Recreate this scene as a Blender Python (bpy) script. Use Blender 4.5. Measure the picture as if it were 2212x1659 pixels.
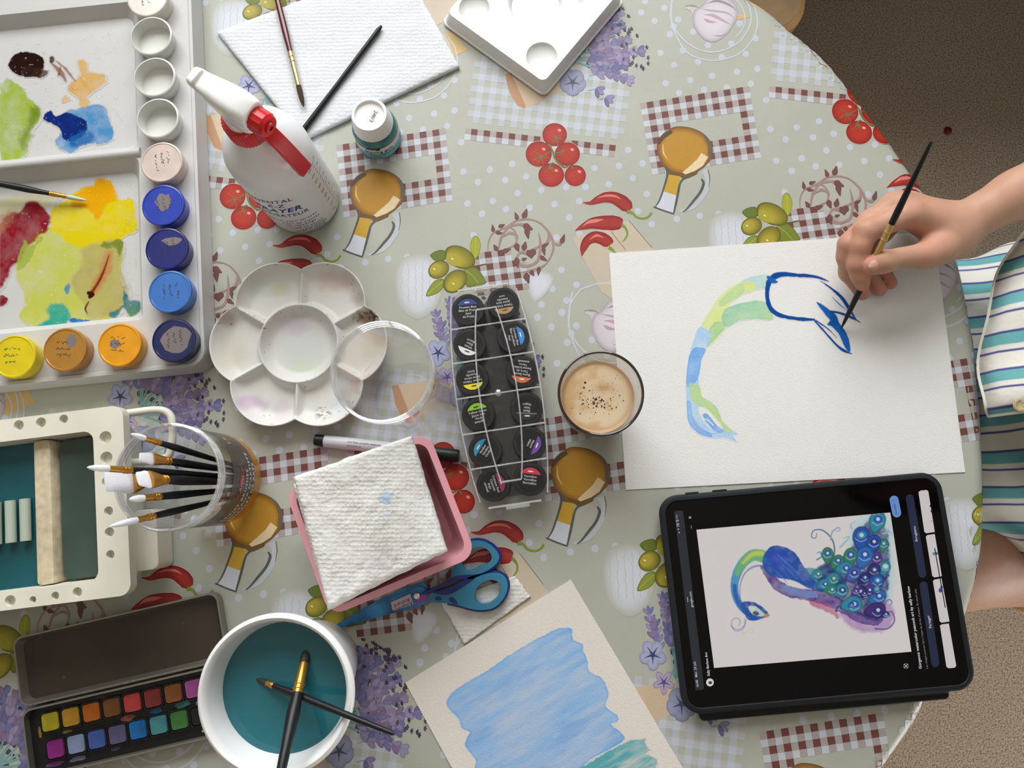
import bpy, bmesh, math, random
import numpy as np
from mathutils import Vector, Matrix
from mathutils.geometry import tessellate_polygon

for _o in list(bpy.data.objects):
    bpy.data.objects.remove(_o)
SC = bpy.context.scene
COL = SC.collection

# ------------------------------------------------------------------ camera
W, H = 2212.0, 1659.0
FPX = 1630.0                 # focal length in pixels of the 2212 px wide frame
ZT = 0.75                    # height of the table top
HC = 0.662                   # camera height above the table top
PITCH, ROLL = math.radians(8.5), math.radians(1.25)
RC = Matrix.Rotation(ROLL, 3, 'Y') @ Matrix.Rotation(PITCH, 3, 'X')
cam_d = bpy.data.cameras.new('camera')
cam_d.sensor_fit = 'HORIZONTAL'
cam_d.sensor_width = 36.0
cam_d.lens = FPX / W * 36.0
cam_d.clip_start = 0.01
cam = bpy.data.objects.new('camera', cam_d)
COL.objects.link(cam)
cam.matrix_world = Matrix.Translation((0, 0, ZT + HC)) @ RC.to_4x4()
SC.camera = cam

# ------------------------------------------------------------------ light and exposure
SC.view_settings.view_transform = 'Standard'
SC.view_settings.look = 'None'
SC.view_settings.exposure = 0.0
SC.view_settings.gamma = 1.0
SC.view_settings.use_curve_mapping = False
world = bpy.data.worlds.new('overcast_sky')
SC.world = world
world.use_nodes = True
world.node_tree.nodes['Background'].inputs[0].default_value = (0.80, 0.88, 1.0, 1)
world.node_tree.nodes['Background'].inputs[1].default_value = 0.5


def area_light(name, loc, target, sx, sy, power, color):
    d = bpy.data.lights.new(name, 'AREA')
    d.shape = 'RECTANGLE'; d.size = sx; d.size_y = sy
    d.energy = power; d.color = color
    o = bpy.data.objects.new(name, d)
    COL.objects.link(o)
    o.location = loc
    o.rotation_euler = (Vector(target) - Vector(loc)).to_track_quat('-Z', 'Y').to_euler()
    return o


WIN_Y, WALL_T = 1.12, 0.45        # inner face and thickness of the window wall
area_light('window_daylight', (-0.25, WIN_Y + WALL_T + 0.06, 1.76), (-0.20, 0.0, 1.25), 1.9, 1.45, 84.0, (0.97, 0.99, 1.0))
area_light('low_floor_fill', (2.28, -1.35, 0.40), (0.7, -0.45, 0.2), 1.2, 0.62, 42.0, (1.0, 0.98, 0.95))  # added low fill light, kept under table height to brighten only the carpet
SC.cycles.max_bounces = 6
SC.cycles.diffuse_bounces = 3
SC.cycles.glossy_bounces = 2
SC.cycles.transparent_max_bounces = 24
SC.cycles.use_adaptive_sampling = True
SC.cycles.adaptive_threshold = 0.05
SC.cycles.caustics_reflective = False
SC.cycles.caustics_refractive = False

# ------------------------------------------------------------------ helpers
def P(px, py, h=0.0):
    """Point of the real scene that lies h metres above the table top under a pixel of the 2212x1659 frame."""
    d = RC @ Vector(((px - W / 2) / FPX, -(py - H / 2) / FPX, -1.0))
    t = (HC - h) / (-d.z)
    return Vector((d.x * t, d.y * t, ZT + h))


_RC = np.array(RC)
def PN(x, y, h=0.0):
    """numpy version of P: arrays of pixels -> (N,3)."""
    x = np.asarray(x, float); y = np.asarray(y, float)
    d = np.stack([(x - W / 2) / FPX, -(y - H / 2) / FPX, -np.ones_like(x)], -1) @ _RC.T
    t = (HC - h) / (-d[..., 2])
    return np.stack([d[..., 0] * t, d[..., 1] * t, np.full_like(x, ZT) + h], -1)


def lin(r, g, b):
    f = lambda v: (v / 255.0) / 12.92 if v <= 10.3 else (((v / 255.0) + 0.055) / 1.055) ** 2.4
    return (f(r), f(g), f(b))


def hexc(s):
    s = s.lstrip('#')
    return lin(int(s[0:2], 16), int(s[2:4], 16), int(s[4:6], 16))


def smooth_line(pts, n=6, closed=False):
    """Catmull-Rom through the points (any dimension)."""
    p = [np.array(q, float) for q in pts]
    if len(p) < 3:
        return p
    out = []
    m = len(p)
    rng = range(m) if closed else range(m - 1)
    for i in rng:
        if closed:
            a, b, c, d = p[(i - 1) % m], p[i], p[(i + 1) % m], p[(i + 2) % m]
        else:
            a = p[i - 1] if i > 0 else 2 * p[0] - p[1]
            b, c = p[i], p[i + 1]
            d = p[i + 2] if i + 2 < m else 2 * p[-1] - p[-2]
        for k in range(n):
            t = k / n
            out.append(0.5 * ((2 * b) + (-a + c) * t + (2 * a - 5 * b + 4 * c - d) * t * t + (-a + 3 * b - 3 * c + d) * t ** 3))
    if not closed:
        out.append(p[-1])
    return out


class MB:
    """Collects vertices, faces and vertex colours of one mesh (world coordinates, metres)."""
    def __init__(self):
        self.v = []; self.f = []; self.c = []; self.n = 0

    def add(self, verts, faces, col=None):
        o = len(self.v)
        self.v.extend([tuple(q) for q in verts])
        self.f.extend([tuple(i + o for i in q) for q in faces])
        if col is None:
            col = (1, 1, 1)
        if len(col) == len(verts) and not isinstance(col[0], (int, float)):
            self.c.extend([tuple(q) for q in col])
        else:
            self.c.extend([tuple(col)] * len(verts))
        return o

    def box(self, c, sx, sy, sz, rz=0.0, col=None):
        """box standing on z=c.z, centred in x,y"""
        ca, sa = math.cos(rz), math.sin(rz)
        vs = []
        for z in (0, sz):
            for x, y in ((-sx / 2, -sy / 2), (sx / 2, -sy / 2), (sx / 2, sy / 2), (-sx / 2, sy / 2)):
                vs.append((c[0] + x * ca - y * sa, c[1] + x * sa + y * ca, c[2] + z))
        self.add(vs, [(3, 2, 1, 0), (4, 5, 6, 7), (0, 1, 5, 4), (1, 2, 6, 5), (2, 3, 7, 6), (3, 0, 4, 7)], col)

    def lathe(self, prof, c, seg=48, axis=(0, 0, 1), cap0=False, cap1=False, a0=0.0, a1=None, col=None):
        """revolve (r, h) profile around axis through c"""
        ax = Vector(axis).normalized()
        q = Vector((0, 0, 1)).rotation_difference(ax)
        full = a1 is None
        n = seg if full else seg + 1
        vs = []; cs = []
        for k, pr in enumerate(prof):
            r, h = pr[0], pr[1]
            for i in range(n):
                a = a0 + (2 * math.pi * i / seg if full else (a1 - a0) * i / seg)
                p = q @ Vector((r * math.cos(a), r * math.sin(a), h))
                vs.append((c[0] + p.x, c[1] + p.y, c[2] + p.z))
                if len(pr) > 2:
                    cs.append(pr[2])
        fs = []
        for k in range(len(prof) - 1):
            for i in range(seg):
                j = (i + 1) % n if full else i + 1
                fs.append((k * n + i, k * n + j, (k + 1) * n + j, (k + 1) * n + i))
        if cap0:
            fs.append(tuple(reversed(range(n))))
        if cap1:
            fs.append(tuple((len(prof) - 1) * n + i for i in range(n)))
        self.add(vs, fs, cs if cs else col)

    def tube(self, pts, rad, seg=10, caps=True, col=None, flat=1.0, flat_dir=None):
        """tube along 3d points; rad scalar or list; flat squashes across flat_dir"""
        pts = [Vector(p) for p in pts]
        m = len(pts)
        rads = [rad] * m if isinstance(rad, (int, float)) else list(rad)
        rings = []
        t0 = (pts[1] - pts[0]).normalized()
        up = Vector((0, 0, 1)) if abs(t0.z) < 0.9 else Vector((0, 1, 0))
        if flat_dir is not None:
            up = Vector(flat_dir)
        for i in range(m):
            t = (pts[min(i + 1, m - 1)] - pts[max(i - 1, 0)]).normalized()
            s = t.cross(up)
            if s.length < 1e-6:
                s = t.orthogonal()
            s.normalize()
            u = s.cross(t).normalized()
            if flat_dir is None:
                up = u
            rings.append([pts[i] + (s * math.cos(a) + u * math.sin(a) * flat) * rads[i] for a in [2 * math.pi * k / seg for k in range(seg)]])
        vs = [p for r in rings for p in r]
        fs = []
        for i in range(m - 1):
            for k in range(seg):
                j = (k + 1) % seg
                fs.append((i * seg + k, i * seg + j, (i + 1) * seg + j, (i + 1) * seg + k))
        if caps:
            fs.append(tuple(reversed(range(seg))))
            fs.append(tuple((m - 1) * seg + k for k in range(seg)))
        self.add(vs, fs, col)

    def loft(self, rings, cap0=True, cap1=True, closed=True, col=None):
        n = len(rings[0])
        vs = [p for r in rings for p in r]
        fs = []
        for i in range(len(rings) - 1):
            for k in range(n if closed else n - 1):
                j = (k + 1) % n
                fs.append((i * n + k, i * n + j, (i + 1) * n + j, (i + 1) * n + k))
        if cap0:
            fs.append(tuple(reversed(range(n))))
        if cap1:
            fs.append(tuple((len(rings) - 1) * n + k for k in range(n)))
        self.add(vs, fs, col)

    def prism(self, poly, z0, z1, col=None):
        """poly: list of (x,y) counter-clockwise, extruded from z0 to z1 (concave allowed)"""
        n = len(poly)
        vs = [(p[0], p[1], z0) for p in poly] + [(p[0], p[1], z1) for p in poly]
        fs = [(k, (k + 1) % n, n + (k + 1) % n, n + k) for k in range(n)]
        fs.append(tuple(n + k for k in range(n)))
        fs.append(tuple(reversed(range(n))))
        self.add(vs, fs, col)

    def flat(self, poly, z, col=None):
        """flat polygon (concave allowed) with per-face triangles"""
        tri = tessellate_polygon([[Vector((p[0], p[1], 0)) for p in poly]])
        fs = []
        for t in tri:
            a, b, c = [Vector((poly[i][0], poly[i][1])) for i in t]
            cr = (b - a).x * (c - a).y - (b - a).y * (c - a).x
            fs.append(t if cr > 0 else (t[0], t[2], t[1]))
        self.add([(p[0], p[1], z) for p in poly], fs, col)

    def build(self, name, mat, parent=None, origin=None, smooth=True, angle=40, bevel=None, subd=0, solid=None, weld=False):
        me = bpy.data.meshes.new(name)
        if origin is None:
            origin = Vector((0, 0, 0)) if parent is None else Vector(parent['_org'])
        if origin == 'auto':
            a = np.array(self.v)
            origin = Vector(((a[:, 0].min() + a[:, 0].max()) / 2, (a[:, 1].min() + a[:, 1].max()) / 2, a[:, 2].min()))
        origin = Vector(origin)
        vv = np.array(self.v, float) - np.array(origin)
        me.from_pydata([tuple(q) for q in vv], [], self.f)
        at = me.color_attributes.new('Col', 'FLOAT_COLOR', 'POINT')
        cc = np.ones((len(self.v), 4), np.float32)
        cc[:, :3] = np.array(self.c, np.float32)[:, :3]
        at.data.foreach_set('color', cc.ravel())
        if weld:
            bm = bmesh.new(); bm.from_mesh(me)
            bmesh.ops.remove_doubles(bm, verts=bm.verts, dist=1e-6)
            bmesh.ops.recalc_face_normals(bm, faces=bm.faces)
            bm.to_mesh(me); bm.free()
        me.update()
        o = bpy.data.objects.new(name, me)
        COL.objects.link(o)
        if parent is not None:
            o.parent = parent
            pl = Vector(parent['_org'])
            o.location = origin - pl
        else:
            o.location = origin
        o['_org'] = tuple(origin)
        if mat is not None:
            me.materials.append(mat)
        if smooth:
            me.shade_smooth()
            if angle is not None and bevel is None and not subd:
                me.set_sharp_from_angle(angle=math.radians(angle))
        if bevel:
            b = o.modifiers.new('bevel', 'BEVEL')
            b.width = bevel; b.segments = 3; b.limit_method = 'ANGLE'; b.angle_limit = math.radians(35)
            b.harden_normals = True
        if subd:
            s = o.modifiers.new('subsurf', 'SUBSURF'); s.levels = subd; s.render_levels = subd
        if solid:
            s = o.modifiers.new('solidify', 'SOLIDIFY'); s.thickness = solid; s.offset = -1
        return o


def thing(name, label, cat, loc, group=None):
    o = bpy.data.objects.new(name, None)
    COL.objects.link(o)
    o.location = loc
    o.empty_display_size = 0.02
    o['_org'] = tuple(loc)
    return tag(o, label, cat, group)


def tag(o, label, cat, group=None, kind=None):
    o['label'] = label; o['category'] = cat
    if group: o['group'] = group
    if kind: o['kind'] = kind
    return o


def structure(o):
    o['kind'] = 'structure'
    return o

# ------------------------------------------------------------------ materials
_mats = {}
def mat(name, col=None, rough=0.5, spec=0.5, attr=False, noise=None, bump=None, coat=0.0, metal=0.0, emis=None, sss=0.0, sheen=0.0, trans=0.0, ior=1.45, attr_emit=0.0):
    """principled material. noise=(scale, amount) varies the colour, bump=(scale, strength, distance)"""
    if name in _mats:
        return _mats[name]
    m = bpy.data.materials.new(name)
    m.use_nodes = True
    nt = m.node_tree
    b = nt.nodes['Principled BSDF']
    b.inputs['Roughness'].default_value = rough
    b.inputs['Specular IOR Level'].default_value = spec
    b.inputs['Metallic'].default_value = metal
    b.inputs['Coat Weight'].default_value = coat
    b.inputs['Coat Roughness'].default_value = 0.15
    b.inputs['IOR'].default_value = ior
    b.inputs['Transmission Weight'].default_value = trans
    if sss:
        b.inputs['Subsurface Weight'].default_value = sss
        b.inputs['Subsurface Radius'].default_value = (0.012, 0.005, 0.003)
        b.inputs['Subsurface Scale'].default_value = 0.6
    if sheen:
        b.inputs['Sheen Weight'].default_value = sheen
    src = None
    tc = nt.nodes.new('ShaderNodeTexCoord')
    if attr or attr_emit:
        a = nt.nodes.new('ShaderNodeAttribute'); a.attribute_name = 'Col'
        src = a.outputs['Color']
    if col is not None:
        b.inputs['Base Color'].default_value = (*col, 1)
    if noise:
        n = nt.nodes.new('ShaderNodeTexNoise'); n.inputs['Scale'].default_value = noise[0]; n.inputs['Detail'].default_value = 3
        nt.links.new(tc.outputs['Object'], n.inputs['Vector'])
        mr = nt.nodes.new('ShaderNodeMapRange')
        mr.inputs['From Min'].default_value = 0.3; mr.inputs['From Max'].default_value = 0.7
        mr.inputs['To Min'].default_value = 1 - noise[1]; mr.inputs['To Max'].default_value = 1 + noise[1]
        nt.links.new(n.outputs['Fac'], mr.inputs['Value'])
        mx = nt.nodes.new('ShaderNodeMix'); mx.data_type = 'RGBA'; mx.blend_type = 'MULTIPLY'
        mx.inputs[0].default_value = 1.0
        if src is not None:
            nt.links.new(src, mx.inputs[6])
        else:
            mx.inputs[6].default_value = (*col, 1)
        nt.links.new(mr.outputs['Result'], mx.inputs[7])
        src = mx.outputs[2]
    if src is not None:
        nt.links.new(src, b.inputs['Base Color'])
    if emis:
        b.inputs['Emission Color'].default_value = (*emis[0], 1)
        b.inputs['Emission Strength'].default_value = emis[1]
    if attr_emit:
        nt.links.new(src, b.inputs['Emission Color'])
        b.inputs['Emission Strength'].default_value = attr_emit
        for l in list(b.inputs['Base Color'].links):
            nt.links.remove(l)
        b.inputs['Base Color'].default_value = (0.01, 0.01, 0.012, 1)
    if bump:
        n = nt.nodes.new('ShaderNodeTexNoise'); n.inputs['Scale'].default_value = bump[0]; n.inputs['Detail'].default_value = 4
        nt.links.new(tc.outputs['Object'], n.inputs['Vector'])
        bp = nt.nodes.new('ShaderNodeBump'); bp.inputs['Strength'].default_value = bump[1]; bp.inputs['Distance'].default_value = bump[2]
        nt.links.new(n.outputs['Fac'], bp.inputs['Height'])
        nt.links.new(bp.outputs['Normal'], b.inputs['Normal'])
    _mats[name] = m
    return m


def clear_mat(name, tint=(1, 1, 1), base=0.06, edge=0.75, rough=0.06, haze=None):
    """clear plastic or thin glass: transparent, with a fresnel gloss and an optional milky haze colour"""
    if name in _mats:
        return _mats[name]
    m = bpy.data.materials.new(name); m.use_nodes = True
    nt = m.node_tree; nt.nodes.clear()
    out = nt.nodes.new('ShaderNodeOutputMaterial')
    tr = nt.nodes.new('ShaderNodeBsdfTransparent'); tr.inputs[0].default_value = (*tint, 1)
    gl = nt.nodes.new('ShaderNodeBsdfGlossy'); gl.inputs['Roughness'].default_value = rough
    gl.inputs[0].default_value = (0.95, 0.95, 0.97, 1)
    lw_ = nt.nodes.new('ShaderNodeLayerWeight'); lw_.inputs['Blend'].default_value = 0.5
    lw = nt.nodes.new('ShaderNodeMath'); lw.operation = 'POWER'; lw.inputs[1].default_value = 4.0
    nt.links.new(lw_.outputs['Facing'], lw.inputs[0])
    mr = nt.nodes.new('ShaderNodeMapRange')
    mr.inputs['To Min'].default_value = base; mr.inputs['To Max'].default_value = edge
    nt.links.new(lw.outputs[0], mr.inputs['Value'])
    mx = nt.nodes.new('ShaderNodeMixShader')
    nt.links.new(mr.outputs['Result'], mx.inputs[0])
    first = tr.outputs[0]
    if haze:
        df = nt.nodes.new('ShaderNodeBsdfDiffuse'); df.inputs[0].default_value = (*haze[0], 1)
        m2 = nt.nodes.new('ShaderNodeMixShader'); m2.inputs[0].default_value = haze[1]
        nt.links.new(tr.outputs[0], m2.inputs[1]); nt.links.new(df.outputs[0], m2.inputs[2])
        first = m2.outputs[0]
    nt.links.new(first, mx.inputs[1]); nt.links.new(gl.outputs[0], mx.inputs[2])
    nt.links.new(mx.outputs[0], out.inputs[0])
    _mats[name] = m
    return m


# ------------------------------------------------------------------ lettering
_glyph = {}
def text2d(s, size=1.0, bold=0.0, shear=0.0, align='LEFT', spacing=1.0):
    """flat lettering: list of (x, y) and faces"""
    key = (s, bold, shear, align, spacing)
    if key not in _glyph:
        cu = bpy.data.curves.new('lettering', 'FONT')
        cu.body = s; cu.size = 1.0; cu.offset = bold; cu.shear = shear; cu.align_x = align
        cu.space_character = spacing
        cu.resolution_u = 2; cu.fill_mode = 'FRONT'
        o = bpy.data.objects.new('lettering', cu)
        COL.objects.link(o)
        dg = bpy.context.evaluated_depsgraph_get()
        me = o.evaluated_get(dg).to_mesh()
        v = [(q.co.x, q.co.y) for q in me.vertices]
        f = [tuple(p.vertices) for p in me.polygons]
        o.evaluated_get(dg).to_mesh_clear()
        bpy.data.objects.remove(o); bpy.data.curves.remove(cu)
        _glyph[key] = (v, f)
    v, f = _glyph[key]
    return [(a * size, b * size) for a, b in v], f


def text_flat(mb, s, origin, xdir, size, z, col, **kw):
    """lettering lying flat at height z; origin (x,y), xdir reading direction in the plane"""
    v, f = text2d(s, size, **kw)
    dx = Vector((xdir[0], xdir[1])).normalized()
    dy = Vector((-dx.y, dx.x))
    mb.add([(origin[0] + dx.x * a + dy.x * b, origin[1] + dx.y * a + dy.y * b, z) for a, b in v], f, col)


def text_cyl(mb, s, centre, r, ang, zbase, size, col, **kw):
    """lettering wrapped on an upright cylinder; ang = angle of the text origin"""
    v, f = text2d(s, size, **kw)
    mb.add([(centre[0] + r * math.cos(ang + a / r), centre[1] + r * math.sin(ang + a / r), zbase + b) for a, b in v], f, col)


# ------------------------------------------------------------------ painting helpers (numpy)
def _hash(ix, iy, seed):
    h = (ix.astype(np.int64) * 374761393 + iy.astype(np.int64) * 668265263 + seed * 1442695041) & 0x7fffffff
    h = (h ^ (h >> 13)) * 1274126177 & 0x7fffffff
    return ((h ^ (h >> 16)) & 0xffff) / 65535.0


def vnoise(x, y, scale, seed=0):
    x = x / scale; y = y / scale
    ix = np.floor(x); iy = np.floor(y)
    fx = x - ix; fy = y - iy
    fx = fx * fx * (3 - 2 * fx); fy = fy * fy * (3 - 2 * fy)
    a = _hash(ix, iy, seed); b = _hash(ix + 1, iy, seed); c = _hash(ix, iy + 1, seed); d = _hash(ix + 1, iy + 1, seed)
    return (a * (1 - fx) + b * fx) * (1 - fy) + (c * (1 - fx) + d * fx) * fy


def fbm(x, y, scale, seed=0, oct=4):
    s = 0; amp = 0.5; tot = 0
    for k in range(oct):
        s = s + amp * vnoise(x, y, scale / 2 ** k, seed + k * 17); tot += amp; amp *= 0.55
    return s / tot


def sd_poly(x, y, pts):
    """signed distance (negative inside) to a polygon"""
    d = np.full(x.shape, 1e9); s = np.ones(x.shape)
    n = len(pts)
    for i in range(n):
        ax, ay = pts[i]; bx, by = pts[(i + 1) % n]
        ex, ey = bx - ax, by - ay
        wx, wy = x - ax, y - ay
        t = np.clip((wx * ex + wy * ey) / (ex * ex + ey * ey + 1e-12), 0, 1)
        d = np.minimum(d, (wx - ex * t) ** 2 + (wy - ey * t) ** 2)
        c1 = y >= ay; c2 = y < by; c3 = ex * wy > ey * wx
        flip = (c1 & c2 & c3) | (~c1 & ~c2 & ~c3)
        s = np.where(flip, -s, s)
    return s * np.sqrt(d)


def sd_line(x, y, pts, wid):
    """distance to a polyline minus its (varying) half width"""
    d = np.full(x.shape, 1e9)
    n = len(pts)
    ws = [wid] * n if isinstance(wid, (int, float)) else list(wid)
    for i in range(n - 1):
        ax, ay = pts[i][0], pts[i][1]; bx, by = pts[i + 1][0], pts[i + 1][1]
        ex, ey = bx - ax, by - ay
        wx, wy = x - ax, y - ay
        t = np.clip((wx * ex + wy * ey) / (ex * ex + ey * ey + 1e-12), 0, 1)
        d = np.minimum(d, np.sqrt((wx - ex * t) ** 2 + (wy - ey * t) ** 2) - (ws[i] + (ws[i + 1] - ws[i]) * t))
    return d


def sstep(a, b, x):
    t = np.clip((x - a) / (b - a), 0, 1)
    return t * t * (3 - 2 * t)


class Canvas:
    """pixel-addressed colour field; becomes a fine vertex-coloured mesh lying on a real plane"""
    def __init__(self, x0, y0, x1, y1, step, bg):
        self.xs = np.arange(x0, x1 + step * 0.5, step); self.ys = np.arange(y0, y1 + step * 0.5, step)
        self.x, self.y = np.meshgrid(self.xs, self.ys)
        self.rgb = np.empty(self.x.shape + (3,)); self.rgb[:] = bg
        self.a = np.zeros(self.x.shape)

    def paint(self, alpha, col):
        alpha = np.clip(alpha, 0, 1)
        col = np.asarray(col, float)
        self.rgb += (col - self.rgb) * alpha[..., None]
        self.a = np.maximum(self.a, alpha)

    def fill(self, pts, col, soft=1.2, alpha=1.0, wob=0.0, wscale=12, seed=1):
        qa = np.array([p[:2] for p in pts]); m = soft + abs(wob) + 1
        i0, i1 = np.searchsorted(self.xs, [qa[:, 0].min() - m, qa[:, 0].max() + m]); j0, j1 = np.searchsorted(self.ys, [qa[:, 1].min() - m, qa[:, 1].max() + m])
        if i1 <= i0 or j1 <= j0:
            return
        S = (slice(j0, j1), slice(i0, i1)); X, Y = self.x[S], self.y[S]
        d = sd_poly(X, Y, pts)
        if wob:
            d = d + (fbm(X, Y, wscale, seed) - 0.5) * wob
        a = np.clip(sstep(soft, -soft, d) * alpha, 0, 1)
        self.rgb[S] += (np.asarray(col, float) - self.rgb[S]) * a[..., None]
        self.a[S] = np.maximum(self.a[S], a)

    def line(self, pts, w, col, soft=1.0, alpha=1.0, smooth=4, wob=0.0, seed=1):
        n0 = len(pts)
        q = smooth_line(pts, smooth) if n0 > 2 else [np.array(p, float) for p in pts]
        if not isinstance(w, (int, float)):
            w = np.interp(np.linspace(0, 1, len(q)), np.linspace(0, 1, len(w)), w)
        qa = np.array([p[:2] for p in q]); m = (w if isinstance(w, (int, float)) else max(w)) + soft + abs(wob) + 1
        i0, i1 = np.searchsorted(self.xs, [qa[:, 0].min() - m, qa[:, 0].max() + m]); j0, j1 = np.searchsorted(self.ys, [qa[:, 1].min() - m, qa[:, 1].max() + m])
        if i1 <= i0 or j1 <= j0:
            return
        S = (slice(j0, j1), slice(i0, i1)); X, Y = self.x[S], self.y[S]
        d = sd_line(X, Y, q, w if isinstance(w, (int, float)) else list(w))
        if wob:
            d = d + (fbm(X, Y, 8, seed) - 0.5) * wob
        a = np.clip(sstep(soft, -soft, d) * alpha, 0, 1)
        self.rgb[S] += (np.asarray(col, float) - self.rgb[S]) * a[..., None]
        self.a[S] = np.maximum(self.a[S], a)

    def mesh(self, name, material, parent, h, mask=None, thresh=0.004):
        """cells whose corners carry paint become quads at height h above the table"""
        ny, nx = self.x.shape
        if mask is None:
            mask = self.a > thresh
        cell = mask[:-1, :-1] | mask[1:, :-1] | mask[:-1, 1:] | mask[1:, 1:]
        jj, ii = np.nonzero(cell)
        idx = np.stack([jj * nx + ii, (jj + 1) * nx + ii, (jj + 1) * nx + ii + 1, jj * nx + ii + 1], -1)
        used, inv = np.unique(idx.ravel(), return_inverse=True)
        faces = inv.reshape(-1, 4)
        if callable(h):
            pts = h(self.x.ravel()[used], self.y.ravel()[used])
        else:
            pts = PN(self.x.ravel()[used], self.y.ravel()[used], h)
        cols = self.rgb.reshape(-1, 3)[used]
        return grid_mesh(name, pts, faces, cols, material, parent)


def grid_mesh(name, pts, faces, cols, material, parent=None, origin=None, smooth=True):
    """numpy mesh: pts (N,3) world, faces (M,4), cols (N,3) linear"""
    if origin is None:
        origin = parent['_org'] if parent is not None else (0, 0, 0)
    me = bpy.data.meshes.new(name)
    n = len(pts); m = len(faces); k = faces.shape[1]
    me.vertices.add(n)
    me.vertices.foreach_set('co', (np.asarray(pts, np.float32) - np.array(origin, np.float32)).ravel())
    me.loops.add(m * k)
    me.loops.foreach_set('vertex_index', np.asarray(faces, np.int32).ravel())
    me.polygons.add(m)
    me.polygons.foreach_set('loop_start', np.arange(0, m * k, k, dtype=np.int32))
    try:
        me.polygons.foreach_set('loop_total', np.full(m, k, np.int32))
    except Exception:
        pass
    me.update(calc_edges=True)
    if cols is not None:
        at = me.color_attributes.new('Col', 'FLOAT_COLOR', 'POINT')
        cc = np.ones((n, 4), np.float32); cc[:, :3] = cols
        at.data.foreach_set('color', cc.ravel())
    me.validate()
    if smooth:
        me.shade_smooth()
    o = bpy.data.objects.new(name, me)
    COL.objects.link(o)
    if parent is not None:
        o.parent = parent
        o.location = Vector(origin) - Vector(parent['_org'])
    else:
        o.location = origin
    o['_org'] = tuple(origin)
    if material is not None:
        me.materials.append(material)
    return o


class Fr:
    """flat frame on the table: millimetres -> world x, y"""
    def __init__(self, o, a, b, h):
        self.o = P(o[0], o[1], h)
        d = P(b[0], b[1], h) - P(a[0], a[1], h)
        self.ex = Vector((d.x, d.y)).normalized(); self.ey = Vector((-self.ex.y, self.ex.x))
        self.ang = math.atan2(self.ex.y, self.ex.x)
    def __call__(self, x, y):
        return (self.o.x + (self.ex.x * x + self.ey.x * y) / 1000, self.o.y + (self.ex.y * x + self.ey.y * y) / 1000)
    def at(self, x, y, h):
        q = self(x, y)
        return Vector((q[0], q[1], ZT + h))
    def loop(self, pts):
        return [self(*p) for p in pts]


def rrect(x0, y0, x1, y1, r, n=6):
    out = []
    for cx, cy, a0 in ((x1 - r, y0 + r, -90), (x1 - r, y1 - r, 0), (x0 + r, y1 - r, 90), (x0 + r, y0 + r, 180)):
        for k in range(n + 1):
            a = math.radians(a0 + 90 * k / n)
            out.append((cx + r * math.cos(a), cy + r * math.sin(a)))
    return out


def circ(cx, cy, r, n=32):
    return [(cx + r * math.cos(2 * math.pi * k / n), cy + r * math.sin(2 * math.pi * k / n)) for k in range(n)]


def plate(mb, outer, holes, z, col=None):
    """flat face with holes at height z (loops of world x,y)"""
    loops = [[Vector((p[0], p[1], 0)) for p in outer]] + [[Vector((p[0], p[1], 0)) for p in h] for h in holes]
    flat = [p for l in loops for p in l]
    tri = tessellate_polygon(loops)
    fs = []
    for t in tri:
        a, b, c = [flat[i] for i in t]
        fs.append(t if ((b - a).cross(c - a)).z > 0 else (t[0], t[2], t[1]))
    mb.add([(p.x, p.y, z) for p in flat], fs, col)


def wall(mb, l0, z0, l1, z1, col=None):
    n = len(l0)
    mb.add([(p[0], p[1], z0) for p in l0] + [(p[0], p[1], z1) for p in l1], [(k, (k + 1) % n, n + (k + 1) % n, n + k) for k in range(n)], col)


def scribble(mb, f, x0, y0, w, rows, rowh, z, col, seed, lw=0.35):
    """rows of small pen strokes (illegible handwriting); f maps local mm to world x,y"""
    rnd = random.Random(seed)
    for r in range(rows):
        x = x0 + rnd.uniform(0, w * 0.15); y = y0 - r * rowh
        end = x0 + w * rnd.uniform(0.75, 1.0)
        pts = []
        while x < end:
            pts.append(np.array((x, y + rnd.uniform(-0.35, 0.6) * rowh * 0.55)))
            x += rnd.uniform(0.3, 0.9)
            if rnd.random() < 0.13 and len(pts) > 2:
                ribbon(mb, f, pts, lw, z, col); pts = []; x += 0.7
        if len(pts) > 2:
            ribbon(mb, f, pts, lw, z, col)


def ribbon(mb, f, pts, lw, z, col):
    q = smooth_line(pts, 2); m = len(q)
    L = []; R_ = []
    for i in range(m):
        t = q[min(i + 1, m - 1)] - q[max(i - 1, 0)]; t = t / (np.linalg.norm(t) + 1e-9)
        n = np.array((-t[1], t[0])) * lw / 2
        L.append(q[i] + n); R_.append(q[i] - n)
    vs = [(*f(p[0], p[1]), z) for p in L] + [(*f(p[0], p[1]), z) for p in R_]
    mb.add(vs, [(m + i, m + i + 1, i + 1, i) for i in range(m - 1)], col)


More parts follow.
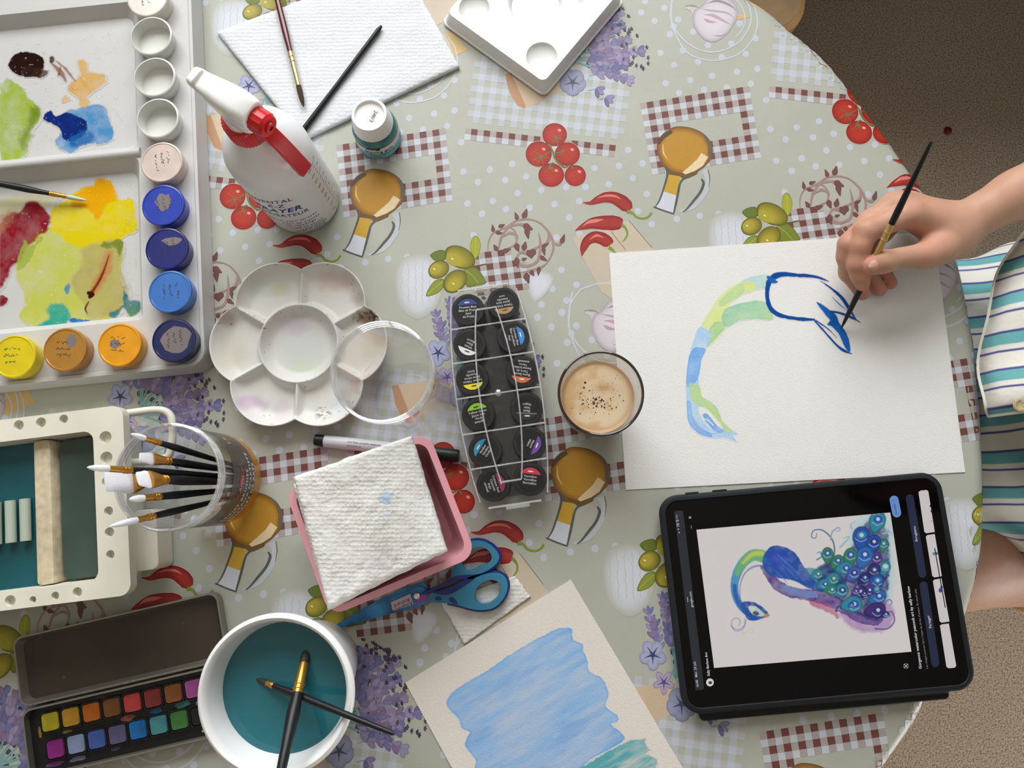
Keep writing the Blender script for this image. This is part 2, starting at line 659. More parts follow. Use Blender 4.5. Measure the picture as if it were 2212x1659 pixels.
def brush(name, label, tip, end, rh, lf, lb, hmat, fmat, bmat, group=None, flat=1.0, wide=1.0, rf=None, mark=None, tip_r=0.15, flat_dir=None, rtail=0.55):
    """paint brush from bristle tip to handle end. rh handle radius, lf ferrule length, lb bristle length (metres)"""
    tip = Vector(tip); end = Vector(end)
    d = (end - tip); L = d.length; d.normalize()
    t = thing(name, label, 'brush', tip, group)
    rf = rf or rh * 0.85
    at = lambda s: tip + d * s
    b = MB()
    ss = [0, lb * 0.12, lb * 0.4, lb * 0.75, lb + 0.001]
    ws = [tip_r, 0.45 + tip_r * 0.5, 0.85, 1.0, 0.92]
    b.tube([at(s) for s in ss], [rf * w * wide for w in ws], 14, flat=flat / wide if wide != 1 else flat, flat_dir=flat_dir)
    b.build('bristles', bmat, parent=t)
    b = MB()
    if wide != 1.0:
        b.tube([at(lb), at(lb + lf * 0.15), at(lb + lf * 0.6), at(lb + lf)], [rf * wide, rf * wide * 0.97, rf * (1 + (wide - 1) * 0.35), rf], 16, flat=0.5, flat_dir=flat_dir)
    else:
        b.tube([at(lb), at(lb + lf)], [rf * 0.92, rf * 1.02], 14)
    f = b.build('ferrule', fmat, parent=t)
    b = MB()
    for k in (0.72, 0.86):
        s = lb + lf * k
        b.tube([at(s - 0.0009), at(s - 0.0004), at(s + 0.0004), at(s + 0.0009)], [rf * 1.0, rf * 1.14, rf * 1.14, rf * 1.0], 14)
    b.build('crimp_ring', fmat, parent=f)
    b = MB()
    s0 = lb + lf
    L2 = L - s0
    b.tube([at(s0 - 0.002), at(s0 + L2 * 0.04), at(s0 + L2 * 0.18), at(s0 + L2 * 0.5), at(s0 + L2 * 0.97), at(L)],
           [rf * 0.98, rf * 1.02, rh * 1.06, rh * 0.86, rh * rtail, rh * rtail * 0.5], 14)
    b.build('handle', hmat, parent=t)
    return t


def pad(name, material, corners, thick, zf=None, nx=40, ny=36, parent=None, wob=0.0004, seed=3, edge=0.0, tagline=None, colf=None):
    """soft sheet: four world corners (top-left, top-right, bottom-right, bottom-left), thickness and height function"""
    u, v = np.meshgrid(np.linspace(0, 1, nx), np.linspace(0, 1, ny))
    c = [np.array(q) for q in corners]
    ew = (fbm(u * 40 + seed, v * 40, 3, seed) - 0.5) * edge
    uu = u + ew * (np.abs(u - 0.5) * 2) ** 6; vv = v + ew * (np.abs(v - 0.5) * 2) ** 6
    top = ((1 - uu) * (1 - vv))[..., None] * c[0] + (uu * (1 - vv))[..., None] * c[1] + (uu * vv)[..., None] * c[2] + ((1 - uu) * vv)[..., None] * c[3]
    rim = np.minimum(np.minimum(u, 1 - u) * nx, np.minimum(v, 1 - v) * ny)
    bot = top.copy()
    top[..., 2] += thick - thick * 0.35 * np.exp(-rim * 1.2)
    dz = (fbm(u * 100, v * 100, 14, seed) - 0.5) * 2 * wob
    if zf is not None:
        dz = dz + zf(u, v)
    top[..., 2] += dz
    bot[..., 2] += dz * (0.9 if zf is not None else 0.0)
    n = nx * ny
    idx = np.arange(n).reshape(ny, nx)
    f1 = np.stack([idx[1:, :-1], idx[1:, 1:], idx[:-1, 1:], idx[:-1, :-1]], -1).reshape(-1, 4)
    f2 = f1[:, ::-1] + n
    per = list(idx[0, :-1]) + list(idx[:-1, -1]) + list(idx[-1, :0:-1]) + list(idx[:0:-1, 0])
    m = len(per)
    f3 = np.array([(per[k], per[(k + 1) % m], per[(k + 1) % m] + n, per[k] + n) for k in range(m)])
    pts = np.concatenate([top.reshape(-1, 3), bot.reshape(-1, 3)])
    cols = np.ones((2 * n, 3))
    if colf is not None:
        cols[:n] = colf(u, v).reshape(-1, 3); cols[n:] = cols[:n]
    org = None if parent is not None else tuple(c[3])
    o = grid_mesh(name, pts, np.concatenate([f1, f2, f3]), cols, material, parent=parent, origin=org)
    return o


def towel_mat(name, col, attr=False, scale=270, dist=0.0009):
    m = mat(name, None if attr else col, 0.95, 0.1, attr=attr)
    nt = m.node_tree; bs = nt.nodes['Principled BSDF']
    tc = [n for n in nt.nodes if n.type == 'TEX_COORD'][0]
    v = nt.nodes.new('ShaderNodeTexVoronoi'); v.inputs['Scale'].default_value = scale; v.inputs['Randomness'].default_value = 0.35
    w = nt.nodes.new('ShaderNodeTexNoise'); w.inputs['Scale'].default_value = 900; w.inputs['Detail'].default_value = 2
    nt.links.new(tc.outputs['Object'], v.inputs['Vector']); nt.links.new(tc.outputs['Object'], w.inputs['Vector'])
    b1 = nt.nodes.new('ShaderNodeBump'); b1.inputs['Strength'].default_value = 0.7; b1.inputs['Distance'].default_value = dist
    b2 = nt.nodes.new('ShaderNodeBump'); b2.inputs['Strength'].default_value = 0.4; b2.inputs['Distance'].default_value = 0.0004
    nt.links.new(v.outputs['Distance'], b1.inputs['Height']); nt.links.new(w.outputs['Fac'], b2.inputs['Height'])
    nt.links.new(b1.outputs[0], b2.inputs['Normal']); nt.links.new(b2.outputs[0], bs.inputs['Normal'])
    return m
# ================================================================== the room
def carpet_mat():
    m = bpy.data.materials.new('speckled_carpet'); m.use_nodes = True
    nt = m.node_tree; b = nt.nodes['Principled BSDF']
    b.inputs['Roughness'].default_value = 0.95; b.inputs['Specular IOR Level'].default_value = 0.1
    tc = nt.nodes.new('ShaderNodeTexCoord')
    n = nt.nodes.new('ShaderNodeTexNoise'); n.inputs['Scale'].default_value = 300; n.inputs['Detail'].default_value = 2
    n.inputs['Roughness'].default_value = 0.75
    nt.links.new(tc.outputs['Object'], n.inputs['Vector'])
    r = nt.nodes.new('ShaderNodeValToRGB')
    e = r.color_ramp.elements
    e[0].position = 0.34; e[0].color = (*lin(150, 132, 114), 1)
    e[1].position = 0.62; e[1].color = (*lin(226, 212, 194), 1)
    k = r.color_ramp.elements.new(0.48); k.color = (*lin(200, 183, 163), 1)
    nt.links.new(n.outputs['Fac'], r.inputs[0])
    nt.links.new(r.outputs[0], b.inputs['Base Color'])
    bp = nt.nodes.new('ShaderNodeBump'); bp.inputs['Strength'].default_value = 0.4; bp.inputs['Distance'].default_value = 0.002
    nt.links.new(n.outputs['Fac'], bp.inputs['Height']); nt.links.new(bp.outputs[0], b.inputs['Normal'])
    return m


RX0, RX1, RY0, RY1, RZ = -2.2, 2.2, -2.4, WIN_Y, 2.5
WX0, WX1, WZ0, WZ1 = -1.15, 0.65, 1.12, 2.40      # the window opening
plaster = mat('cream_plaster', lin(172, 162, 147), 0.9, 0.2, noise=(3, 0.03), bump=(90, 0.15, 0.002))
b = MB(); b.box((0, (RY0 + RY1) / 2, -0.05), RX1 - RX0, RY1 - RY0, 0.05)
structure(b.build('floor', carpet_mat(), smooth=False))
b = MB(); b.box((0, (RY0 + RY1) / 2, RZ), RX1 - RX0, RY1 - RY0, 0.05)
structure(b.build('ceiling', mat('white_ceiling', lin(206, 202, 194), 0.9, 0.1, bump=(60, 0.1, 0.002)), smooth=False))
b = MB()
for x0, x1, z0, z1 in ((RX0, WX0, 0, RZ), (WX1, RX1, 0, RZ), (WX0, WX1, 0, WZ0), (WX0, WX1, WZ1, RZ)):
    b.box(((x0 + x1) / 2, RY1 + WALL_T / 2, z0), x1 - x0, WALL_T, z1 - z0)
structure(b.build('wall_back', mat('dim_wallpaper', lin(112, 98, 84), 0.9, 0.2, noise=(5, 0.04), bump=(90, 0.15, 0.002)), smooth=False))
b = MB(); b.box((RX0 - 0.05, (RY0 + RY1) / 2, 0), 0.1, RY1 - RY0, RZ)
structure(b.build('wall_left', plaster, smooth=False))
DY0, DY1, DZ1 = -2.0, -0.7, 2.12                 # unseen door opening added for the low floor light
b = MB()
for y0, y1, z0, z1 in ((RY0, DY0, 0, RZ), (DY1, RY1, 0, RZ), (DY0, DY1, DZ1, RZ)):
    b.box((RX1 + 0.05, (y0 + y1) / 2, z0), 0.1, y1 - y0, z1 - z0)
structure(b.build('wall_right', plaster, smooth=False))
b = MB(); b.box((0, RY0 - 0.05, 0), RX1 - RX0 + 0.2, 0.1, RZ)
structure(b.build('wall_front', plaster, smooth=False))
pvc = mat('white_window_frame', lin(235, 236, 236), 0.4)
wf = MB()
for x0, x1, z0, z1 in ((WX0, WX0 + 0.06, WZ0, WZ1), (WX1 - 0.06, WX1, WZ0, WZ1), (WX0, WX1, WZ0, WZ0 + 0.06), (WX0, WX1, WZ1 - 0.06, WZ1), (-0.28, -0.22, WZ0, WZ1)):
    wf.box(((x0 + x1) / 2, RY1 + WALL_T - 0.03, z0), x1 - x0, 0.05, z1 - z0)
win = structure(wf.build('window_1', pvc, smooth=False))
for x0, x1 in ((WX0 + 0.06, -0.28), (-0.22, WX1 - 0.06)):
    g = MB(); g.box(((x0 + x1) / 2, RY1 + WALL_T - 0.028, WZ0 + 0.06), x1 - x0, 0.004, WZ1 - WZ0 - 0.12)
    g.build('pane', clear_mat('window_glass', base=0.04, edge=0.5, rough=0.0), parent=win, smooth=False)
dr = MB()
for y0, y1, z0, z1 in ((DY0, DY0 + 0.08, 0, DZ1), (DY1 - 0.08, DY1, 0, DZ1), (DY0, DY1, 0, 0.10), (DY0, DY1, DZ1 - 0.08, DZ1)):
    dr.box((RX1 + 0.03, (y0 + y1) / 2, z0), 0.05, y1 - y0, z1 - z0)
door = structure(dr.build('added_door', pvc, smooth=False))
g = MB(); g.box((RX1 + 0.03, (DY0 + DY1) / 2, 0.10), 0.004, DY1 - DY0 - 0.16, DZ1 - 0.18)
g.build('pane', clear_mat('window_glass', None), parent=door, smooth=False)
g = MB(); g.box((RX1 - 0.012, (DY0 + DY1) / 2, 0.74), 0.006, DY1 - DY0 + 0.1, 1.40)
g.build('light_cutoff_blind', mat('light_cutoff_cloth', lin(150, 140, 126), 0.9, 0.1), parent=door, smooth=False)  # unseen blind added so the door light stays below the table top
sl = MB(); sl.box(((WX0 + WX1) / 2, RY1 + WALL_T / 2 - 0.06, WZ0 - 0.028), WX1 - WX0 - 0.004, WALL_T + 0.0, 0.03)
sl.build('window_sill', pvc, parent=win, smooth=False)

# unseen dark cabinet added beyond the table to block light on the carpet
sbd = thing('light_blocking_cabinet', 'unseen tall dark cabinet added to keep light off the carpet', 'light_blocking_cabinet', (1.28, 0.58, 0))
dkw = mat('dark_walnut', lin(58, 42, 32), 0.5, 0.4, noise=(18, 0.15))
q = MB(); q.box((1.28, 0.58, 0.06), 0.42, 1.02, 1.92); q.build('carcass', dkw, parent=sbd, bevel=0.004)
q = MB(); q.box((1.28, 0.58, 1.9805), 0.45, 1.05, 0.025); q.build('top_board', dkw, parent=sbd, bevel=0.004)
for k in range(2):
    q = MB(); q.box((1.062, 0.33 + k * 0.5, 0.10), 0.014, 0.47, 1.58); dd = q.build('cabinet_door', dkw, parent=sbd, bevel=0.003)
    q = MB(); q.lathe([(0.0001, 0), (0.008, 0.0), (0.012, 0.012), (0.0001, 0.018)], (1.055, 0.52 + k * 0.12, 0.95), 14, axis=(-1, 0, 0)); q.build('knob', mat('brass_knob', lin(170, 140, 80), 0.3, metal=0.8), parent=dd)
    q = MB(); q.box((1.062, 0.33 + k * 0.5, 1.71), 0.014, 0.47, 0.24); dd = q.build('drawer', dkw, parent=sbd, bevel=0.003)
    q = MB(); q.lathe([(0.0001, 0), (0.008, 0.0), (0.012, 0.012), (0.0001, 0.018)], (1.055, 0.33 + k * 0.5, 1.83), 14, axis=(-1, 0, 0)); q.build('knob', mat('brass_knob', None), parent=dd)
for x in (1.11, 1.45):
    for y in (0.11, 1.05):
        q = MB(); q.box((x, y, 0.0), 0.05, 0.05, 0.062); q.build('leg', dkw, parent=sbd)

# ================================================================== table and printed cloth
EDGE_PX = [(1643, 0), (1703, 48), (1784, 115), (1838, 179), (1930, 300), (1976, 366), (2028, 443), (2072, 540), (2091, 607), (2113, 721),
           (2124, 797), (2133, 949), (2137, 1035), (2133, 1180), (2112, 1290), (2080, 1380), (2025, 1490), (1965, 1600)]
edge = [tuple(P(*q))[:2] for q in EDGE_PX]
edge = [(-0.9, 0.60), (-0.15, 0.60), (0.0, 0.585), (0.12, 0.535)] + edge + [(0.255, -0.262), (0.19, -0.32), (0.10, -0.365), (-0.05, -0.395), (-0.9, -0.395),
        (-1.05, -0.34), (-1.18, -0.15), (-1.22, 0.1), (-1.18, 0.35), (-1.05, 0.54)]
OUT = [tuple(q) for q in smooth_line(edge, 5, closed=True)]          # clockwise outline of the table
OUT = OUT[::-1]                                                     # counter-clockwise
RHO = 0.014                                                         # radius of the bent edge


def cloth_map(x, y, lift=0.0):
    """point of the flat cloth -> draped point: flat on the top, bent over the edge, hanging below"""
    x = np.asarray(x, float); y = np.asarray(y, float)
    e = 1e-4
    d = sd_poly(x, y, OUT)
    res = np.stack([x, y, np.full_like(x, ZT) + lift], -1)
    k = d > -RHO
    if k.any():
        gx = (sd_poly(x[k] + e, y[k], OUT) - d[k]) / e; gy = (sd_poly(x[k], y[k] + e, OUT) - d[k]) / e
        L = np.sqrt(gx * gx + gy * gy) + 1e-9; gx /= L; gy /= L
        s = d[k] + RHO
        th = np.minimum(s / RHO, math.pi / 2)
        rest = np.maximum(s - RHO * math.pi / 2, 0)
        bx = x[k] - gx * s; by = y[k] - gy * s
        lf = np.broadcast_to(lift, x.shape)[k] + (0.00020 * sstep(0.0, 0.004, s) if np.max(lift) > 0 else 0.0)
        out = RHO * np.sin(th) + lf * np.sin(th)
        res[k, 0] = bx + gx * out; res[k, 1] = by + gy * out
        res[k, 2] = ZT - RHO * (1 - np.cos(th)) - rest + lf * np.cos(th)
    return res, d


CLOTH = lin(176, 178, 166)


def cloth_mat(name, attr):
    m = mat(name, None if attr else CLOTH, 0.42, 0.35, attr=attr, noise=(14, 0.025))
    nt = m.node_tree; bs = nt.nodes['Principled BSDF']
    tc = [n for n in nt.nodes if n.type == 'TEX_COORD'][0]
    wv = nt.nodes.new('ShaderNodeTexNoise'); wv.inputs['Scale'].default_value = 1400; wv.inputs['Detail'].default_value = 1
    bg = nt.nodes.new('ShaderNodeTexNoise'); bg.inputs['Scale'].default_value = 9; bg.inputs['Detail'].default_value = 2
    for q in (wv, bg):
        nt.links.new(tc.outputs['Object'], q.inputs['Vector'])
    b1 = nt.nodes.new('ShaderNodeBump'); b1.inputs['Strength'].default_value = 0.35; b1.inputs['Distance'].default_value = 0.0004
    b2 = nt.nodes.new('ShaderNodeBump'); b2.inputs['Strength'].default_value = 0.5; b2.inputs['Distance'].default_value = 0.004
    nt.links.new(bg.outputs['Fac'], b2.inputs['Height'])
    nt.links.new(wv.outputs['Fac'], b1.inputs['Height'])
    nt.links.new(b2.outputs[0], b1.inputs['Normal'])
    nt.links.new(b1.outputs[0], bs.inputs['Normal'])
    return m


cm_plain = cloth_mat('vinyl_cloth', False)
cm_print = cloth_mat('vinyl_cloth_print', True)

# table: top board and four legs under the cloth
tb = thing('dining_table', 'oval dining table hidden under the printed vinyl tablecloth', 'table', (-0.35, 0.1, 0))
q = MB(); ins = [(a * 0.985 - 0.004, c * 0.985 + 0.0015) for a, c in OUT]
q.prism(ins, ZT - 0.030, ZT - 0.0025)
wood_d = mat('table_wood', lin(140, 98, 60), 0.5, noise=(20, 0.12))
q.build('tabletop', wood_d, parent=tb, smooth=False)
for x, y in ((-0.95, 0.42), (-0.95, -0.24), (0.12, 0.36), (0.12, -0.2)):
    q = MB(); q.loft([[(x + s * w, y + t * w, z) for s, t in ((-1, -1), (1, -1), (1, 1), (-1, 1))] for z, w in ((0, 0.018), (0.5, 0.024), (ZT - 0.03, 0.03))])
    q.build('leg', wood_d, parent=tb, smooth=False)

# cloth surface
N = len(OUT)
on = np.array(OUT)
tng = np.roll(on, -1, 0) - np.roll(on, 1, 0)
nrm = np.stack([tng[:, 1], -tng[:, 0]], -1); nrm /= np.linalg.norm(nrm, axis=1)[:, None]
rings = []
cen = np.array([-0.4, 0.1])
base_in = on - nrm * RHO
for s in (0.35, 0.7, 0.9):
    rings.append(np.column_stack([cen + (base_in - cen) * s, np.full(N, ZT)]))
for k in range(7):
    th = k / 6 * math.pi / 2
    rings.append(np.column_stack([base_in + nrm * RHO * math.sin(th), np.full(N, ZT - RHO * (1 - math.cos(th)))]))
arc = np.cumsum(np.linalg.norm(tng, axis=1)) / 2
for k, dz in enumerate((0.03, 0.07, 0.12, 0.17, 0.21)):
    wob = (np.sin(arc * 2 * math.pi / 0.21) * 0.5 + 0.5) * 0.012 * (k / 4.0)
    rings.append(np.column_stack([base_in + nrm * (RHO - wob[:, None] * 0.4), np.full(N, ZT - RHO - dz)]))
q = MB()
vs = [(cen[0], cen[1], ZT)] + [tuple(p) for r in rings for p in r]
fs = [(0, 1 + k, 1 + (k + 1) % N) for k in range(N)]
for i in range(len(rings) - 1):
    for k in range(N):
        j = (k + 1) % N
        fs.append((1 + i * N + k, 1 + (i + 1) * N + k, 1 + (i + 1) * N + j, 1 + i * N + j))
q.add(vs, fs)
cloth = q.build('tablecloth', cm_plain, origin=(0, 0, 0))
tag(cloth, 'sage green vinyl tablecloth printed with kitchen motifs and white dots', 'tablecloth')

# ------------------------------------------------------------------ the repeating print
class Print:
    def __init__(self):
        self.v = []; self.z = []; self.c = []; self.f = []
    def _add(self, pts, cols, faces, layer):
        o = len(self.v)
        self.v += [(p[0], p[1]) for p in pts]; self.z += [layer] * len(pts); self.c += cols
        self.f += [tuple(i + o for i in t) for t in faces]
    def poly(self, pts, col, layer, smooth=0):
        if smooth:
            pts = smooth_line(pts, smooth, closed=True)
        tri = tessellate_polygon([[Vector((p[0], p[1], 0)) for p in pts]])
        cols = [tuple(c) for c in col] if not isinstance(col[0], (int, float)) else [col] * len(pts)
        self._add(pts, cols, [tuple(t) for t in tri], layer)
    def blob(self, pts, edge, inner, core, layer, smooth=5, focus=None, k1=0.82, k2=0.45):
        """shaded shape: dark rim, body and core colours on nested copies of the outline"""
        pts = [np.array(p) for p in (smooth_line(pts, smooth, closed=True) if smooth else pts)]
        n = len(pts)
        c = np.mean(pts, 0)
        f = c if focus is None else np.array(focus, float)
        rings_ = [pts, [c + (p - c) * k1 for p in pts], [f + (p - c) * k2 for p in pts]]
        allp = [p for r in rings_ for p in r] + [f]
        cols = [edge] * n + [inner] * n + [core] * n + [core]
        fs_ = []
        for r in range(2):
            for k in range(n):
                j = (k + 1) % n
                fs_ += [(r * n + k, r * n + j, (r + 1) * n + j), (r * n + k, (r + 1) * n + j, (r + 1) * n + k)]
        fs_ += [(2 * n + k, 2 * n + (k + 1) % n, 3 * n) for k in range(n)]
        o_ = len(self.z)
        self._add(allp, cols, fs_, layer)
        for k in range(len(allp)):
            self.z[o_ + k] = layer + 0.04 * min(k // n, 2)
    def ell(self, cx, cy, rx, ry, rot, edge, inner, core, layer, n=22, **kw):
        a = math.radians(rot)
        pts = []
        for k in range(n):
            t = 2 * math.pi * k / n
            x, y = rx * math.cos(t), ry * math.sin(t)
            pts.append((cx + x * math.cos(a) - y * math.sin(a), cy + x * math.sin(a) + y * math.cos(a)))
        self.blob(pts, edge, inner, core, layer, smooth=0, **kw)
    def disc(self, cx, cy, r, col, layer, n=18):
        ring_ = [(cx + r * f * math.cos(2 * math.pi * k / n), cy + r * f * math.sin(2 * math.pi * k / n)) for f in (1.0, 0.6) for k in range(n)] + [(cx, cy)]
        fs_ = [f for k in range(n) for f in ((k, (k + 1) % n, n + (k + 1) % n), (k, n + (k + 1) % n, n + k), (n + k, n + (k + 1) % n, 2 * n))]
        self._add(ring_, [col] * (2 * n + 1), fs_, layer)
    def stroke(self, pts, w, col, layer, smooth=5):
        q = smooth_line(pts, smooth)
        m = len(q)
        ws = np.full(m, float(w)) if isinstance(w, (int, float)) else np.interp(np.linspace(0, 1, m), np.linspace(0, 1, len(w)), w)
        L = []; R_ = []
        for i in range(m):
            t = q[min(i + 1, m - 1)] - q[max(i - 1, 0)]
            t = t / (np.linalg.norm(t) + 1e-9)
            nn = np.array([-t[1], t[0]])
            L.append(q[i] + nn * ws[i] / 2); R_.append(q[i] - nn * ws[i] / 2)
        self._add(L + R_, [col] * (2 * m), [f for i in range(m - 1) for f in ((i, i + 1, m + i + 1), (i, m + i + 1, m + i))], layer)


PR = Print()
def tr(ox, oy, s):
    return lambda x, y: (ox + x / s, oy + y / s)
def trl(T, pts):
    return [T(*p) for p in pts]

DOT = lin(192, 196, 207)
BROWN = lin(112, 66, 62); HALF = lin(168, 159, 156); GWHITE = lin(196, 199, 207)
# --- dots (pixel positions, reduced to one repeat)
dots_px = [(1385,27),(1435,17),(1414,45),(1447,74),(1427,114),(1456,140),(1438,180),(1491,173),(1538,164),(1592,155),(1636,148),(1467,201),(1521,194),
    (1570,189),(1622,181),(1465,42),(1497,69),(1529,98),(1580,94),(1598,51),(1475,109),(1508,133),(1559,124),(1611,116),(1632,83),(1655,216),
    (1664,279),(1721,275),(1769,262),(1697,301),(1756,297),(1801,289),(1785,325),(1836,318),(1890,312),(1677,347),(1732,342),(1710,369),
    (1762,359),(1813,356),(1867,348),(1920,342),(1901,377),(1388,353),(1367,385),(1397,419),(1378,456),(1462,473),(1512,466),(1357,324),
    (1306,332),(1337,358),(1284,363),(1315,398),(1265,404),(1216,413),(1163,418),(1243,442),(1192,448),(1138,455),(1223,477),(1202,513),
    (1408,484),(1252,505),(1103,363),(1056,377),(1002,379),(1033,402),(1088,398),(1115,425),(995,317),(965,282),(938,255),(981,248),
    (980,184),(929,195),(958,218),(1011,448),(1041,469),(1091,460),(1023,508),(1213,583),(1193,624),(1224,649),(1170,658),(1245,615),(1204,690),(1182,722),
    (1234,720),(1215,754),(1195,797),(1265,747),(900,590),(905,625),(880,555)]
VA = np.array([0.2845, 0.0388]); VB = np.array([-0.1004, -0.2975])
MI = np.linalg.inv(np.stack([VA, VB], 1))
seen = []
for q in dots_px:
    w = np.array(P(*q))[:2]
    uv = MI @ w
    for s in seen:
        dd = uv - s[1]; dd -= np.round(dd)
        if np.linalg.norm(dd[0] * VA + dd[1] * VB) < 0.008:
            break
    else:
        seen.append((q, uv))
for q, _ in seen:
    sc = (P(q[0] + 1, q[1]) - P(*q)).length
    PR.disc(q[0], q[1], 0.00305 / sc, DOT, 0)

# --- pale gingham with a brown check strip
def gcell(o, cu, rv, c0, r0, c1, r1, col, layer):
    o = np.array(o, float); cu = np.array(cu, float); rv = np.array(rv, float)
    PR._add([o + cu * c0 + rv * r0, o + cu * c1 + rv * r0, o + cu * c1 + rv * r1, o + cu * c0 + rv * r1], [col] * 4, [(0, 1, 2), (0, 2, 3)], layer)
PALE1 = lin(184, 188, 190); PALE2 = lin(192, 196, 206)
o, cu, rv = (1005, 277.5), (13.55, 1.55), (1.9, -13.3)
for r in range(1, 12):
    for c in range(0, 25):
        if r % 2 == 0 and c % 2 == 1:
            gcell(o, cu, rv, c, r, c + 1, r + 1, PALE2, 1)
        elif (r % 2 == 0) or (c % 2 == 1 and 0 < c < 24):
            gcell(o, cu, rv, c, r, c + 1, r + 1, PALE1, 1)
o2, rv2 = (1005, 276.8), (-1.3, 12.6)
for c in range(24):
    gcell(o2, cu, rv2, c, 0, c + 1, 1, BROWN if c % 2 == 1 else HALF, 1.5)
    gcell(o2, cu, rv2, c, 1, c + 1, 2, GWHITE if c % 2 == 0 else HALF, 1.5)
# --- brown gingham frame round the oil bottle
T = tr(1390, 180, 5.53)
o = np.array(T(36, 226)); cu = np.array((153 / 2 / 5.53, -24 / 2 / 5.53)); rv = np.array((24 / 2 / 5.53, 142.5 / 2 / 5.53))
for r in range(0, 12):
    for c in range(-1, 16):
        hole = (r >= 4 and r <= 7 and 3 <= c <= 13) or (r == 3 and 4 <= c <= 12 and False)
        if hole:
            continue
        bw = (c % 2 == 0)
        if r % 2 == 0:
            col = BROWN if bw else HALF
        else:
            col = HALF if bw else GWHITE
        gcell(o, cu, rv, c, r, c + 1.02, r + 1.02, col, 1.5)
# --- oil bottle
AM = lin(184, 136, 46); AMD = lin(150, 100, 32); GLD = lin(84, 68, 46); GLG = lin(186, 190, 194); GLL = lin(202, 206, 214); GDK = lin(84, 88, 84)
PR.blob(trl(T, [(400,515),(560,530),(700,590),(790,680),(828,800),(800,920),(700,1020),(580,1085),(450,1095),(320,1055),(220,965),(170,840),(163,720),(230,610),(310,550)]),
        lin(96, 84, 60), AMD, AM, 3, k1=0.9, k2=0.74)
PR.poly(trl(T, [(165,740),(175,670),(235,600),(330,560),(350,590),(250,660),(200,720)]), lin(82, 66, 48), 3.5)
PR.poly(trl(T, [(700,590),(790,680),(828,800),(800,915),(770,840),(770,740)]), lin(104, 94, 74), 3.5)
PR.poly(trl(T, [(225,965),(330,1045),(480,1085),(600,1060),(660,1020),(640,1085),(540,1130),(480,1150),(440,1115),(290,1100),(270,1040)]), lin(110, 82, 44), 3.4)
PR.poly(trl(T, [(290,1088),(440,1112),(392,1338),(238,1292)]), lin(196, 157, 52), 3.6)
PR.poly(trl(T, [(238,1292),(395,1340),(352,1550),(150,1482)]), GLL, 3.6)
PR.stroke(trl(T, [(262,1000),(285,1090),(240,1260),(190,1400),(140,1480)]), [5, 5, 4, 3.5, 2], GDK, 3.7)
PR.stroke(trl(T, [(490,1125),(440,1190),(415,1300),(390,1420),(360,1555)]), [4.5, 4, 5, 5, 3], GDK, 3.7)
PR.stroke(trl(T, [(120,1475),(240,1520),(365,1560)]), 3, GDK, 3.8)
PR.stroke(trl(T, [(720,1040),(765,1130),(755,1250),(690,1370),(590,1480),(430,1535)]), [14, 12, 12, 11, 9, 5], GLG, 2.8)
PR.stroke(trl(T, [(690,1140),(718,1195),(680,1300),(600,1400),(520,1500),(470,1535)]), [3, 6, 6, 5, 4, 2], GDK, 2.9)
PR.stroke(trl(T, [(770,1030),(790,1130),(780,1250)]), [2, 2.4, 1], lin(110, 100, 80), 2.95)
PR.poly(trl(T, [(465,1065),(540,1000),(640,910),(690,832),(772,882),(710,985),(620,1045),(500,1090)]), lin(226, 203, 164), 4)
PR.stroke(trl(T, [(232,720),(238,830),(290,915)]), [1, 3.5, 1], lin(226, 196, 120), 4)
# --- tomatoes
T = tr(1130, 250, 5.352)
TE, TI, TC_ = lin(124, 30, 26), lin(160, 40, 30), lin(176, 52, 38)
for x, y, rx, ry in ((365,220,143,134), (180,443,152,148), (512,445,146,138), (325,687,150,138), (603,693,124,123)):
    cx, cy = T(x, y)
    PR.stroke([(cx + (rx / 5.352 + 0.2) * math.cos(t), cy + (ry / 5.352 + 0.2) * math.sin(t)) for t in np.linspace(0, 2 * math.pi, 27)], 1.1, lin(214, 196, 186), 2.9, smooth=1)
    PR.ell(cx, cy, rx / 5.352, ry / 5.352, 0, TE, TI, TC_, 3, n=26, k1=0.85)
    PR.ell(cx + rx / 5.352 * 0.38, cy - ry / 5.352 * 0.38, 5, 3.4, 20, TC_, lin(214, 110, 92), lin(232, 160, 146), 3.5, n=14)
GST = lin(112, 112, 66)
for pts, w in (([(110,520),(200,470),(250,460),(315,415)],2.2), ([(120,410),(205,472),(160,560)],1.2), ([(200,470),(235,560),(225,600)],1.2), ([(205,472),(310,495)],1.2),
               ([(300,330),(340,410),(360,470),(400,540),(480,600)],4), ([(345,430),(430,425),(480,400)],3), ([(360,545),(320,560),(300,610)],3), ([(380,460),(460,450)],1.3),
               ([(480,600),(550,580),(580,620)],3), ([(300,610),(240,660)],1.2), ([(300,600),(360,660)],1.2), ([(375,230),(380,290),(340,300)],2), ([(345,230),(375,250),(450,270)],2),
               ([(375,240),(415,360)],1.2), ([(300,610),(320,600),(345,615)],5), ([(365,240),(395,262)],7), ([(185,470),(225,480)],5), ([(440,420),(480,400)],6)):
    gk_ = globals().get('gk_', 0) + 1
    PR.stroke(trl(T, pts), w, GST, 3.8 + 0.03 * gk_)
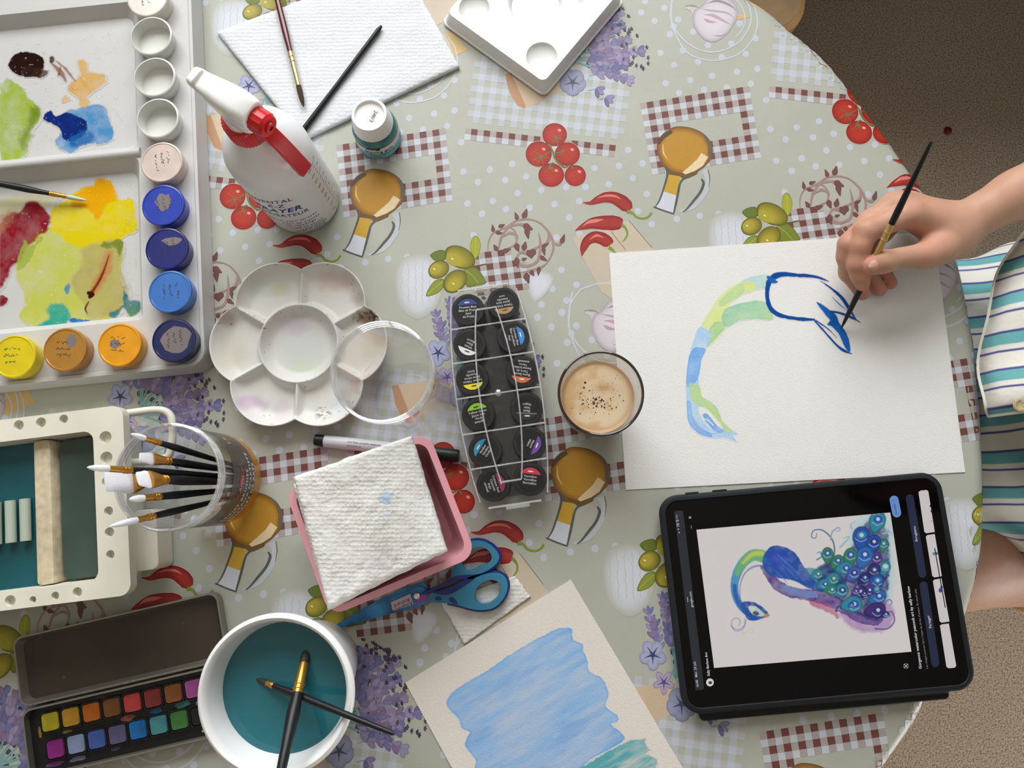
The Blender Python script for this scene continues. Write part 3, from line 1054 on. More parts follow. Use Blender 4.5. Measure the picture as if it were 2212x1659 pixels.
# --- chillies and the beige board behind them
PR.poly([(1236,514),(1358,476),(1440,575),(1330,650),(1300,632)], lin(196, 182, 162), 2)
PR.stroke([(1320,500),(1352,541)], 1.5, lin(150, 110, 74), 2.2); PR.stroke([(1358,476),(1408,535)], 1.2, lin(120, 96, 72), 2.2)
CE, CI, CC = lin(116, 28, 26), lin(148, 38, 34), lin(162, 50, 44)
def chili(pts, ws, layer):
    q = trl(T, pts)
    PR.stroke(q, [w / 5.352 + 1.2 for w in ws], lin(222, 196, 184), layer - 0.1)
    for k, (f, c) in enumerate(((1.0, CE), (0.86, CI), (0.5, CC))):
        PR.stroke(q, [w / 5.352 * f for w in ws], c, layer + 0.1 * k)
chili([(690,1005),(780,1010),(860,975),(950,945),(1050,950),(1140,995),(1200,1050),(1230,1090)], [10, 45, 90, 120, 140, 160, 150, 80], 3.0)
PR.stroke(trl(T, [(860,950),(960,925),(1060,930),(1130,965)]), [1, 5, 5, 1], lin(216, 122, 110), 3.6)
PR.stroke(trl(T, [(1200,1110),(1260,1120),(1310,1170),(1390,1188),(1450,1165),(1485,1118)]), [8, 5, 4.5, 4, 4, 5], lin(128, 146, 56), 3.65)
chili([(600,1330),(690,1285),(800,1245),(920,1238),(1040,1240),(1120,1245),(1148,1250)], [6, 70, 130, 165, 175, 140, 80], 3.0)
PR.stroke(trl(T, [(690,1275),(760,1230),(840,1215),(930,1200)]), [1, 7, 8, 1], lin(214, 122, 112), 3.6)
PR.stroke(trl(T, [(1145,1262),(1195,1320),(1200,1390),(1150,1460)]), [7, 4.5, 4, 2], lin(122, 140, 54), 3.65)
chili([(680,1625),(695,1540),(740,1450),(820,1405),(910,1420),(980,1465),(1005,1495)], [8, 80, 110, 135, 145, 140, 90], 3.35)
PR.stroke(trl(T, [(770,1430),(850,1385),(930,1410)]), [1, 6, 1], lin(214, 122, 110), 3.75)
PR.stroke(trl(T, [(990,1520),(1030,1550),(1070,1590)]), [9, 6, 3], lin(128, 146, 56), 3.8)
# --- script patch: pale veil with rows of handwriting
PR.blob([(868,560),(915,548),(960,570),(958,620),(940,668),(900,690),(862,660),(852,600)], CLOTH, lin(198, 201, 205), lin(208, 211, 220), 1.2, k1=0.75)
PR.blob([(1135,600),(1160,585),(1190,590),(1195,610),(1175,640),(1150,650)], CLOTH, lin(198, 201, 205), lin(208, 211, 220), 1.2, k1=0.75)
rnd = random.Random(5)
for i in range(6):
    x = 868 + i * 15; y = 560 + rnd.random() * 10
    pts = []
    while y < 655:
        pts.append((x + rnd.uniform(-1.8, 1.8), y)); y += rnd.uniform(3, 6)
    PR.stroke(pts, 1.1, lin(180, 183, 172), 1.8, smooth=2)
# --- olives on a brown check patch, with a scroll
T = tr(900, 440, 6.506)
o = np.array(T(770, 705)); cu = np.array((182 / 2 / 6.506, -24 / 2 / 6.506)); rv = np.array((25 / 2 / 6.506, 168 / 2 / 6.506))
for r in range(0, 7):
    for c in range(0, 8):
        if (r == 0 and c > 5) or (r == 1 and c > 5):
            continue
        if r % 2 == 0:
            col = BROWN if c % 2 == 0 else HALF
        else:
            col = GWHITE if c % 2 == 1 else HALF
        gcell(o, cu, rv, c, r, c + 1.02, r + 1.02, col, 1.5)
LV1, LV2 = lin(86, 104, 42), lin(124, 138, 44)
for pts, ca, cb in (([(195,715),(290,660),(390,660),(420,770),(280,810),(215,765)], lin(66, 82, 38), lin(104, 118, 46)),
                    ([(750,600),(780,490),(830,450),(880,500),(900,600),(870,720),(820,785),(770,690)], LV2, lin(162, 164, 56)),
                    ([(660,930),(800,885),(900,970),(950,1050),(975,1120),(860,1145),(710,1165),(670,1030)], LV1, lin(118, 130, 46)),
                    ([(130,1290),(170,1190),(260,1080),(380,1060),(370,1180),(290,1260),(180,1300)], LV1, lin(136, 146, 52))):
    PR.blob(trl(T, pts), ca, cb, cb, 3, smooth=3)
PR.stroke(trl(T, [(670,925),(780,1010),(870,1120)]), 1.2, lin(170, 176, 90), 3.3)
PR.stroke(trl(T, [(820,770),(830,600),(830,470)]), 1.2, lin(180, 186, 90), 3.3)
PR.stroke(trl(T, [(150,1280),(260,1180),(370,1090)]), 1.2, lin(170, 176, 90), 3.3)
for x, y, rx, ry, rot, fx, fy in ((540,1090,190,140,-42,-20,60), (310,925,155,122,-30,-50,-10), (610,752,228,146,27,-90,40)):
    cx, cy = T(x, y); q = T(x + fx, y + fy)
    PR.ell(cx, cy, rx / 6.506, ry / 6.506, rot, lin(84, 82, 30), lin(118, 112, 36), lin(170, 158, 52), 3.5 if x < 600 else 3.6, n=26, focus=q, k1=0.88, k2=0.5)
    q = T(x + fx * 1.2, y + fy * 0.6)
    PR.ell(q[0], q[1], 3.2, 1.8, 30, lin(190, 182, 100), lin(214, 212, 160), lin(232, 232, 200), 3.8, n=10)
PR.stroke(trl(T, [(820,890),(900,865),(985,848)]), [4, 3, 2.5], lin(96, 84, 44), 3.9)
SCR = lin(160, 132, 128); SCD = lin(112, 74, 72)
for pts, w in (([(1000,680),(1010,540),(1080,410),(1270,325),(1400,240),(1560,218),(1720,262),(1850,390),(1915,540),(1910,680),(1830,830),(1730,905),(1600,945),(1490,965)], [1, 2, 2.5, 3, 3, 2.5, 2, 3.5, 4, 3, 2, 4, 4, 1.5]),
               ([(1150,640),(1180,500),(1220,420),(1310,320),(1470,292),(1550,345)], [2, 4, 4, 3, 4, 7]), ([(1210,470),(1310,412),(1400,440),(1425,490)], [1, 4, 4, 1]),
               ([(1400,440),(1390,570),(1250,635)], [2, 3, 1]), ([(1300,330),(1370,370),(1410,440)], [1.5, 2, 1.5]),
               ([(1715,400),(1740,600),(1700,800),(1580,872),(1470,872),(1405,790),(1455,690),(1580,682),(1720,600)], [1, 5, 4, 4, 6, 3, 3, 8, 2]),
               ([(1850,420),(1850,520),(1760,600)], [2, 5, 1]), ([(1920,550),(2000,575),(2060,500)], [2, 5, 5])):
    sk_ = globals().get('sk_', 0) + 1
    PR.stroke(trl(T, pts), [v * 1.45 for v in w], SCR, 4.0 + 0.04 * sk_)
def leaf(x, y, ang, ln, wd, col, layer=4.4):
    a = math.radians(ang); ca, sa = math.cos(a), math.sin(a)
    sh = [(0, 0.12), (0.25, 0.5), (0.55, 0.42), (1, 0.0), (0.6, -0.3), (0.3, -0.5), (0, -0.2)]
    leaf.n = getattr(leaf, 'n', 0) + 1; layer = 4.4 + leaf.n * 0.03
    PR.poly([T(x + (u * ln) * ca - (v * wd) * sa, y + (u * ln) * sa + (v * wd) * ca) for u, v in sh], col, layer, smooth=3)
for x, y, a, l, w in ((1500,205,-70,115,60),(1420,230,-110,95,45),(1150,325,-20,80,40),(1080,400,-100,90,40),(1110,400,10,85,40),(1500,300,25,120,70),(1545,340,80,130,60),
                      (1395,560,70,100,60),(1200,680,-20,110,50),(1130,660,-120,80,50),(1500,650,-75,100,60),(1560,660,60,100,60),(1650,640,110,110,70),(2030,560,-70,115,50),
                      (1760,610,-30,90,40),(1780,610,80,100,40),(1730,740,30,100,45),(1600,940,55,75,50),(1530,980,70,120,70),(1720,890,95,100,45),(1400,760,80,120,60),(1480,790,-20,60,35)):
    leaf(x, y, a, l * 1.25, w * 1.35, SCD)
# --- garlic inside white rings, amber wedge behind
T = tr(1430, 0, 4.706)
PR.poly(trl(T, [(745,-60),(770,200),(880,178),(1065,85),(980,-10),(900,-90)]), lin(208, 176, 116), 2)
PR.stroke(trl(T, [(120,-110),(95,60),(110,280),(240,520),(400,600),(560,615),(760,560),(900,430),(968,260),(940,80),(860,-40)]), 3.2, GWHITE, 2.40)
PR.stroke(trl(T, [(200,-130),(100,20),(110,260),(300,470),(540,530),(780,430),(900,230),(880,60),(800,-60),(640,-150),(420,-190),(200,-130)]), 3.2, GWHITE, 2.50)
PR.stroke(trl(T, [(720,-40),(815,80),(845,200),(815,300),(755,372)]), 2.8, GWHITE, 2.6)
GA = lin(204, 196, 202)
PR.blob(trl(T, [(310,190),(330,280),(400,380),(480,425),(560,420),(660,350),(740,230),(775,120),(720,10),(600,-60),(480,-30),(400,60),(330,105)]), lin(168, 158, 168), GA, lin(212, 206, 212), 3)
PR.poly(trl(T, [(290,110),(240,90),(275,45),(400,72),(420,60),(400,110),(320,160)]), lin(196, 190, 194), 2.9)
for pts, w, c in (([(420,150),(520,160),(620,210),(710,260)], 7, lin(186, 160, 174)), ([(400,90),(500,110),(650,130),(750,190)], 5, lin(176, 164, 178)), ([(450,40),(560,10),(680,50),(760,110)], 6, lin(150, 138, 152)),
                  ([(420,190),(480,220),(560,230)], 7, lin(192, 152, 166)), ([(520,365),(600,365),(650,345)], 2, lin(140, 128, 130)), ([(240,60),(320,62),(390,85)], 4, lin(150, 138, 120))):
    PR.stroke(trl(T, pts), [0.5, w, w * 0.8, 0.5], c, 3.4)
# --- lavender bouquet in a terracotta pot, petunia at (1237,178)
PX, PY = 1237.0, 178.0
PR.poly([(1091,160),(1105,158),(1225,140),(1240,190),(1210,198),(1165,222),(1133,234),(1118,228),(1100,196)], lin(202, 180, 154), 2.0)
PR.poly([(1091,160),(1104,158),(1136,230),(1133,235),(1117,228),(1099,196)], lin(184, 142, 108), 2.1)
rnd = random.Random(11)
PUR = [lin(122, 116, 156), lin(138, 126, 160), lin(104, 100, 142), lin(146, 136, 168), lin(126, 108, 138), lin(112, 112, 158)]
DRK = [lin(64, 56, 80), lin(78, 68, 92), lin(56, 52, 72)]
TEAL = lin(122, 164, 162)
def petal(x, y, ang, ln, wd, col, layer):
    a = math.radians(ang)
    PR.ell(x + math.cos(a) * ln / 2, y + math.sin(a) * ln / 2, ln / 2, wd / 2, ang, tuple(v * 0.72 for v in col), col, tuple(min(1, v * 1.15) for v in col), layer, n=9)
for i in range(16):          # dark filler heads
    x, y = PX + rnd.uniform(-10, 95), PY + rnd.uniform(-175, -30)
    for k in range(5):
        petal(x + rnd.uniform(-9, 9), y + rnd.uniform(-9, 9), rnd.uniform(0, 360), 13, 7, rnd.choice(DRK), 2.2 + 0.03 * (i * 5 + k) / 5)
stems = []
for i in range(13):
    a = -100 + i * 10 + rnd.uniform(-4, 4)
    L = rnd.uniform(120, 150)
    x0, y0 = PX - 12 + rnd.uniform(-6, 6), PY - 50 + rnd.uniform(-6, 6)
    x1, y1 = x0 + math.cos(math.radians(a)) * L, y0 + math.sin(math.radians(a)) * L * (0.85 if a < -60 else 1)
    stems.append((x0, y0, x1, y1, a))
    PR.stroke([(x0, y0), ((x0 + x1) / 2 + rnd.uniform(-6, 6), (y0 + y1) / 2), (x1, y1)], [4, 3.5, 1.5], TEAL, 2.7 + 0.025 * i)
for x0, y0, x1, y1, a in stems:
    for t in np.linspace(0.40, 1.0, 6):
        x, y = x0 + (x1 - x0) * t, y0 + (y1 - y0) * t
        for s in (-32, 8, 36):
            petal(x, y, a + s + rnd.uniform(-8, 8), 25 - 6 * t, 10.5, rnd.choice(PUR), 3.0 + rnd.random() * 0.4)
for i in range(46):          # tiny dark three-tipped buds at the rim of the bunch
    a = math.radians(rnd.uniform(-78, 8)); r_ = rnd.uniform(110, 172)
    x, y = PX - 4 + math.cos(a) * r_, PY - 48 + math.sin(a) * r_ * 0.85
    for s in (-45, 0, 45):
        petal(x, y, math.degrees(a) + s, 6.5, 3, DRK[i % 3], 3.5 + 0.02 * (i % 9) + 0.004 * s / 45)
for (x, y, a) in ((PX + 52, PY - 18, -12), (PX + 84, PY - 30, -8), (PX + 50, PY + 14, 30), (PX + 70, PY + 34, 25)):   # loose sprig
    PR.stroke([(x - 16, y + 4), (x, y)], 2, TEAL, 2.95)
    for s in (-35, 5, 45):
        petal(x, y, a + s, 21, 10, rnd.choice(PUR[:4]), 3.4 + s * 0.002)
for (x, y) in ((PX - 58, PY - 150), (PX - 46, PY - 130), (PX - 30, PY - 175), (PX - 24, PY - 140)):
    PR.stroke([(x + 10, y + 60), (x, y)], 2, TEAL, 3.0)
    for k in range(4):
        for s in (-40, 0, 40):
            petal(x + k * 2.5, y + k * 13, -100 + s, 16, 7, rnd.choice(PUR), 3.2 + 0.03 * (k * 3 + s / 40))
def flower(cx, cy, r, n, col, core, layer, wide=1.0):
    for k in range(n):
        a = 360 / n * k + 18
        petal(cx, cy, a, r, r * 0.85 * wide, col, layer + 0.03 * k)
    for k in range(n):
        a = math.radians(360 / n * k + 18)
        PR.stroke([(cx, cy), (cx + math.cos(a) * r * 0.62, cy + math.sin(a) * r * 0.62)], [r * 0.16, 0.6], core, layer + 0.3 + 0.03 * k)
    PR.disc(cx, cy, r * 0.16, core, layer + 0.55)
flower(PX - 53, PY - 82, 27, 5, lin(156, 160, 190), lin(62, 66, 112), 4.0)
flower(PX - 33, PY - 36, 22, 5, lin(164, 150, 178), lin(84, 78, 128), 4.0, 0.7)
flower(PX, PY, 30, 5, lin(142, 146, 172), lin(70, 84, 112), 4.4, 1.35)

vx = np.array(PR.v); base = PN(vx[:, 0], vx[:, 1])[:, :2]
lay = np.array(PR.z); colr = np.array(PR.c); tri = np.array(PR.f)
allp = []; allc = []; allf = []; nv = 0
for i in range(-4, 4):
    for j in range(-3, 4):
        off = i * VA + j * VB
        q = base + off
        if q[:, 0].max() < -0.75 or q[:, 0].min() > 0.46 or q[:, 1].max() < -0.46 or q[:, 1].min() > 0.66:
            continue
        p3, d = cloth_map(q[:, 0], q[:, 1], 0.00006 + lay * 0.000045)
        inside = (d < 0.10) & (q[:, 0] > -0.8)
        t = tri[inside[tri].all(1)]
        if len(t) == 0:
            continue
        used, inv = np.unique(t.ravel(), return_inverse=True)
        allp.append(p3[used]); allc.append(colr[used]); allf.append(inv.reshape(-1, 3) + nv); nv += len(used)
F_ = np.concatenate(allf); P_ = np.concatenate(allp); C_ = np.concatenate(allc)
# face the triangles upward / outward
e1 = P_[F_[:, 1]] - P_[F_[:, 0]]; e2 = P_[F_[:, 2]] - P_[F_[:, 0]]
nz = np.cross(e1, e2); ref = np.zeros_like(nz); ref[:, 2] = 1.0
mid = P_[F_].mean(1); low = mid[:, 2] < ZT - 0.004
ref[low, 0] = mid[low, 0] + 0.2; ref[low, 1] = mid[low, 1] - 0.1; ref[low, 2] = 0.0
flip = (nz * ref).sum(1) < 0
F_[flip] = F_[flip][:, ::-1]
pr = grid_mesh('printed_pattern', P_, F_, C_, cm_print, parent=cloth, smooth=False)
# ================================================================== sheets of watercolour paper
def paper_mat(name, col, attr=False, tint=None):
    m = mat(name, None if attr else col, 0.85, 0.15, attr=attr)
    nt = m.node_tree; bs = nt.nodes['Principled BSDF']
    tc = [n for n in nt.nodes if n.type == 'TEX_COORD'][0]
    w = nt.nodes.new('ShaderNodeTexNoise'); w.inputs['Scale'].default_value = 620; w.inputs['Detail'].default_value = 3
    nt.links.new(tc.outputs['Object'], w.inputs['Vector'])
    b1 = nt.nodes.new('ShaderNodeBump'); b1.inputs['Strength'].default_value = 0.45; b1.inputs['Distance'].default_value = 0.0007
    nt.links.new(w.outputs['Fac'], b1.inputs['Height']); nt.links.new(b1.outputs[0], bs.inputs['Normal'])
    return m


PAPER = lin(230, 229, 227)
PH = 0.0008
b = MB()
pc = [P(1316, 547, PH), P(1352, 1058, PH), P(2085, 1020, PH), P(2017, 500, PH)]
b.prism([tuple(q)[:2] for q in pc], ZT + 0.0003, ZT + PH)
sheet = b.build('watercolor_sheet', paper_mat('cold_press_paper', PAPER), origin='auto', smooth=False)
tag(sheet, 'large white watercolor sheet with a half painted blue and green peacock', 'paper')
cv = Canvas(1470, 575, 1862, 965, 0.9, PAPER)
T = tr(1380, 540, 3.607)
X, Y = cv.x, cv.y
nz = fbm(X, Y, 26, 3); nf = fbm(X, Y, 9, 8)
def wash(pts, col, alpha, wob=3.0, soft=1.0, seed=1, pool=0.5, noise_amt=0.5, smooth=3):
    d = sd_poly(cv.x, cv.y, smooth_line(trl(T, pts), smooth, closed=True)) + (fbm(cv.x, cv.y, 10, seed) - 0.5) * wob
    body = sstep(soft, -soft, d)
    edgep = np.exp(-((d + 1.2) / 1.3) ** 2) * pool
    a = body * alpha * (1 - noise_amt + noise_amt * 2 * fbm(cv.x, cv.y, 22, seed + 5)) + body * edgep * alpha * 0.6
    cv.paint(np.clip(a, 0, 0.98), col)
LB, MBL, GR, YG, TL = lin(172, 206, 240), lin(112, 168, 232), lin(176, 212, 158), lin(214, 226, 140), lin(164, 208, 206)
neck = [(470,600),(430,700),(395,820),(375,950),(367,1080),(372,1200),(378,1300),(400,1370),(450,1420),(520,1455),(600,1465),(660,1462),(720,1480),(765,1497),(735,1445),(770,1435),(720,1400),(650,1330),(620,1250),(560,1180),(490,1140),(470,1060),(468,960),(490,850),(525,770),(560,650)]
upper = [(810,250),(700,300),(610,390),(560,470),(500,560),(468,645),(480,700),(545,660),(530,760),(620,680),(700,590),(780,552),(880,535),(1030,545),(1040,490),(985,445),(985,410),(920,395),(800,415),(700,440),(740,390),(820,340),(900,312),(900,260)]
wash([(1015,195),(880,210),(795,255),(790,345),(900,312),(1010,285)], TL, 0.62, seed=2)
wash(upper, YG, 0.85, seed=3)
wash([(700,445),(800,415),(920,395),(985,410),(1040,500),(1030,545),(880,535),(780,552),(700,600),(650,560),(660,480)], lin(150, 204, 180), 0.7, seed=5)
wash([(720,310),(800,260),(820,330),(720,400),(640,440),(630,400)], GR, 0.6, seed=6)
wash([(590,560),(680,590),(560,730),(530,760),(530,680)], lin(140, 198, 150), 0.55, seed=7)
wash(neck, LB, 0.8, seed=9)
wash([(395,820),(375,950),(372,1060),(430,1050),(470,960),(490,850),(520,775),(440,760)], MBL, 0.75, seed=11)
wash([(375,1180),(380,1310),(410,1380),(470,1430),(560,1460),(560,1430),(470,1380),(420,1300),(410,1200)], MBL, 0.6, seed=12)
wash([(400,1040),(470,1060),(490,1140),(560,1185),(620,1260),(655,1340),(725,1410),(690,1420),(600,1340),(520,1240),(440,1200),(400,1130)], lin(188, 216, 134), 0.8, seed=14)
cv.fill(smooth_line(trl(T, [(462,1228),(520,1232),(580,1290),(655,1385),(610,1402),(540,1370),(490,1310)]), 3, closed=True), PAPER, 1.0)
wash([(498,1278),(540,1282),(590,1350),(660,1410),(600,1415),(520,1335)], MBL, 0.8, seed=15)
cv.line(trl(T, [(510,1318),(545,1330),(580,1365)]), 1.1, PAPER)
cv.line(trl(T, [(430,1320),(480,1380),(560,1430),(640,1420)]), 0.8, lin(120, 160, 200), alpha=0.6)
DB = lin(14, 74, 152); DB2 = lin(26, 98, 182)
cv.line(trl(T, [(1480,245),(1370,207),(1240,197),(1130,190),(1060,205),(1015,250),(1000,330),(1010,420),(1060,490),(1150,522),(1250,537),(1340,542),(1370,540)]), [1.2, 3.2, 4.0, 5.0, 7, 6, 4.6, 4.4, 5, 4, 4.2, 3.4, 1.5], DB, wob=2.2)
cv.line(trl(T, [(1010,215),(1040,240),(1080,250)]), [4, 6, 2], DB2, wob=4)
cv.line(trl(T, [(1360,540),(1450,640),(1540,740),(1600,785),(1660,810)]), [1.8, 2.0, 2.4, 3.4, 0.6], DB, wob=1)
cv.line(trl(T, [(1380,550),(1480,620),(1545,688)]), [1.6, 1.3, 0.6], DB, wob=1)
cv.fill(smooth_line(trl(T, [(1383,405),(1440,432),(1490,470),(1535,505),(1565,570),(1615,645),(1643,720),(1645,800),(1605,755),(1565,670),(1510,602),(1468,580),(1490,548),(1458,510),(1418,462)]), 3, closed=True), DB2, 1.2, wob=2)
cv.fill(smooth_line(trl(T, [(1490,480),(1530,510),(1555,570),(1520,590),(1475,580),(1495,545)]), 3, closed=True), DB, 2.5, alpha=0.7)
cv.line(trl(T, [(1490,480),(1560,490),(1650,522),(1732,568)]), [2.5, 2.4, 3.2, 0.3], DB, wob=1)
cv.line(trl(T, [(1415,240),(1500,300),(1580,370),(1640,460),(1690,540)]), [0.6, 2.2, 3.6, 4.0, 0.8], DB, wob=1.5)
cv.line(trl(T, [(1508,368),(1560,420),(1620,470)]), [0.5, 1.2, 0.5], DB2)
cv.mesh('painted_peacock', paper_mat('watercolor_paint', PAPER, attr=True), sheet, PH + 0.00012)

# ------------------------------------------------------------------ sheet with the blue wash and a perforated edge
CREAM = lin(228, 220, 212)
A_, B_ = Vector(P(1233, 1252, PH)), Vector(P(875, 1475, PH))
R_ = Vector(P(1475, 1659, PH))
dv = (R_ - A_).normalized(); ln = 0.25
D_ = A_ + dv * ln; E_ = B_ + dv * ln
poly = [tuple(B_)[:2]]
npf = 118
n_out = Vector((B_.x - A_.x, B_.y - A_.y)).normalized()
for k in range(1, npf * 2):
    q = B_ + dv * ln * k / (npf * 2)
    o_ = -0.00055 if k % 2 else 0.0
    poly.append((q.x + n_out.x * -o_ * -1, q.y + n_out.y * -o_ * -1))
poly += [tuple(E_)[:2], tuple(D_)[:2], tuple(A_)[:2]]
b = MB(); b.prism(poly, ZT + 0.0003, ZT + PH + 0.0006)
wsheet = b.build('watercolor_sheet', paper_mat('cream_paper', CREAM), origin='auto', smooth=False)
tag(wsheet, 'cream paper with a broad sky blue wash and one perforated edge', 'paper')
cv = Canvas(955, 1345, 1440, 1700, 1.0, CREAM)
T = tr(850, 1200, 3.403)
ca, sa = math.cos(math.radians(-31)), math.sin(math.radians(-31))
U = cv.x * ca + cv.y * sa; V = -cv.x * sa + cv.y * ca
strk = fbm(U * 0.22, V, 14, 4)
blue = [(395,1055),(480,970),(700,840),(900,700),(1100,590),(1200,540),(1310,535),(1320,620),(1390,650),(1390,700),(1420,740),(1440,850),(1530,900),(1582,1010),(1560,1110),(1640,1170),(1650,1220),(1600,1240),(1690,1320),(1690,1360),(1600,1420),(1380,1560),(1300,1900),(640,1900),(600,1600),(605,1500),(560,1450),(525,1380),(560,1300),(500,1270),(480,1200),(410,1130)]
d = sd_poly(cv.x, cv.y, smooth_line(trl(T, blue), 3, closed=True)) + (fbm(cv.x, cv.y, 9, 2) - 0.5) * 4
body = sstep(1.2, -1.2, d)
a = body * np.clip(0.74 + (strk - 0.5) * 0.55 + 0.25 * np.exp(-((d + 1.5) / 2.2) ** 2), 0.25, 0.97)
cv.paint(a, lin(126, 180, 232))
deep = body * sstep(0.52, 0.72, fbm(U * 0.25, V, 30, 9)) * 0.4
cv.paint(deep, lin(84, 150, 222))
teal = [(1380,1560),(1560,1450),(1740,1358),(1850,1345),(1855,1400),(1885,1430),(1850,1460),(1945,1500),(1930,1560),(1980,1700),(1300,1800)]
d = sd_poly(cv.x, cv.y, trl(T, teal)) + (fbm(cv.x, cv.y, 7, 12) - 0.5) * 5
cv.paint(sstep(1.2, -1.2, d) * np.clip(0.75 + (strk - 0.5) * 1.6, 0.15, 0.97), lin(84, 170, 180))
cv.mesh('blue_wash', paper_mat('watercolor_paint', CREAM, attr=True), wsheet, PH + 0.0006 + 0.00012)
# ================================================================== palettes
WHITE = lin(198, 197, 195)
pl_white = mat('white_plastic', WHITE, 0.38, 0.45, noise=(8, 0.02))
pl_attr = mat('stained_white_plastic', None, 0.42, 0.4, attr=True)
wet_paint = mat('wet_watercolor', None, 0.16, 0.25, attr=True)
ink_black = mat('black_ink', lin(28, 28, 30), 0.6)
clear_milky = clear_mat('milky_plastic', base=0.05, edge=0.5, rough=0.12, haze=(lin(225, 225, 222), 0.55))

# ------------------------------------------------------------------ the big folding palette with two mixing wells
ZP = 0.020
fp = Fr((447, 792), (0, 835), (445, 790), ZP)
root = thing('paint_palette', 'large white palette with two mixing wells full of wet paint', 'palette', fp.at(-150, 180, 0))
out0 = rrect(-306, -1, 1, 402, 16); out1 = rrect(-304, 1, -1, 400, 15); out2 = rrect(-301, 4, -4, 397, 13)
w1 = rrect(-250, 48, -55, 200, 5); w1f = rrect(-243, 55, -62, 193, 9)
w2 = rrect(-250, 210, -55, 357, 5); w2f = rrect(-243, 217, -62, 349, 9)
L = fp.loop
b = MB()
zb, zt, zf = ZT + 0.0008, ZT + ZP, ZT + 0.0085
wall(b, L(out0), zb, L(out1), ZT + 0.014); wall(b, L(out1), ZT + 0.014, L(out1), ZT + 0.0215)
wall(b, L(out1), ZT + 0.0215, L(out2), ZT + 0.0215); wall(b, L(out2), ZT + 0.0215, L(rrect(-300, 5, -5, 396, 12.5)), zt)
plate(b, L(rrect(-300, 5, -5, 396, 12.5)), [L(w1), L(w2)], zt)
wall(b, L(w1), zt, L(w1f), zf); wall(b, L(w2), zt, L(w2f), zf)
plate(b, L(w1f), [], zf); plate(b, L(w2f), [], zf); plate(b, L(out0), [], zb)
b.build('tray', pl_white, parent=root, weld=True, bevel=0.0008)
rb = MB()
rb.tube([fp.at(-252, 205, ZP - 0.001), fp.at(-53, 205, ZP - 0.001)], 0.0046, 16)
rb.build('divider_ridge', pl_white, parent=root)
# paint in the wells (colours of the paint itself)
PW = WHITE
cv = Canvas(0, 60, 306, 712, 0.9, PW)
X, Y = cv.x, cv.y
def pblob(T, pts, col, alpha=0.95, soft=1.5, wob=13, ws=20, seed=1, tex=0.25, ts=26):
    q = smooth_line(trl(T, pts), 3, closed=True)
    qa = np.array(q); m = soft + wob
    i0, i1 = np.searchsorted(cv.xs, [qa[:, 0].min() - m, qa[:, 0].max() + m]); j0, j1 = np.searchsorted(cv.ys, [qa[:, 1].min() - m, qa[:, 1].max() + m])
    if i1 <= i0 or j1 <= j0:
        return
    S = (slice(j0, j1), slice(i0, i1))
    X, Y = cv.x[S], cv.y[S]
    d = sd_poly(X, Y, q) + (fbm(X, Y, ws, seed) - 0.5) * wob + (fbm(X, Y, 5, seed + 21) - 0.5) * 3.0
    a = sstep(soft, -soft, d) * alpha * (1 - tex + 2 * tex * fbm(X, Y, ts, seed + 3))
    a = np.clip(a * (1 - 0.75 * (fbm(X, Y, 7, seed + 9) > 0.80)), 0, 1)
    cv.rgb[S] += (np.asarray(col) - cv.rgb[S]) * a[..., None]
    cv.a[S] = np.maximum(cv.a[S], a)
T1 = tr(0, 0, 3.95); T2 = tr(0, 400, 3.607)
pblob(T1, [(0,720),(180,735),(250,830),(330,920),(335,1000),(260,1130),(300,1150),(245,1215),(220,1330),(0,1370)], lin(150, 172, 62), 0.85, seed=2, tex=0.5)
pblob(T1, [(270,920),(330,930),(335,1010),(260,1120),(200,1280),(170,1200),(240,1060)], lin(104, 128, 24), 0.8, soft=8, seed=3)
pblob(T1, [(670,520),(740,540),(750,620),(880,640),(905,700),(850,750),(780,790),(720,860),(620,800),(590,730),(680,650)], lin(204, 160, 84), 0.85, soft=3, seed=4, tex=0.4)
pblob(T1, [(520,840),(580,820),(590,860),(530,880)], lin(206, 164, 96), 0.7, seed=5); pblob(T1, [(690,850),(760,860),(740,900),(690,910)], lin(206, 164, 96), 0.7, seed=5)
pblob(T1, [(75,560),(110,480),(180,445),(280,455),(360,490),(375,560),(340,640),(240,660),(130,630)], lin(36, 16, 12), 1.0, wob=5, seed=6, tex=0.06)
pblob(T1, [(430,480),(470,480),(450,540),(420,530)], lin(66, 32, 22), 0.95, seed=8); pblob(T1, [(300,600),(420,590),(400,640),(330,660)], lin(58, 28, 22), 0.9, wob=14, seed=9)
for pts, w in (([(440,540),(520,620),(560,690)], [2, 6, 2]), ([(480,520),(560,590),(640,690)], [1, 3, 1]), ([(520,560),(500,640)], [1, 2])):
    cv.line(trl(T1, pts), w, lin(120, 72, 46), soft=2, alpha=0.8, wob=3)
pblob(T1, [(540,960),(640,930),(780,900),(880,905),(930,1000),(955,1190),(800,1225),(690,1245),(600,1305),(475,1235),(530,1120)], lin(76, 136, 186), 0.85, soft=2, seed=10, tex=0.5)
pblob(T1, [(370,1010),(430,940),(480,990),(560,955),(640,985),(740,1040),(730,1140),(640,1200),(540,1190),(520,1110),(470,1070)], lin(14, 38, 112), 1.0, wob=7, seed=11, tex=0.08)
pblob(T1, [(600,1180),(740,1120),(800,1190),(640,1250)], lin(28, 90, 156), 0.8, soft=5, seed=12)
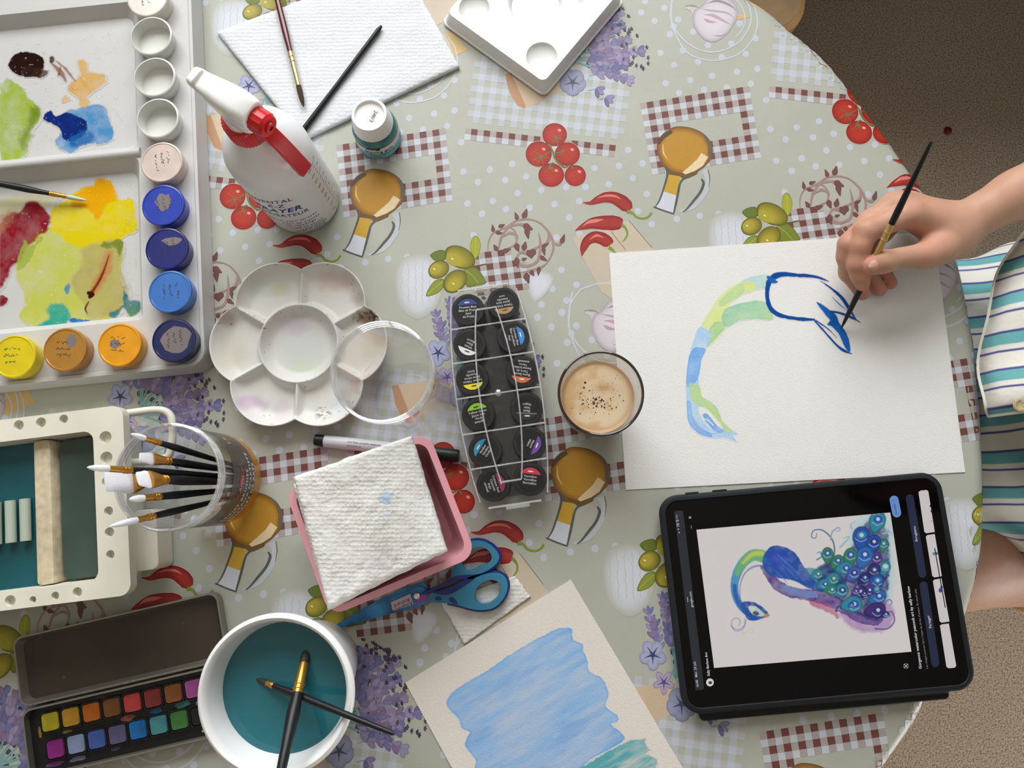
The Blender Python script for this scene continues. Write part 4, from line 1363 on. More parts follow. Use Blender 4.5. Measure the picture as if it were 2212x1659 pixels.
# lower well
pblob(T2, [(300,350),(130,560),(135,720),(185,900),(150,1030),(210,1085),(340,1112),(460,1095),(560,1045),(690,1075),(850,1050),(960,960),(1085,910),(1085,990),(1010,1035),(940,700),(960,480),(900,400),(600,360)], lin(186, 190, 84), 0.9, seed=20, tex=0.35)
pblob(T2, [(0,110),(300,60),(420,60),(400,160),(200,200),(0,260)], lin(196, 190, 110), 0.5, soft=8, seed=21)
pblob(T2, [(560,80),(640,30),(740,-10),(860,-30),(910,100),(1040,120),(1060,340),(960,400),(900,440),(750,470),(620,480),(480,400),(390,300),(430,170),(540,110)], lin(214, 194, 10), 0.95, seed=22, tex=0.15)
pblob(T2, [(560,90),(640,30),(740,-10),(740,-50),(860,-30),(920,110),(820,170),(760,270),(690,190),(560,170)], lin(222, 158, 4), 0.95, soft=4, seed=23, tex=0.12)
pblob(T2, [(150,200),(260,130),(385,230),(375,330),(240,450),(180,560),(100,640),(40,750),(-20,790),(-20,330)], lin(134, 22, 36), 0.95, soft=4, seed=24, tex=0.2)
pblob(T2, [(-20,240),(120,200),(60,330),(-20,380)], lin(176, 120, 90), 0.6, soft=8, seed=25)
pblob(T2, [(0,860),(60,880),(40,930),(-20,940)], lin(120, 14, 30), 0.95, seed=26)
pblob(T2, [(190,420),(240,470),(310,400),(320,440),(180,640),(130,650)], lin(150, 168, 70), 0.8, seed=27)
pblob(T2, [(640,480),(900,430),(960,470),(930,640),(1000,800),(960,960),(850,1030),(700,1040),(640,900),(560,760),(640,600)], lin(172, 158, 100), 0.75, soft=6, seed=28, tex=0.4)
pblob(T2, [(780,470),(900,425),(960,460),(930,560),(900,480),(830,500)], lin(110, 124, 30), 0.85, soft=3, seed=29)
pblob(T2, [(860,1000),(960,920),(960,780),(1000,900),(1090,910),(1085,990),(1010,1035),(960,960),(900,1030)], lin(34, 112, 116), 0.9, soft=3, seed=30)
pblob(T2, [(370,960),(470,920),(560,1010),(520,1060),(450,1100),(340,1112),(300,1090),(380,1040)], lin(40, 156, 140), 0.9, soft=4, seed=31)
pblob(T2, [(540,1042),(690,1040),(710,1060),(610,1085)], lin(22, 104, 180), 0.95, seed=32); pblob(T2, [(500,800),(540,770),(540,850),(510,850)], lin(30, 120, 170), 0.8, seed=33)
pblob(T2, [(820,530),(880,540),(860,680),(780,820),(720,860),(690,840),(760,700)], lin(186, 124, 74), 0.8, soft=6, seed=34)
cv.line(trl(T2, [(850,545),(800,690),(740,800),(700,850)]), [1, 3, 3.4, 4], lin(120, 46, 10), soft=1.6, wob=2)
cv.line(trl(T2, [(690,910),(665,960),(680,1000)]), [1.4, 2.2, 0.8], lin(110, 40, 20))
cv.line(trl(T2, [(690,840),(720,850),(700,870)]), [4, 5, 4], lin(58, 8, 10))
cv.mesh('mixed_paint', wet_paint, root, 0.0085 + 0.0002)
# water beads
rnd = random.Random(4); b = MB()
for k in range(420):
    if rnd.random() < 0.55:
        px, py = rnd.uniform(4, 270), rnd.uniform(70, 320)
    else:
        px, py = rnd.uniform(60, 298), rnd.uniform(362, 440)
        if rnd.random() < 0.35: py = rnd.uniform(440, 690); px = rnd.uniform(255, 300)
    r = rnd.uniform(0.0005, 0.0013)
    c = P(px, py, 0.0085)
    b.lathe([(r, 0.0), (r * 0.86, r * 0.35), (r * 0.5, r * 0.6), (0.00002, r * 0.68)], c + Vector((0, 0, 0.0003)), 8)
wb = b.build('water_droplets', clear_mat('water_bead', base=0.07, edge=0.8, rough=0.02), parent=root)
wb['kind'] = 'stuff'

# paint pots standing along the edge of the palette
def paint_pot(px, py, col, label, seed, empty=False, smear=None, dark=False):
    c0 = P(px, py, 0.034)
    t = thing('paint_pot', label, 'paint pot', (c0.x, c0.y, ZT + ZP), 'round paint pots along the palette edge')
    z0, z1 = ZT + ZP + 0.0002, ZT + 0.034
    r = 0.0187
    b = MB()
    if empty:
        b.lathe([(r * 0.9, 0), (r * 0.96, 0.006), (r, 0.0136), (r * 0.95, 0.0139), (r * 0.90, 0.006), (r * 0.86, 0.0018), (0.0001, 0.0018)], (c0.x, c0.y, z0), 40, cap0=True)
        b.build('cup', mat('frosted_plastic', lin(214, 214, 208), 0.35, 0.5), parent=t, weld=False)
        b = MB(); b.lathe([(r * 0.97, 0.0100), (r * 1.03, 0.0103), (r * 1.03, 0.0132), (r * 0.97, 0.0136)], (c0.x, c0.y, z0), 40)
        b.build('rim', clear_milky, parent=t)
        return t
    m = mat('pot_paint_%d' % seed, col, 0.3, 0.5, noise=(60, 0.1), coat=0.4)
    b.lathe([(r * 0.94, 0), (r * 0.97, 0.008), (r * 0.97, 0.0102)], (c0.x, c0.y, z0), 40, cap0=True)
    b.build('cup', m, parent=t)
    b = MB(); b.lathe([(r * 1.0, 0.0098), (r * 1.02, 0.0104), (r * 1.02, 0.0130), (r * 0.985, 0.0140), (r * 0.93, 0.0142), (r * 0.90, 0.0137), (0.0001, 0.0137)], (c0.x, c0.y, z0), 40, cap0=True)
    ld = b.build('lid', m, parent=t)
    f = lambda x, y: (c0.x + x / 1000, c0.y + y / 1000)
    b = MB()
    if smear:
        rr = random.Random(seed)
        pts = [(smear[0] + smear[2] * (0.75 + 0.4 * rr.random()) * math.cos(k * math.pi / 7), smear[1] + smear[3] * (0.7 + 0.5 * rr.random()) * math.sin(k * math.pi / 7)) for k in range(14)]
        b.flat([f(*p) for p in pts], z0 + 0.01375)
        b.build('dried_smear', mat('grey_smear', lin(122, 112, 112), 0.5), parent=ld); b = MB()
    g = (lambda x, y: f(x * math.cos(-1.35) - y * math.sin(-1.35), x * math.sin(-1.35) + y * math.cos(-1.35))) if seed < 40 else f
    scribble(b, g, -9, 6, 17, 3, 5.5, z0 + 0.0138, (0, 0, 0), seed, 0.4)
    b.build('handwriting', mat('faint_pen', lin(44, 44, 50), 0.6), parent=ld)
    return t
paint_pot(318, -5, lin(214, 208, 198), 'pale cream paint pot at the far end of the palette row', 31)
for (x, y), lb in (((326, 77), 'empty frosted paint pot next to the cream lidded pot'), ((333, 166), 'middle one of three empty frosted paint pots'), ((340, 255), 'empty frosted paint pot next to the pinkish lidded pot')):
    paint_pot(x, y, None, lb, 1, empty=True)
paint_pot(349, 350, lin(210, 192, 182), 'pinkish white paint pot with black handwriting on its lid', 32)
paint_pot(352, 443, lin(36, 62, 170), 'bright ultramarine paint pot with a grey smear on its lid', 33, smear=(0, 3, 7, 8))
paint_pot(360, 537, lin(24, 30, 108), 'deep violet blue paint pot below the ultramarine one', 34, smear=(4, 7, 9, 4))
paint_pot(367, 630, lin(58, 112, 186), 'lighter sky blue paint pot with handwriting on its lid', 35)
paint_pot(375, 735, lin(22, 30, 82), 'dark navy paint pot in the corner of the palette', 36, smear=(2, 0, 13, 12))
paint_pot(258, 745, lin(222, 150, 12), 'orange yellow paint pot beside the navy one', 41, smear=(-4, 1, 5, 4))
paint_pot(140, 755, lin(168, 118, 44), 'brown ochre paint pot with a grey flake on its lid', 42, smear=(5, 8, 5, 7))
paint_pot(30, 770, lin(216, 194, 20), 'bright yellow paint pot with handwriting on its lid', 43)

# ------------------------------------------------------------------ flower palette
zr = 0.017
c = P(644, 741, zr); s1 = (P(645, 741, zr) - c).length
nth, nr = 300, 120
th = np.linspace(0, 2 * math.pi, nth, endpoint=False)
dl = (np.degrees(th) - 90) % 60; phi = np.radians(np.minimum(dl, 60 - dl)); phi_c = np.radians(30) - phi     # angle from petal middle
Rr = (100 * np.cos(phi_c) + np.sqrt(92.0 ** 2 - (100 * np.sin(phi_c)) ** 2)) * s1 * 1000
tt = np.linspace(0, 1, nr) ** 0.9
RR = Rr[None, :] * tt[:, None]; TH = np.broadcast_to(th, RR.shape); PHJ = np.broadcast_to(phi, RR.shape)
rc = 85 * s1 * 1000
def prof(d, w, slope, top, floor):
    t = np.clip((d - w) / slope, 0, 1)
    return top - (top - floor) * (1 - (1 - t) ** 2.2)
d_out = (Rr[None, :] - RR) * 0.96
d_mid = np.abs(RR - rc)
d_div = np.where(RR > rc, RR * np.sin(PHJ), 99)
fl = 6.5
hgt = np.maximum.reduce([prof(d_out, 0.9, 15, 17.0, fl), np.where(RR < rc, prof(d_mid, 0.7, 11, 16.2, fl), prof(d_mid, 0.7, 6, 16.2, fl)), prof(d_div, 0.7, 5, 15.6, fl)])
gx = c.x + RR * np.cos(TH) / 1000; gy = c.y + RR * np.sin(TH) / 1000
pts = np.stack([gx, gy, ZT + 0.0006 + hgt / 1000], -1).reshape(-1, 3)
lowr = np.stack([c.x + (Rr - 5) * np.cos(th) / 1000, c.y + (Rr - 5) * np.sin(th) / 1000, np.full(nth, ZT + 0.0008)], -1)
low0 = np.stack([c.x + (Rr + 0.3) * np.cos(th) / 1000, c.y + (Rr + 0.3) * np.sin(th) / 1000, np.full(nth, ZT + 0.0150)], -1)
pts = np.concatenate([pts, low0, lowr])
idx = np.arange(nr * nth).reshape(nr, nth)
idx = np.concatenate([idx, [np.arange(nth) + nr * nth], [np.arange(nth) + nr * nth + nth]])
nx_ = np.roll(idx, -1, 1)
fc = np.stack([idx[:-1], idx[1:], nx_[1:], nx_[:-1]], -1).reshape(-1, 4)
col = np.empty((nr, nth, 3)); col[:] = lin(224, 223, 218)
sx, sy = RR * np.cos(TH), RR * np.sin(TH)
ns = fbm(sx + 200, sy + 200, 16, 5); n2 = fbm(sx + 200, sy + 200, 5, 6)
def stain(cx, cy, rx, ry, colr, a, seed, speck=0):
    d = np.sqrt(((sx - cx) / rx) ** 2 + ((sy - cy) / ry) ** 2) + (fbm(sx + 300, sy + 300, 9, seed) - 0.5) * 0.7
    m = sstep(1.0, 0.25, d) * a
    if speck:
        m = m * (fbm(sx + 300, sy + 300, 2.2, seed + 4) > 0.57)
    col[:] += (np.array(colr) - col) * m[..., None]
stain(0, 0, 40, 40, lin(214, 218, 220), 0.6, 1); stain(-6, 20, 22, 14, lin(196, 178, 196), 0.5, 2); stain(6, -18, 24, 14, lin(214, 224, 204), 0.6, 3)
stain(-34, 52, 26, 14, lin(196, 204, 196), 0.6, 4); stain(-20, 52, 10, 10, lin(206, 196, 130), 0.5, 5); stain(-57, 47, 4, 14, lin(210, 188, 120), 0.5, 6)
stain(30, 58, 26, 12, lin(206, 180, 166), 0.6, 7); stain(54, 40, 14, 10, lin(190, 168, 156), 0.5, 8)
stain(62, 24, 16, 12, lin(142, 104, 66), 0.85, 9); stain(62, 24, 18, 14, lin(60, 46, 36), 0.9, 10, 1); stain(64, -4, 14, 20, lin(206, 204, 184), 0.6, 11)
stain(-66, 24, 12, 10, lin(164, 140, 124), 0.6, 12); stain(-62, -8, 16, 24, lin(214, 208, 190), 0.6, 13)
stain(-40, -52, 20, 10, lin(196, 168, 194), 0.65, 14); stain(-16, -58, 12, 12, lin(206, 188, 204), 0.5, 15)
stain(44, -42, 16, 8, lin(196, 172, 156), 0.5, 16); stain(22, -62, 10, 8, lin(120, 104, 88), 0.8, 17, 1); stain(36, -56, 14, 12, lin(206, 218, 222), 0.6, 18)
fine = (fbm(sx + 500, sy + 500, 1.6, 31) > 0.80) & (hgt > 8)
col[fine] = lin(120, 108, 96)
cc = np.concatenate([col.reshape(-1, 3), np.tile(lin(222, 218, 208), (2 * nth, 1))])
fl_o = grid_mesh('flower_palette', pts, fc, cc, pl_attr, origin=(c.x, c.y, ZT))
tag(fl_o, 'white flower shaped palette with six petal wells round a central well', 'palette')

# ------------------------------------------------------------------ white square palette with round wells, turned on its corner
zq = 0.016
fq = Fr((1161, 11), (965, 30), (1173, 180), zq)
sq = thing('paint_palette', 'clean white square palette with round dimple wells at its corners', 'palette', fq.at(-4, 4, 0))
cx, cy = -5.0, 0.0
o0 = rrect(cx - 62.5, cy - 62.5, cx + 62.5, cy + 62.5, 7); o1 = rrect(cx - 61, cy - 61, cx + 61, cy + 61, 6.5); o2 = rrect(cx - 57.5, cy - 57.5, cx + 57.5, cy + 57.5, 6)
wl = [(35.1, -38.5, 14.3, 5.5), (-45, -38.5, 14.3, 5.5), (35.1, 39.5, 14.3, 5.5), (-45, 39.5, 14.3, 5.5), (cx + 1, cy + 2, 27.5, 6.0)]
b = MB()
Lq = fq.loop
wall(b, Lq(o0), ZT + 0.0006, Lq(o0), ZT + 0.003); wall(b, Lq(o0), ZT + 0.003, Lq(o1), ZT + 0.0034); wall(b, Lq(o1), ZT + 0.0034, Lq(o2), ZT + zq)
plate(b, Lq(o2), [Lq(circ(x, y, r)) for x, y, r, d in wl], ZT + zq)
plate(b, Lq(o0), [], ZT + 0.0006)
for x, y, r, d in wl:
    prev = Lq(circ(x, y, r)); pz = ZT + zq
    for k in range(1, 7):
        a = k / 6 * math.pi / 2
        if r < 20:
            rr, zz = r * math.cos(a), ZT + zq - d / 1000 * math.sin(a)
        else:
            rr, zz = r - 5 * math.sin(a) if k < 6 else r - 5, ZT + zq - d / 1000 * (1 - math.cos(a))
        rr = max(rr, 0.05)
        nx2 = Lq(circ(x, y, rr)); wall(b, prev, pz, nx2, zz); prev, pz = nx2, zz
    plate(b, prev, [], pz)
b.build('palette_body', mat('glossy_white_plastic', lin(230, 230, 228), 0.25, 0.5), parent=sq, weld=True, bevel=0.0007)
# ================================================================== things on the table, top half
black_lac = mat('black_lacquer', lin(24, 25, 27), 0.4, 0.4)
gold = mat('gold_ferrule', lin(196, 142, 62), 0.3, 0.5, metal=0.75)
brass = mat('pale_brass', lin(214, 196, 136), 0.25, 0.5, metal=0.8)
white_br = mat('white_bristle', lin(236, 236, 242), 0.7, 0.2, bump=(900, 0.4, 0.0006))
towel_w = towel_mat('paper_towel', lin(226, 228, 232))

# folded paper towel with two brushes on it
pt = pad('paper_towel', towel_w, [P(471, 73, 0.001), P(868, -78, 0.001), P(993, 147, 0.001), P(657, 306, 0.001)], 0.0042, nx=60, ny=50, wob=0.0009, edge=0.004)
tag(pt, 'folded white embossed paper towel lying under two thin brushes', 'paper towel')
H1 = 0.0095
brush('paint_brush', 'maroon handled pointed brush with a brass ferrule on folded paper towel', P(656, 231, H1), P(570, -120, H1 + 0.001), 0.0031, 0.036, 0.021,
      mat('maroon_lacquer', lin(92, 24, 38), 0.25, 0.5, coat=0.5), brass, mat('brown_bristle', lin(74, 58, 44), 0.7, 0.2), rf=0.0026, tip_r=0.08)
brush('paint_brush', 'thin plain black brush lying diagonally on folded paper towel', P(600, 355, 0.0085), P(824, 56, 0.0085), 0.0026, 0.006, 0.004,
      black_lac, black_lac, black_lac, rf=0.0023, rtail=0.85)

# ------------------------------------------------------------------ spray bottle
B0 = P(656, 430, 0.0)
bx, by = B0.x, B0.y
sb = thing('spray_bottle', 'white plastic spray bottle with a red trigger and blue lettering', 'spray bottle', (bx, by, ZT))
milk = mat('milky_white_plastic', lin(228, 230, 232), 0.32, 0.45, sss=0.0, noise=(6, 0.02))
redp = mat('red_plastic', lin(196, 28, 36), 0.3, 0.5)
R0 = 0.0345
b = MB()
b.lathe([(0.0001, 0.0005), (R0 - 0.004, 0.0005), (R0 - 0.001, 0.002), (R0, 0.006), (R0, 0.095), (R0 - 0.0008, 0.104), (R0 - 0.004, 0.114), (R0 - 0.010, 0.123), (R0 - 0.017, 0.129), (0.0155, 0.133), (0.0135, 0.136), (0.0135, 0.141)],
        (bx, by, ZT), 64, cap1=True)
body = b.build('bottle_body', milk, parent=sb, angle=60)
b = MB()
nrb = 40
prof_r = []
for z, r in ((0.136, 0.0155), (0.138, 0.0163), (0.151, 0.0158), (0.153, 0.0148)):
    prof_r.append([(bx + (r + (0.0005 if k % 2 else -0.0002)) * math.cos(2 * math.pi * k / (2 * nrb)), by + (r + (0.0005 if k % 2 else -0.0002)) * math.sin(2 * math.pi * k / (2 * nrb)), ZT + z) for k in range(2 * nrb)])
b.loft(prof_r)
b.build('collar', redp, parent=sb, angle=25)
fx = Vector((0.834, -0.551)).normalized(); fy = Vector((-fx.y, fx.x))      # forward direction of the sprayer
def hp(u, v, z):
    return (bx + fx.x * u + fy.x * v, by + fx.y * u + fy.y * v, ZT + z)
# sprayer head: rings across its length, forward direction u
b = MB()
sec = [(-0.0305, 0.0052, 0.1755, 0.1835), (-0.029, 0.0066, 0.1740, 0.1850), (-0.0235, 0.0074, 0.1735, 0.1862), (-0.0215, 0.0078, 0.1725, 0.1840), (-0.012, 0.0092, 0.1660, 0.1850),
       (0.0, 0.0108, 0.1560, 0.1862), (0.010, 0.0112, 0.1555, 0.1868), (0.018, 0.0108, 0.1600, 0.1860), (0.0215, 0.0098, 0.1630, 0.1840)]
rings = []
for u, w, z0, z1 in sec:
    rr = rrect(-w, z0, w, z1, min(w, (z1 - z0) / 2) * 0.55, 4)
    rings.append([hp(u, v, z) for v, z in rr])
b.loft(rings)
b.build('sprayer_head', mat('glossy_white_cap', lin(236, 236, 234), 0.2, 0.5), parent=sb, angle=35, bevel=0.0007, weld=True)
b = MB(); b.loft([[hp(r * math.cos(a), r * math.sin(a), z) for a in [2 * math.pi * k / 32 for k in range(32)]] for z, r in ((0.1525, 0.0125), (0.158, 0.0118), (0.166, 0.0112))])
b.build('sprayer_neck', mat('glossy_white_cap', None), parent=sb)
# nozzle: ribbed knob pointing forward
b = MB(); rings = []
zc = 0.1725; nn = 28
for u, r in ((0.0205, 0.0078), (0.0215, 0.0086), (0.031, 0.0086), (0.0335, 0.0074)):
    rings.append([hp(u, (r + (0.00055 if k % 2 and u < 0.032 else 0)) * math.cos(2 * math.pi * k / nn), zc + (r + (0.00055 if k % 2 and u < 0.032 else 0)) * math.sin(2 * math.pi * k / nn)) for k in range(nn)])
b.loft(rings)
nz_ = b.build('nozzle', redp, parent=sb, angle=30)
b = MB(); b.loft([[hp(u, r * math.cos(2 * math.pi * k / 16), zc + r * math.sin(2 * math.pi * k / 16)) for k in range(16)] for u, r in ((0.0334, 0.0046), (0.0352, 0.0044), (0.0352, 0.002), (0.0338, 0.0018))])
b.build('nozzle_tip', redp, parent=nz_)
b = MB(); rings = []
for u, z, w, t in ((0.0185, 0.165, 0.0060, 0.0030), (0.026, 0.160, 0.0062, 0.0030), (0.0335, 0.148, 0.0062, 0.0026), (0.0395, 0.132, 0.0064, 0.0024), (0.0440, 0.1165, 0.0066, 0.0024), (0.0447, 0.1145, 0.0058, 0.0018)):
    rings.append([hp(u - t, -w, z), hp(u - t, w, z), hp(u + t, w * 0.92, z + 0.0008), hp(u + t, -w * 0.92, z + 0.0008)])
b.loft(rings)
b.build('trigger', redp, parent=sb, bevel=0.0012, weld=True)
# printing on the bottle
blue_ink = mat('blue_print', lin(38, 58, 132), 0.5)
b = MB()
rt = R0 + 0.00012
ae = math.radians(-66)
for s, z, sz, bo, sh, al in (('CONTINENTAL', 0.0745, 0.0078, 0.012, 0.15, 0), ('E-Z', 0.0655, 0.0085, 0.02, 0.3, -0.010), ('SPRAYER', 0.0545, 0.0108, 0.03, 0.3, 0.002), ('VAPORISATEUR', 0.0450, 0.0075, 0.012, 0.1, 0.006),
                             ('indoor plant sprayer', 0.0335, 0.0046, 0.0, 0.2, 0.010), ('pour les plantes', 0.0275, 0.0046, 0.0, 0.2, 0.011), ('ou repassage', 0.0230, 0.0046, 0.0, 0.2, 0.006),
                             ('TURN TO ADJUST', 0.0175, 0.0033, 0.0, 0.15, 0.011), ('FINE SPRAY', 0.0142, 0.0033, 0.0, 0.15, 0.012), ('POUR AJUSTER', 0.0112, 0.0033, 0.0, 0.15, 0.014), ('LE JET STORAGE', 0.0084, 0.0033, 0.0, 0.15, 0.011),
                             ('INDUSTRIES', 0.0052, 0.0035, 0.01, 0.0, 0.013)):
    text_cyl(b, s, (bx, by), rt, ae + al / rt, ZT + z, sz, (0, 0, 0), bold=bo, shear=sh, align='RIGHT', spacing=1.15)
# fill gauge
for k in range(17):
    z = 0.012 + k * 0.0048
    a0 = math.radians(-14)
    for da, w in ((0.0, 0.0040 if k % 4 == 0 else 0.0026),):
        b.add([(bx + rt * math.cos(a0 + da + s_), by + rt * math.sin(a0 + da + s_), ZT + z + q_) for s_, q_ in ((0, 0), (w / rt, 0), (w / rt, 0.0005), (0, 0.0005))], [(0, 1, 2, 3)])
    if k % 2 == 0:
        text_cyl(b, str(50 + k * 25), (bx, by), rt, a0 - 0.0075 / rt, ZT + z - 0.0008, 0.0032, (0, 0, 0))
        text_cyl(b, str(2 + k), (bx, by), rt, a0 + 0.0050 / rt, ZT + z - 0.0008, 0.0032, (0, 0, 0))
b.build('lettering', blue_ink, parent=body)

# ------------------------------------------------------------------ drawing gum bottle
G0 = P(820, 301, 0.0)
gb = thing('drawing_gum_bottle', 'small teal bottle of drawing gum with a ribbed white cap', 'bottle', (G0.x, G0.y, ZT))
gc = (G0.x, G0.y, ZT)
teal_g = mat('teal_gum', lin(46, 116, 116), 0.12, 0.5, coat=0.6)
b = MB(); b.lathe([(0.0001, 0.0004), (0.0185, 0.0004), (0.0203, 0.002), (0.0206, 0.005), (0.0206, 0.024), (0.0196, 0.028), (0.0165, 0.031), (0.014, 0.032)], gc, 48, cap1=True)
gbody = b.build('glass_bottle', teal_g, parent=gb)
b = MB()
b.lathe([(0.0208, 0.0035, lin(120, 186, 204)), (0.0208, 0.0130, lin(120, 186, 204)), (0.0208, 0.0132, lin(222, 226, 224)), (0.0208, 0.0215, lin(222, 226, 224))], gc, 48, a0=math.radians(-150), a1=math.radians(45))
b.build('paper_label', mat('printed_label', None, 0.5, attr=True), parent=gbody)
b = MB(); rg = 0.02092
text_cyl(b, 'drawing gum', gc, rg, math.radians(-119), ZT + 0.0140, 0.0054, (0, 0, 0), bold=0.02)
for k, s in enumerate(('LIQUIDE DE MASQUAGE', 'MASKING FLUID', 'GOMA LACA')):
    text_cyl(b, s, gc, rg, math.radians(-112), ZT + 0.0100 - k * 0.0026, 0.0023, (0, 0, 0))
v_, f_ = [(0, 0), (0.013, 0), (0.013, 0.0036), (0, 0.0036)], [(0, 1, 2, 3)]
b.add([(gc[0] + rg * math.cos(math.radians(-112) + x / rg), gc[1] + rg * math.sin(math.radians(-112) + x / rg), ZT + 0.0190 + z) for x, z in [(0.013 * i / 8, 0) for i in range(9)] + [(0.013 * (8 - i) / 8, 0.0032) for i in range(9)]],
      [(i, i + 1, 16 - i, 17 - i) for i in range(8)])
b.build('lettering', mat('label_ink', lin(26, 40, 44), 0.5), parent=gbody)
b = MB(); text_cyl(b, 'pebeo', gc, rg + 0.0001, math.radians(-110), ZT + 0.0196, 0.0036, (0, 0, 0), bold=0.02)
b.build('brand_lettering', mat('white_ink', lin(230, 232, 232), 0.5), parent=gbody)
b = MB(); rings = []
nn = 88
for z, r in ((0.0300, 0.0175), (0.0312, 0.0182), (0.0335, 0.0178), (0.0455, 0.0158), (0.0470, 0.0152)):
    rb_ = 0.0003 if 0.031 < z < 0.046 else 0
    rings.append([(gc[0] + (r + (rb_ if k % 2 else 0)) * math.cos(2 * math.pi * k / nn), gc[1] + (r + (rb_ if k % 2 else 0)) * math.sin(2 * math.pi * k / nn), ZT + z) for k in range(nn)])
for z, r in ((0.0470, 0.0132), (0.0445, 0.0126), (0.0440, 0.0001)):
    rings.append([(gc[0] + r * math.cos(2 * math.pi * k / nn), gc[1] + r * math.sin(2 * math.pi * k / nn), ZT + z) for k in range(nn)])
b.loft(rings)
cap = b.build('cap', mat('glossy_white_cap', None), parent=gb, angle=30)
b = MB(); text_flat(b, '246/3', (gc[0] + 0.0042, gc[1] + 0.0050), (-0.45, -1), 0.0050, ZT + 0.0449, (0, 0, 0))
b.build('cap_number', mat('label_ink', None), parent=cap)

# ------------------------------------------------------------------ fine brush resting in the palette
brush('paint_brush', 'fine black handled brush dipping its tip into yellow palette paint', P(187, 433, 0.012), P(-170, 365, 0.034), 0.0030, 0.016, 0.016,
      black_lac, gold, mat('wet_pale_bristle', lin(176, 196, 176), 0.4), rf=0.0021, tip_r=0.1)

# ------------------------------------------------------------------ coffee glass
g0 = nad = None
rimc = P(1298, 849, 0.088)
cg = thing('coffee_glass', 'glass of milky coffee with bubbles in its foam beside the sheet', 'glass', (rimc.x, rimc.y, ZT))
gcn = (rimc.x, rimc.y, ZT)
b = MB()
b.lathe([(0.0001, 0.001), (0.0235, 0.001), (0.0248, 0.004), (0.0300, 0.040), (0.0330, 0.0870), (0.0326, 0.0882), (0.0312, 0.0880), (0.0308, 0.0868), (0.0276, 0.040), (0.0215, 0.008), (0.0001, 0.008)], gcn, 64)
b.build('tumbler', clear_mat('smoky_glass', tint=(0.93, 0.91, 0.89), base=0.03, edge=0.7, rough=0.02), parent=cg)
b = MB(); b.tube([(gcn[0] + 0.0321 * math.cos(a), gcn[1] + 0.0321 * math.sin(a), ZT + 0.0878) for a in [2 * math.pi * k / 64 for k in range(65)]], 0.0011, 8, caps=False)
b.build('rim', mat('dark_glass_rim', lin(58, 46, 40), 0.08, 0.6), parent=cg)
hco = 0.062
cf = lin(196, 164, 124)
b = MB(); b.lathe([(0.0001, 0.0085), (0.0212, 0.0085), (0.0272, 0.040), (0.0289, hco - 0.0003)], gcn, 64)
coffee = b.build('coffee', mat('coffee_side', lin(150, 112, 78), 0.5), parent=cg)
# foam top: vertex coloured disc
nr2, na2 = 60, 180
ra = np.linspace(0.0, 0.0290, nr2)[:, None] * np.ones((1, na2)); aa = np.broadcast_to(np.linspace(0, 2 * math.pi, na2, endpoint=False), ra.shape)
fx_, fy_ = ra * np.cos(aa) * 1000, ra * np.sin(aa) * 1000
fz = ZT + hco + np.where(ra > 0.0265, (ra - 0.0265) * 0.35, 0)
colf = np.empty(fx_.shape + (3,)); colf[:] = lin(222, 201, 168)
n_ = fbm(fx_ + 100, fy_ + 100, 12, 3)
colf += (np.array(lin(206, 166, 116)) - colf) * sstep(0.45, 0.75, n_)[..., None] * 0.8
colf += (np.array(lin(186, 144, 98)) - colf) * (sstep(0.022, 0.0285, ra) * 0.75)[..., None]
colf += (np.array(lin(186, 140, 84)) - colf) * np.exp(-((fx_ - 5) ** 2 / 40 + (fy_ - 8) ** 2 / 12))[..., None] * 0.7
ptf = np.stack([gcn[0] + ra * np.cos(aa), gcn[1] + ra * np.sin(aa), fz], -1).reshape(-1, 3)
ix = np.arange(nr2 * na2).reshape(nr2, na2); ixn = np.roll(ix, -1, 1)
ff = np.stack([ix[:-1], ix[1:], ixn[1:], ixn[:-1]], -1).reshape(-1, 4)
grid_mesh('foam', ptf, ff, colf.reshape(-1, 3), mat('coffee_foam', None, 0.45, 0.4, attr=True), parent=cg)
b = MB(); rnd = random.Random(8)
bub = [(-3.2, -4.6, 1.15), (-1.5, -1.5, 1.0), (3.2, -2.0, 0.9), (-1.2, -7.0, 0.9), (5.2, -8.2, 0.75), (-12, -2, 0.6), (-11, 8, 0.8), (-10, 12, 1.0), (-6.5, 5.5, 0.5), (-3.5, -0.5, 0.6)]
bub += [(rnd.gauss(0, 8), rnd.gauss(-5, 4.5), rnd.uniform(0.25, 0.6)) for _ in range(60)] + [(rnd.uniform(-18, 18), rnd.uniform(-18, 18), rnd.uniform(0.12, 0.3)) for _ in range(60)]
for x, y, r in bub:
    if math.hypot(x, y) < 24:
        b.lathe([(r / 1000, 0.00015), (r * 0.7 / 1000, 0.00025), (0.00001, 0.0003)], (gcn[0] + x / 1000, gcn[1] + y / 1000, ZT + hco), 10)
bb = b.build('bubbles', mat('dark_coffee_bubble', lin(70, 46, 30), 0.2, 0.5), parent=cg); bb['kind'] = 'stuff'
# ================================================================== things on the table, lower half
clear_p = clear_mat('clear_plastic', base=0.018, edge=0.65, rough=0.05)
clear_edge = clear_mat('clear_plastic_edge', base=0.22, edge=0.9, rough=0.06, haze=(lin(235, 238, 240), 0.22))

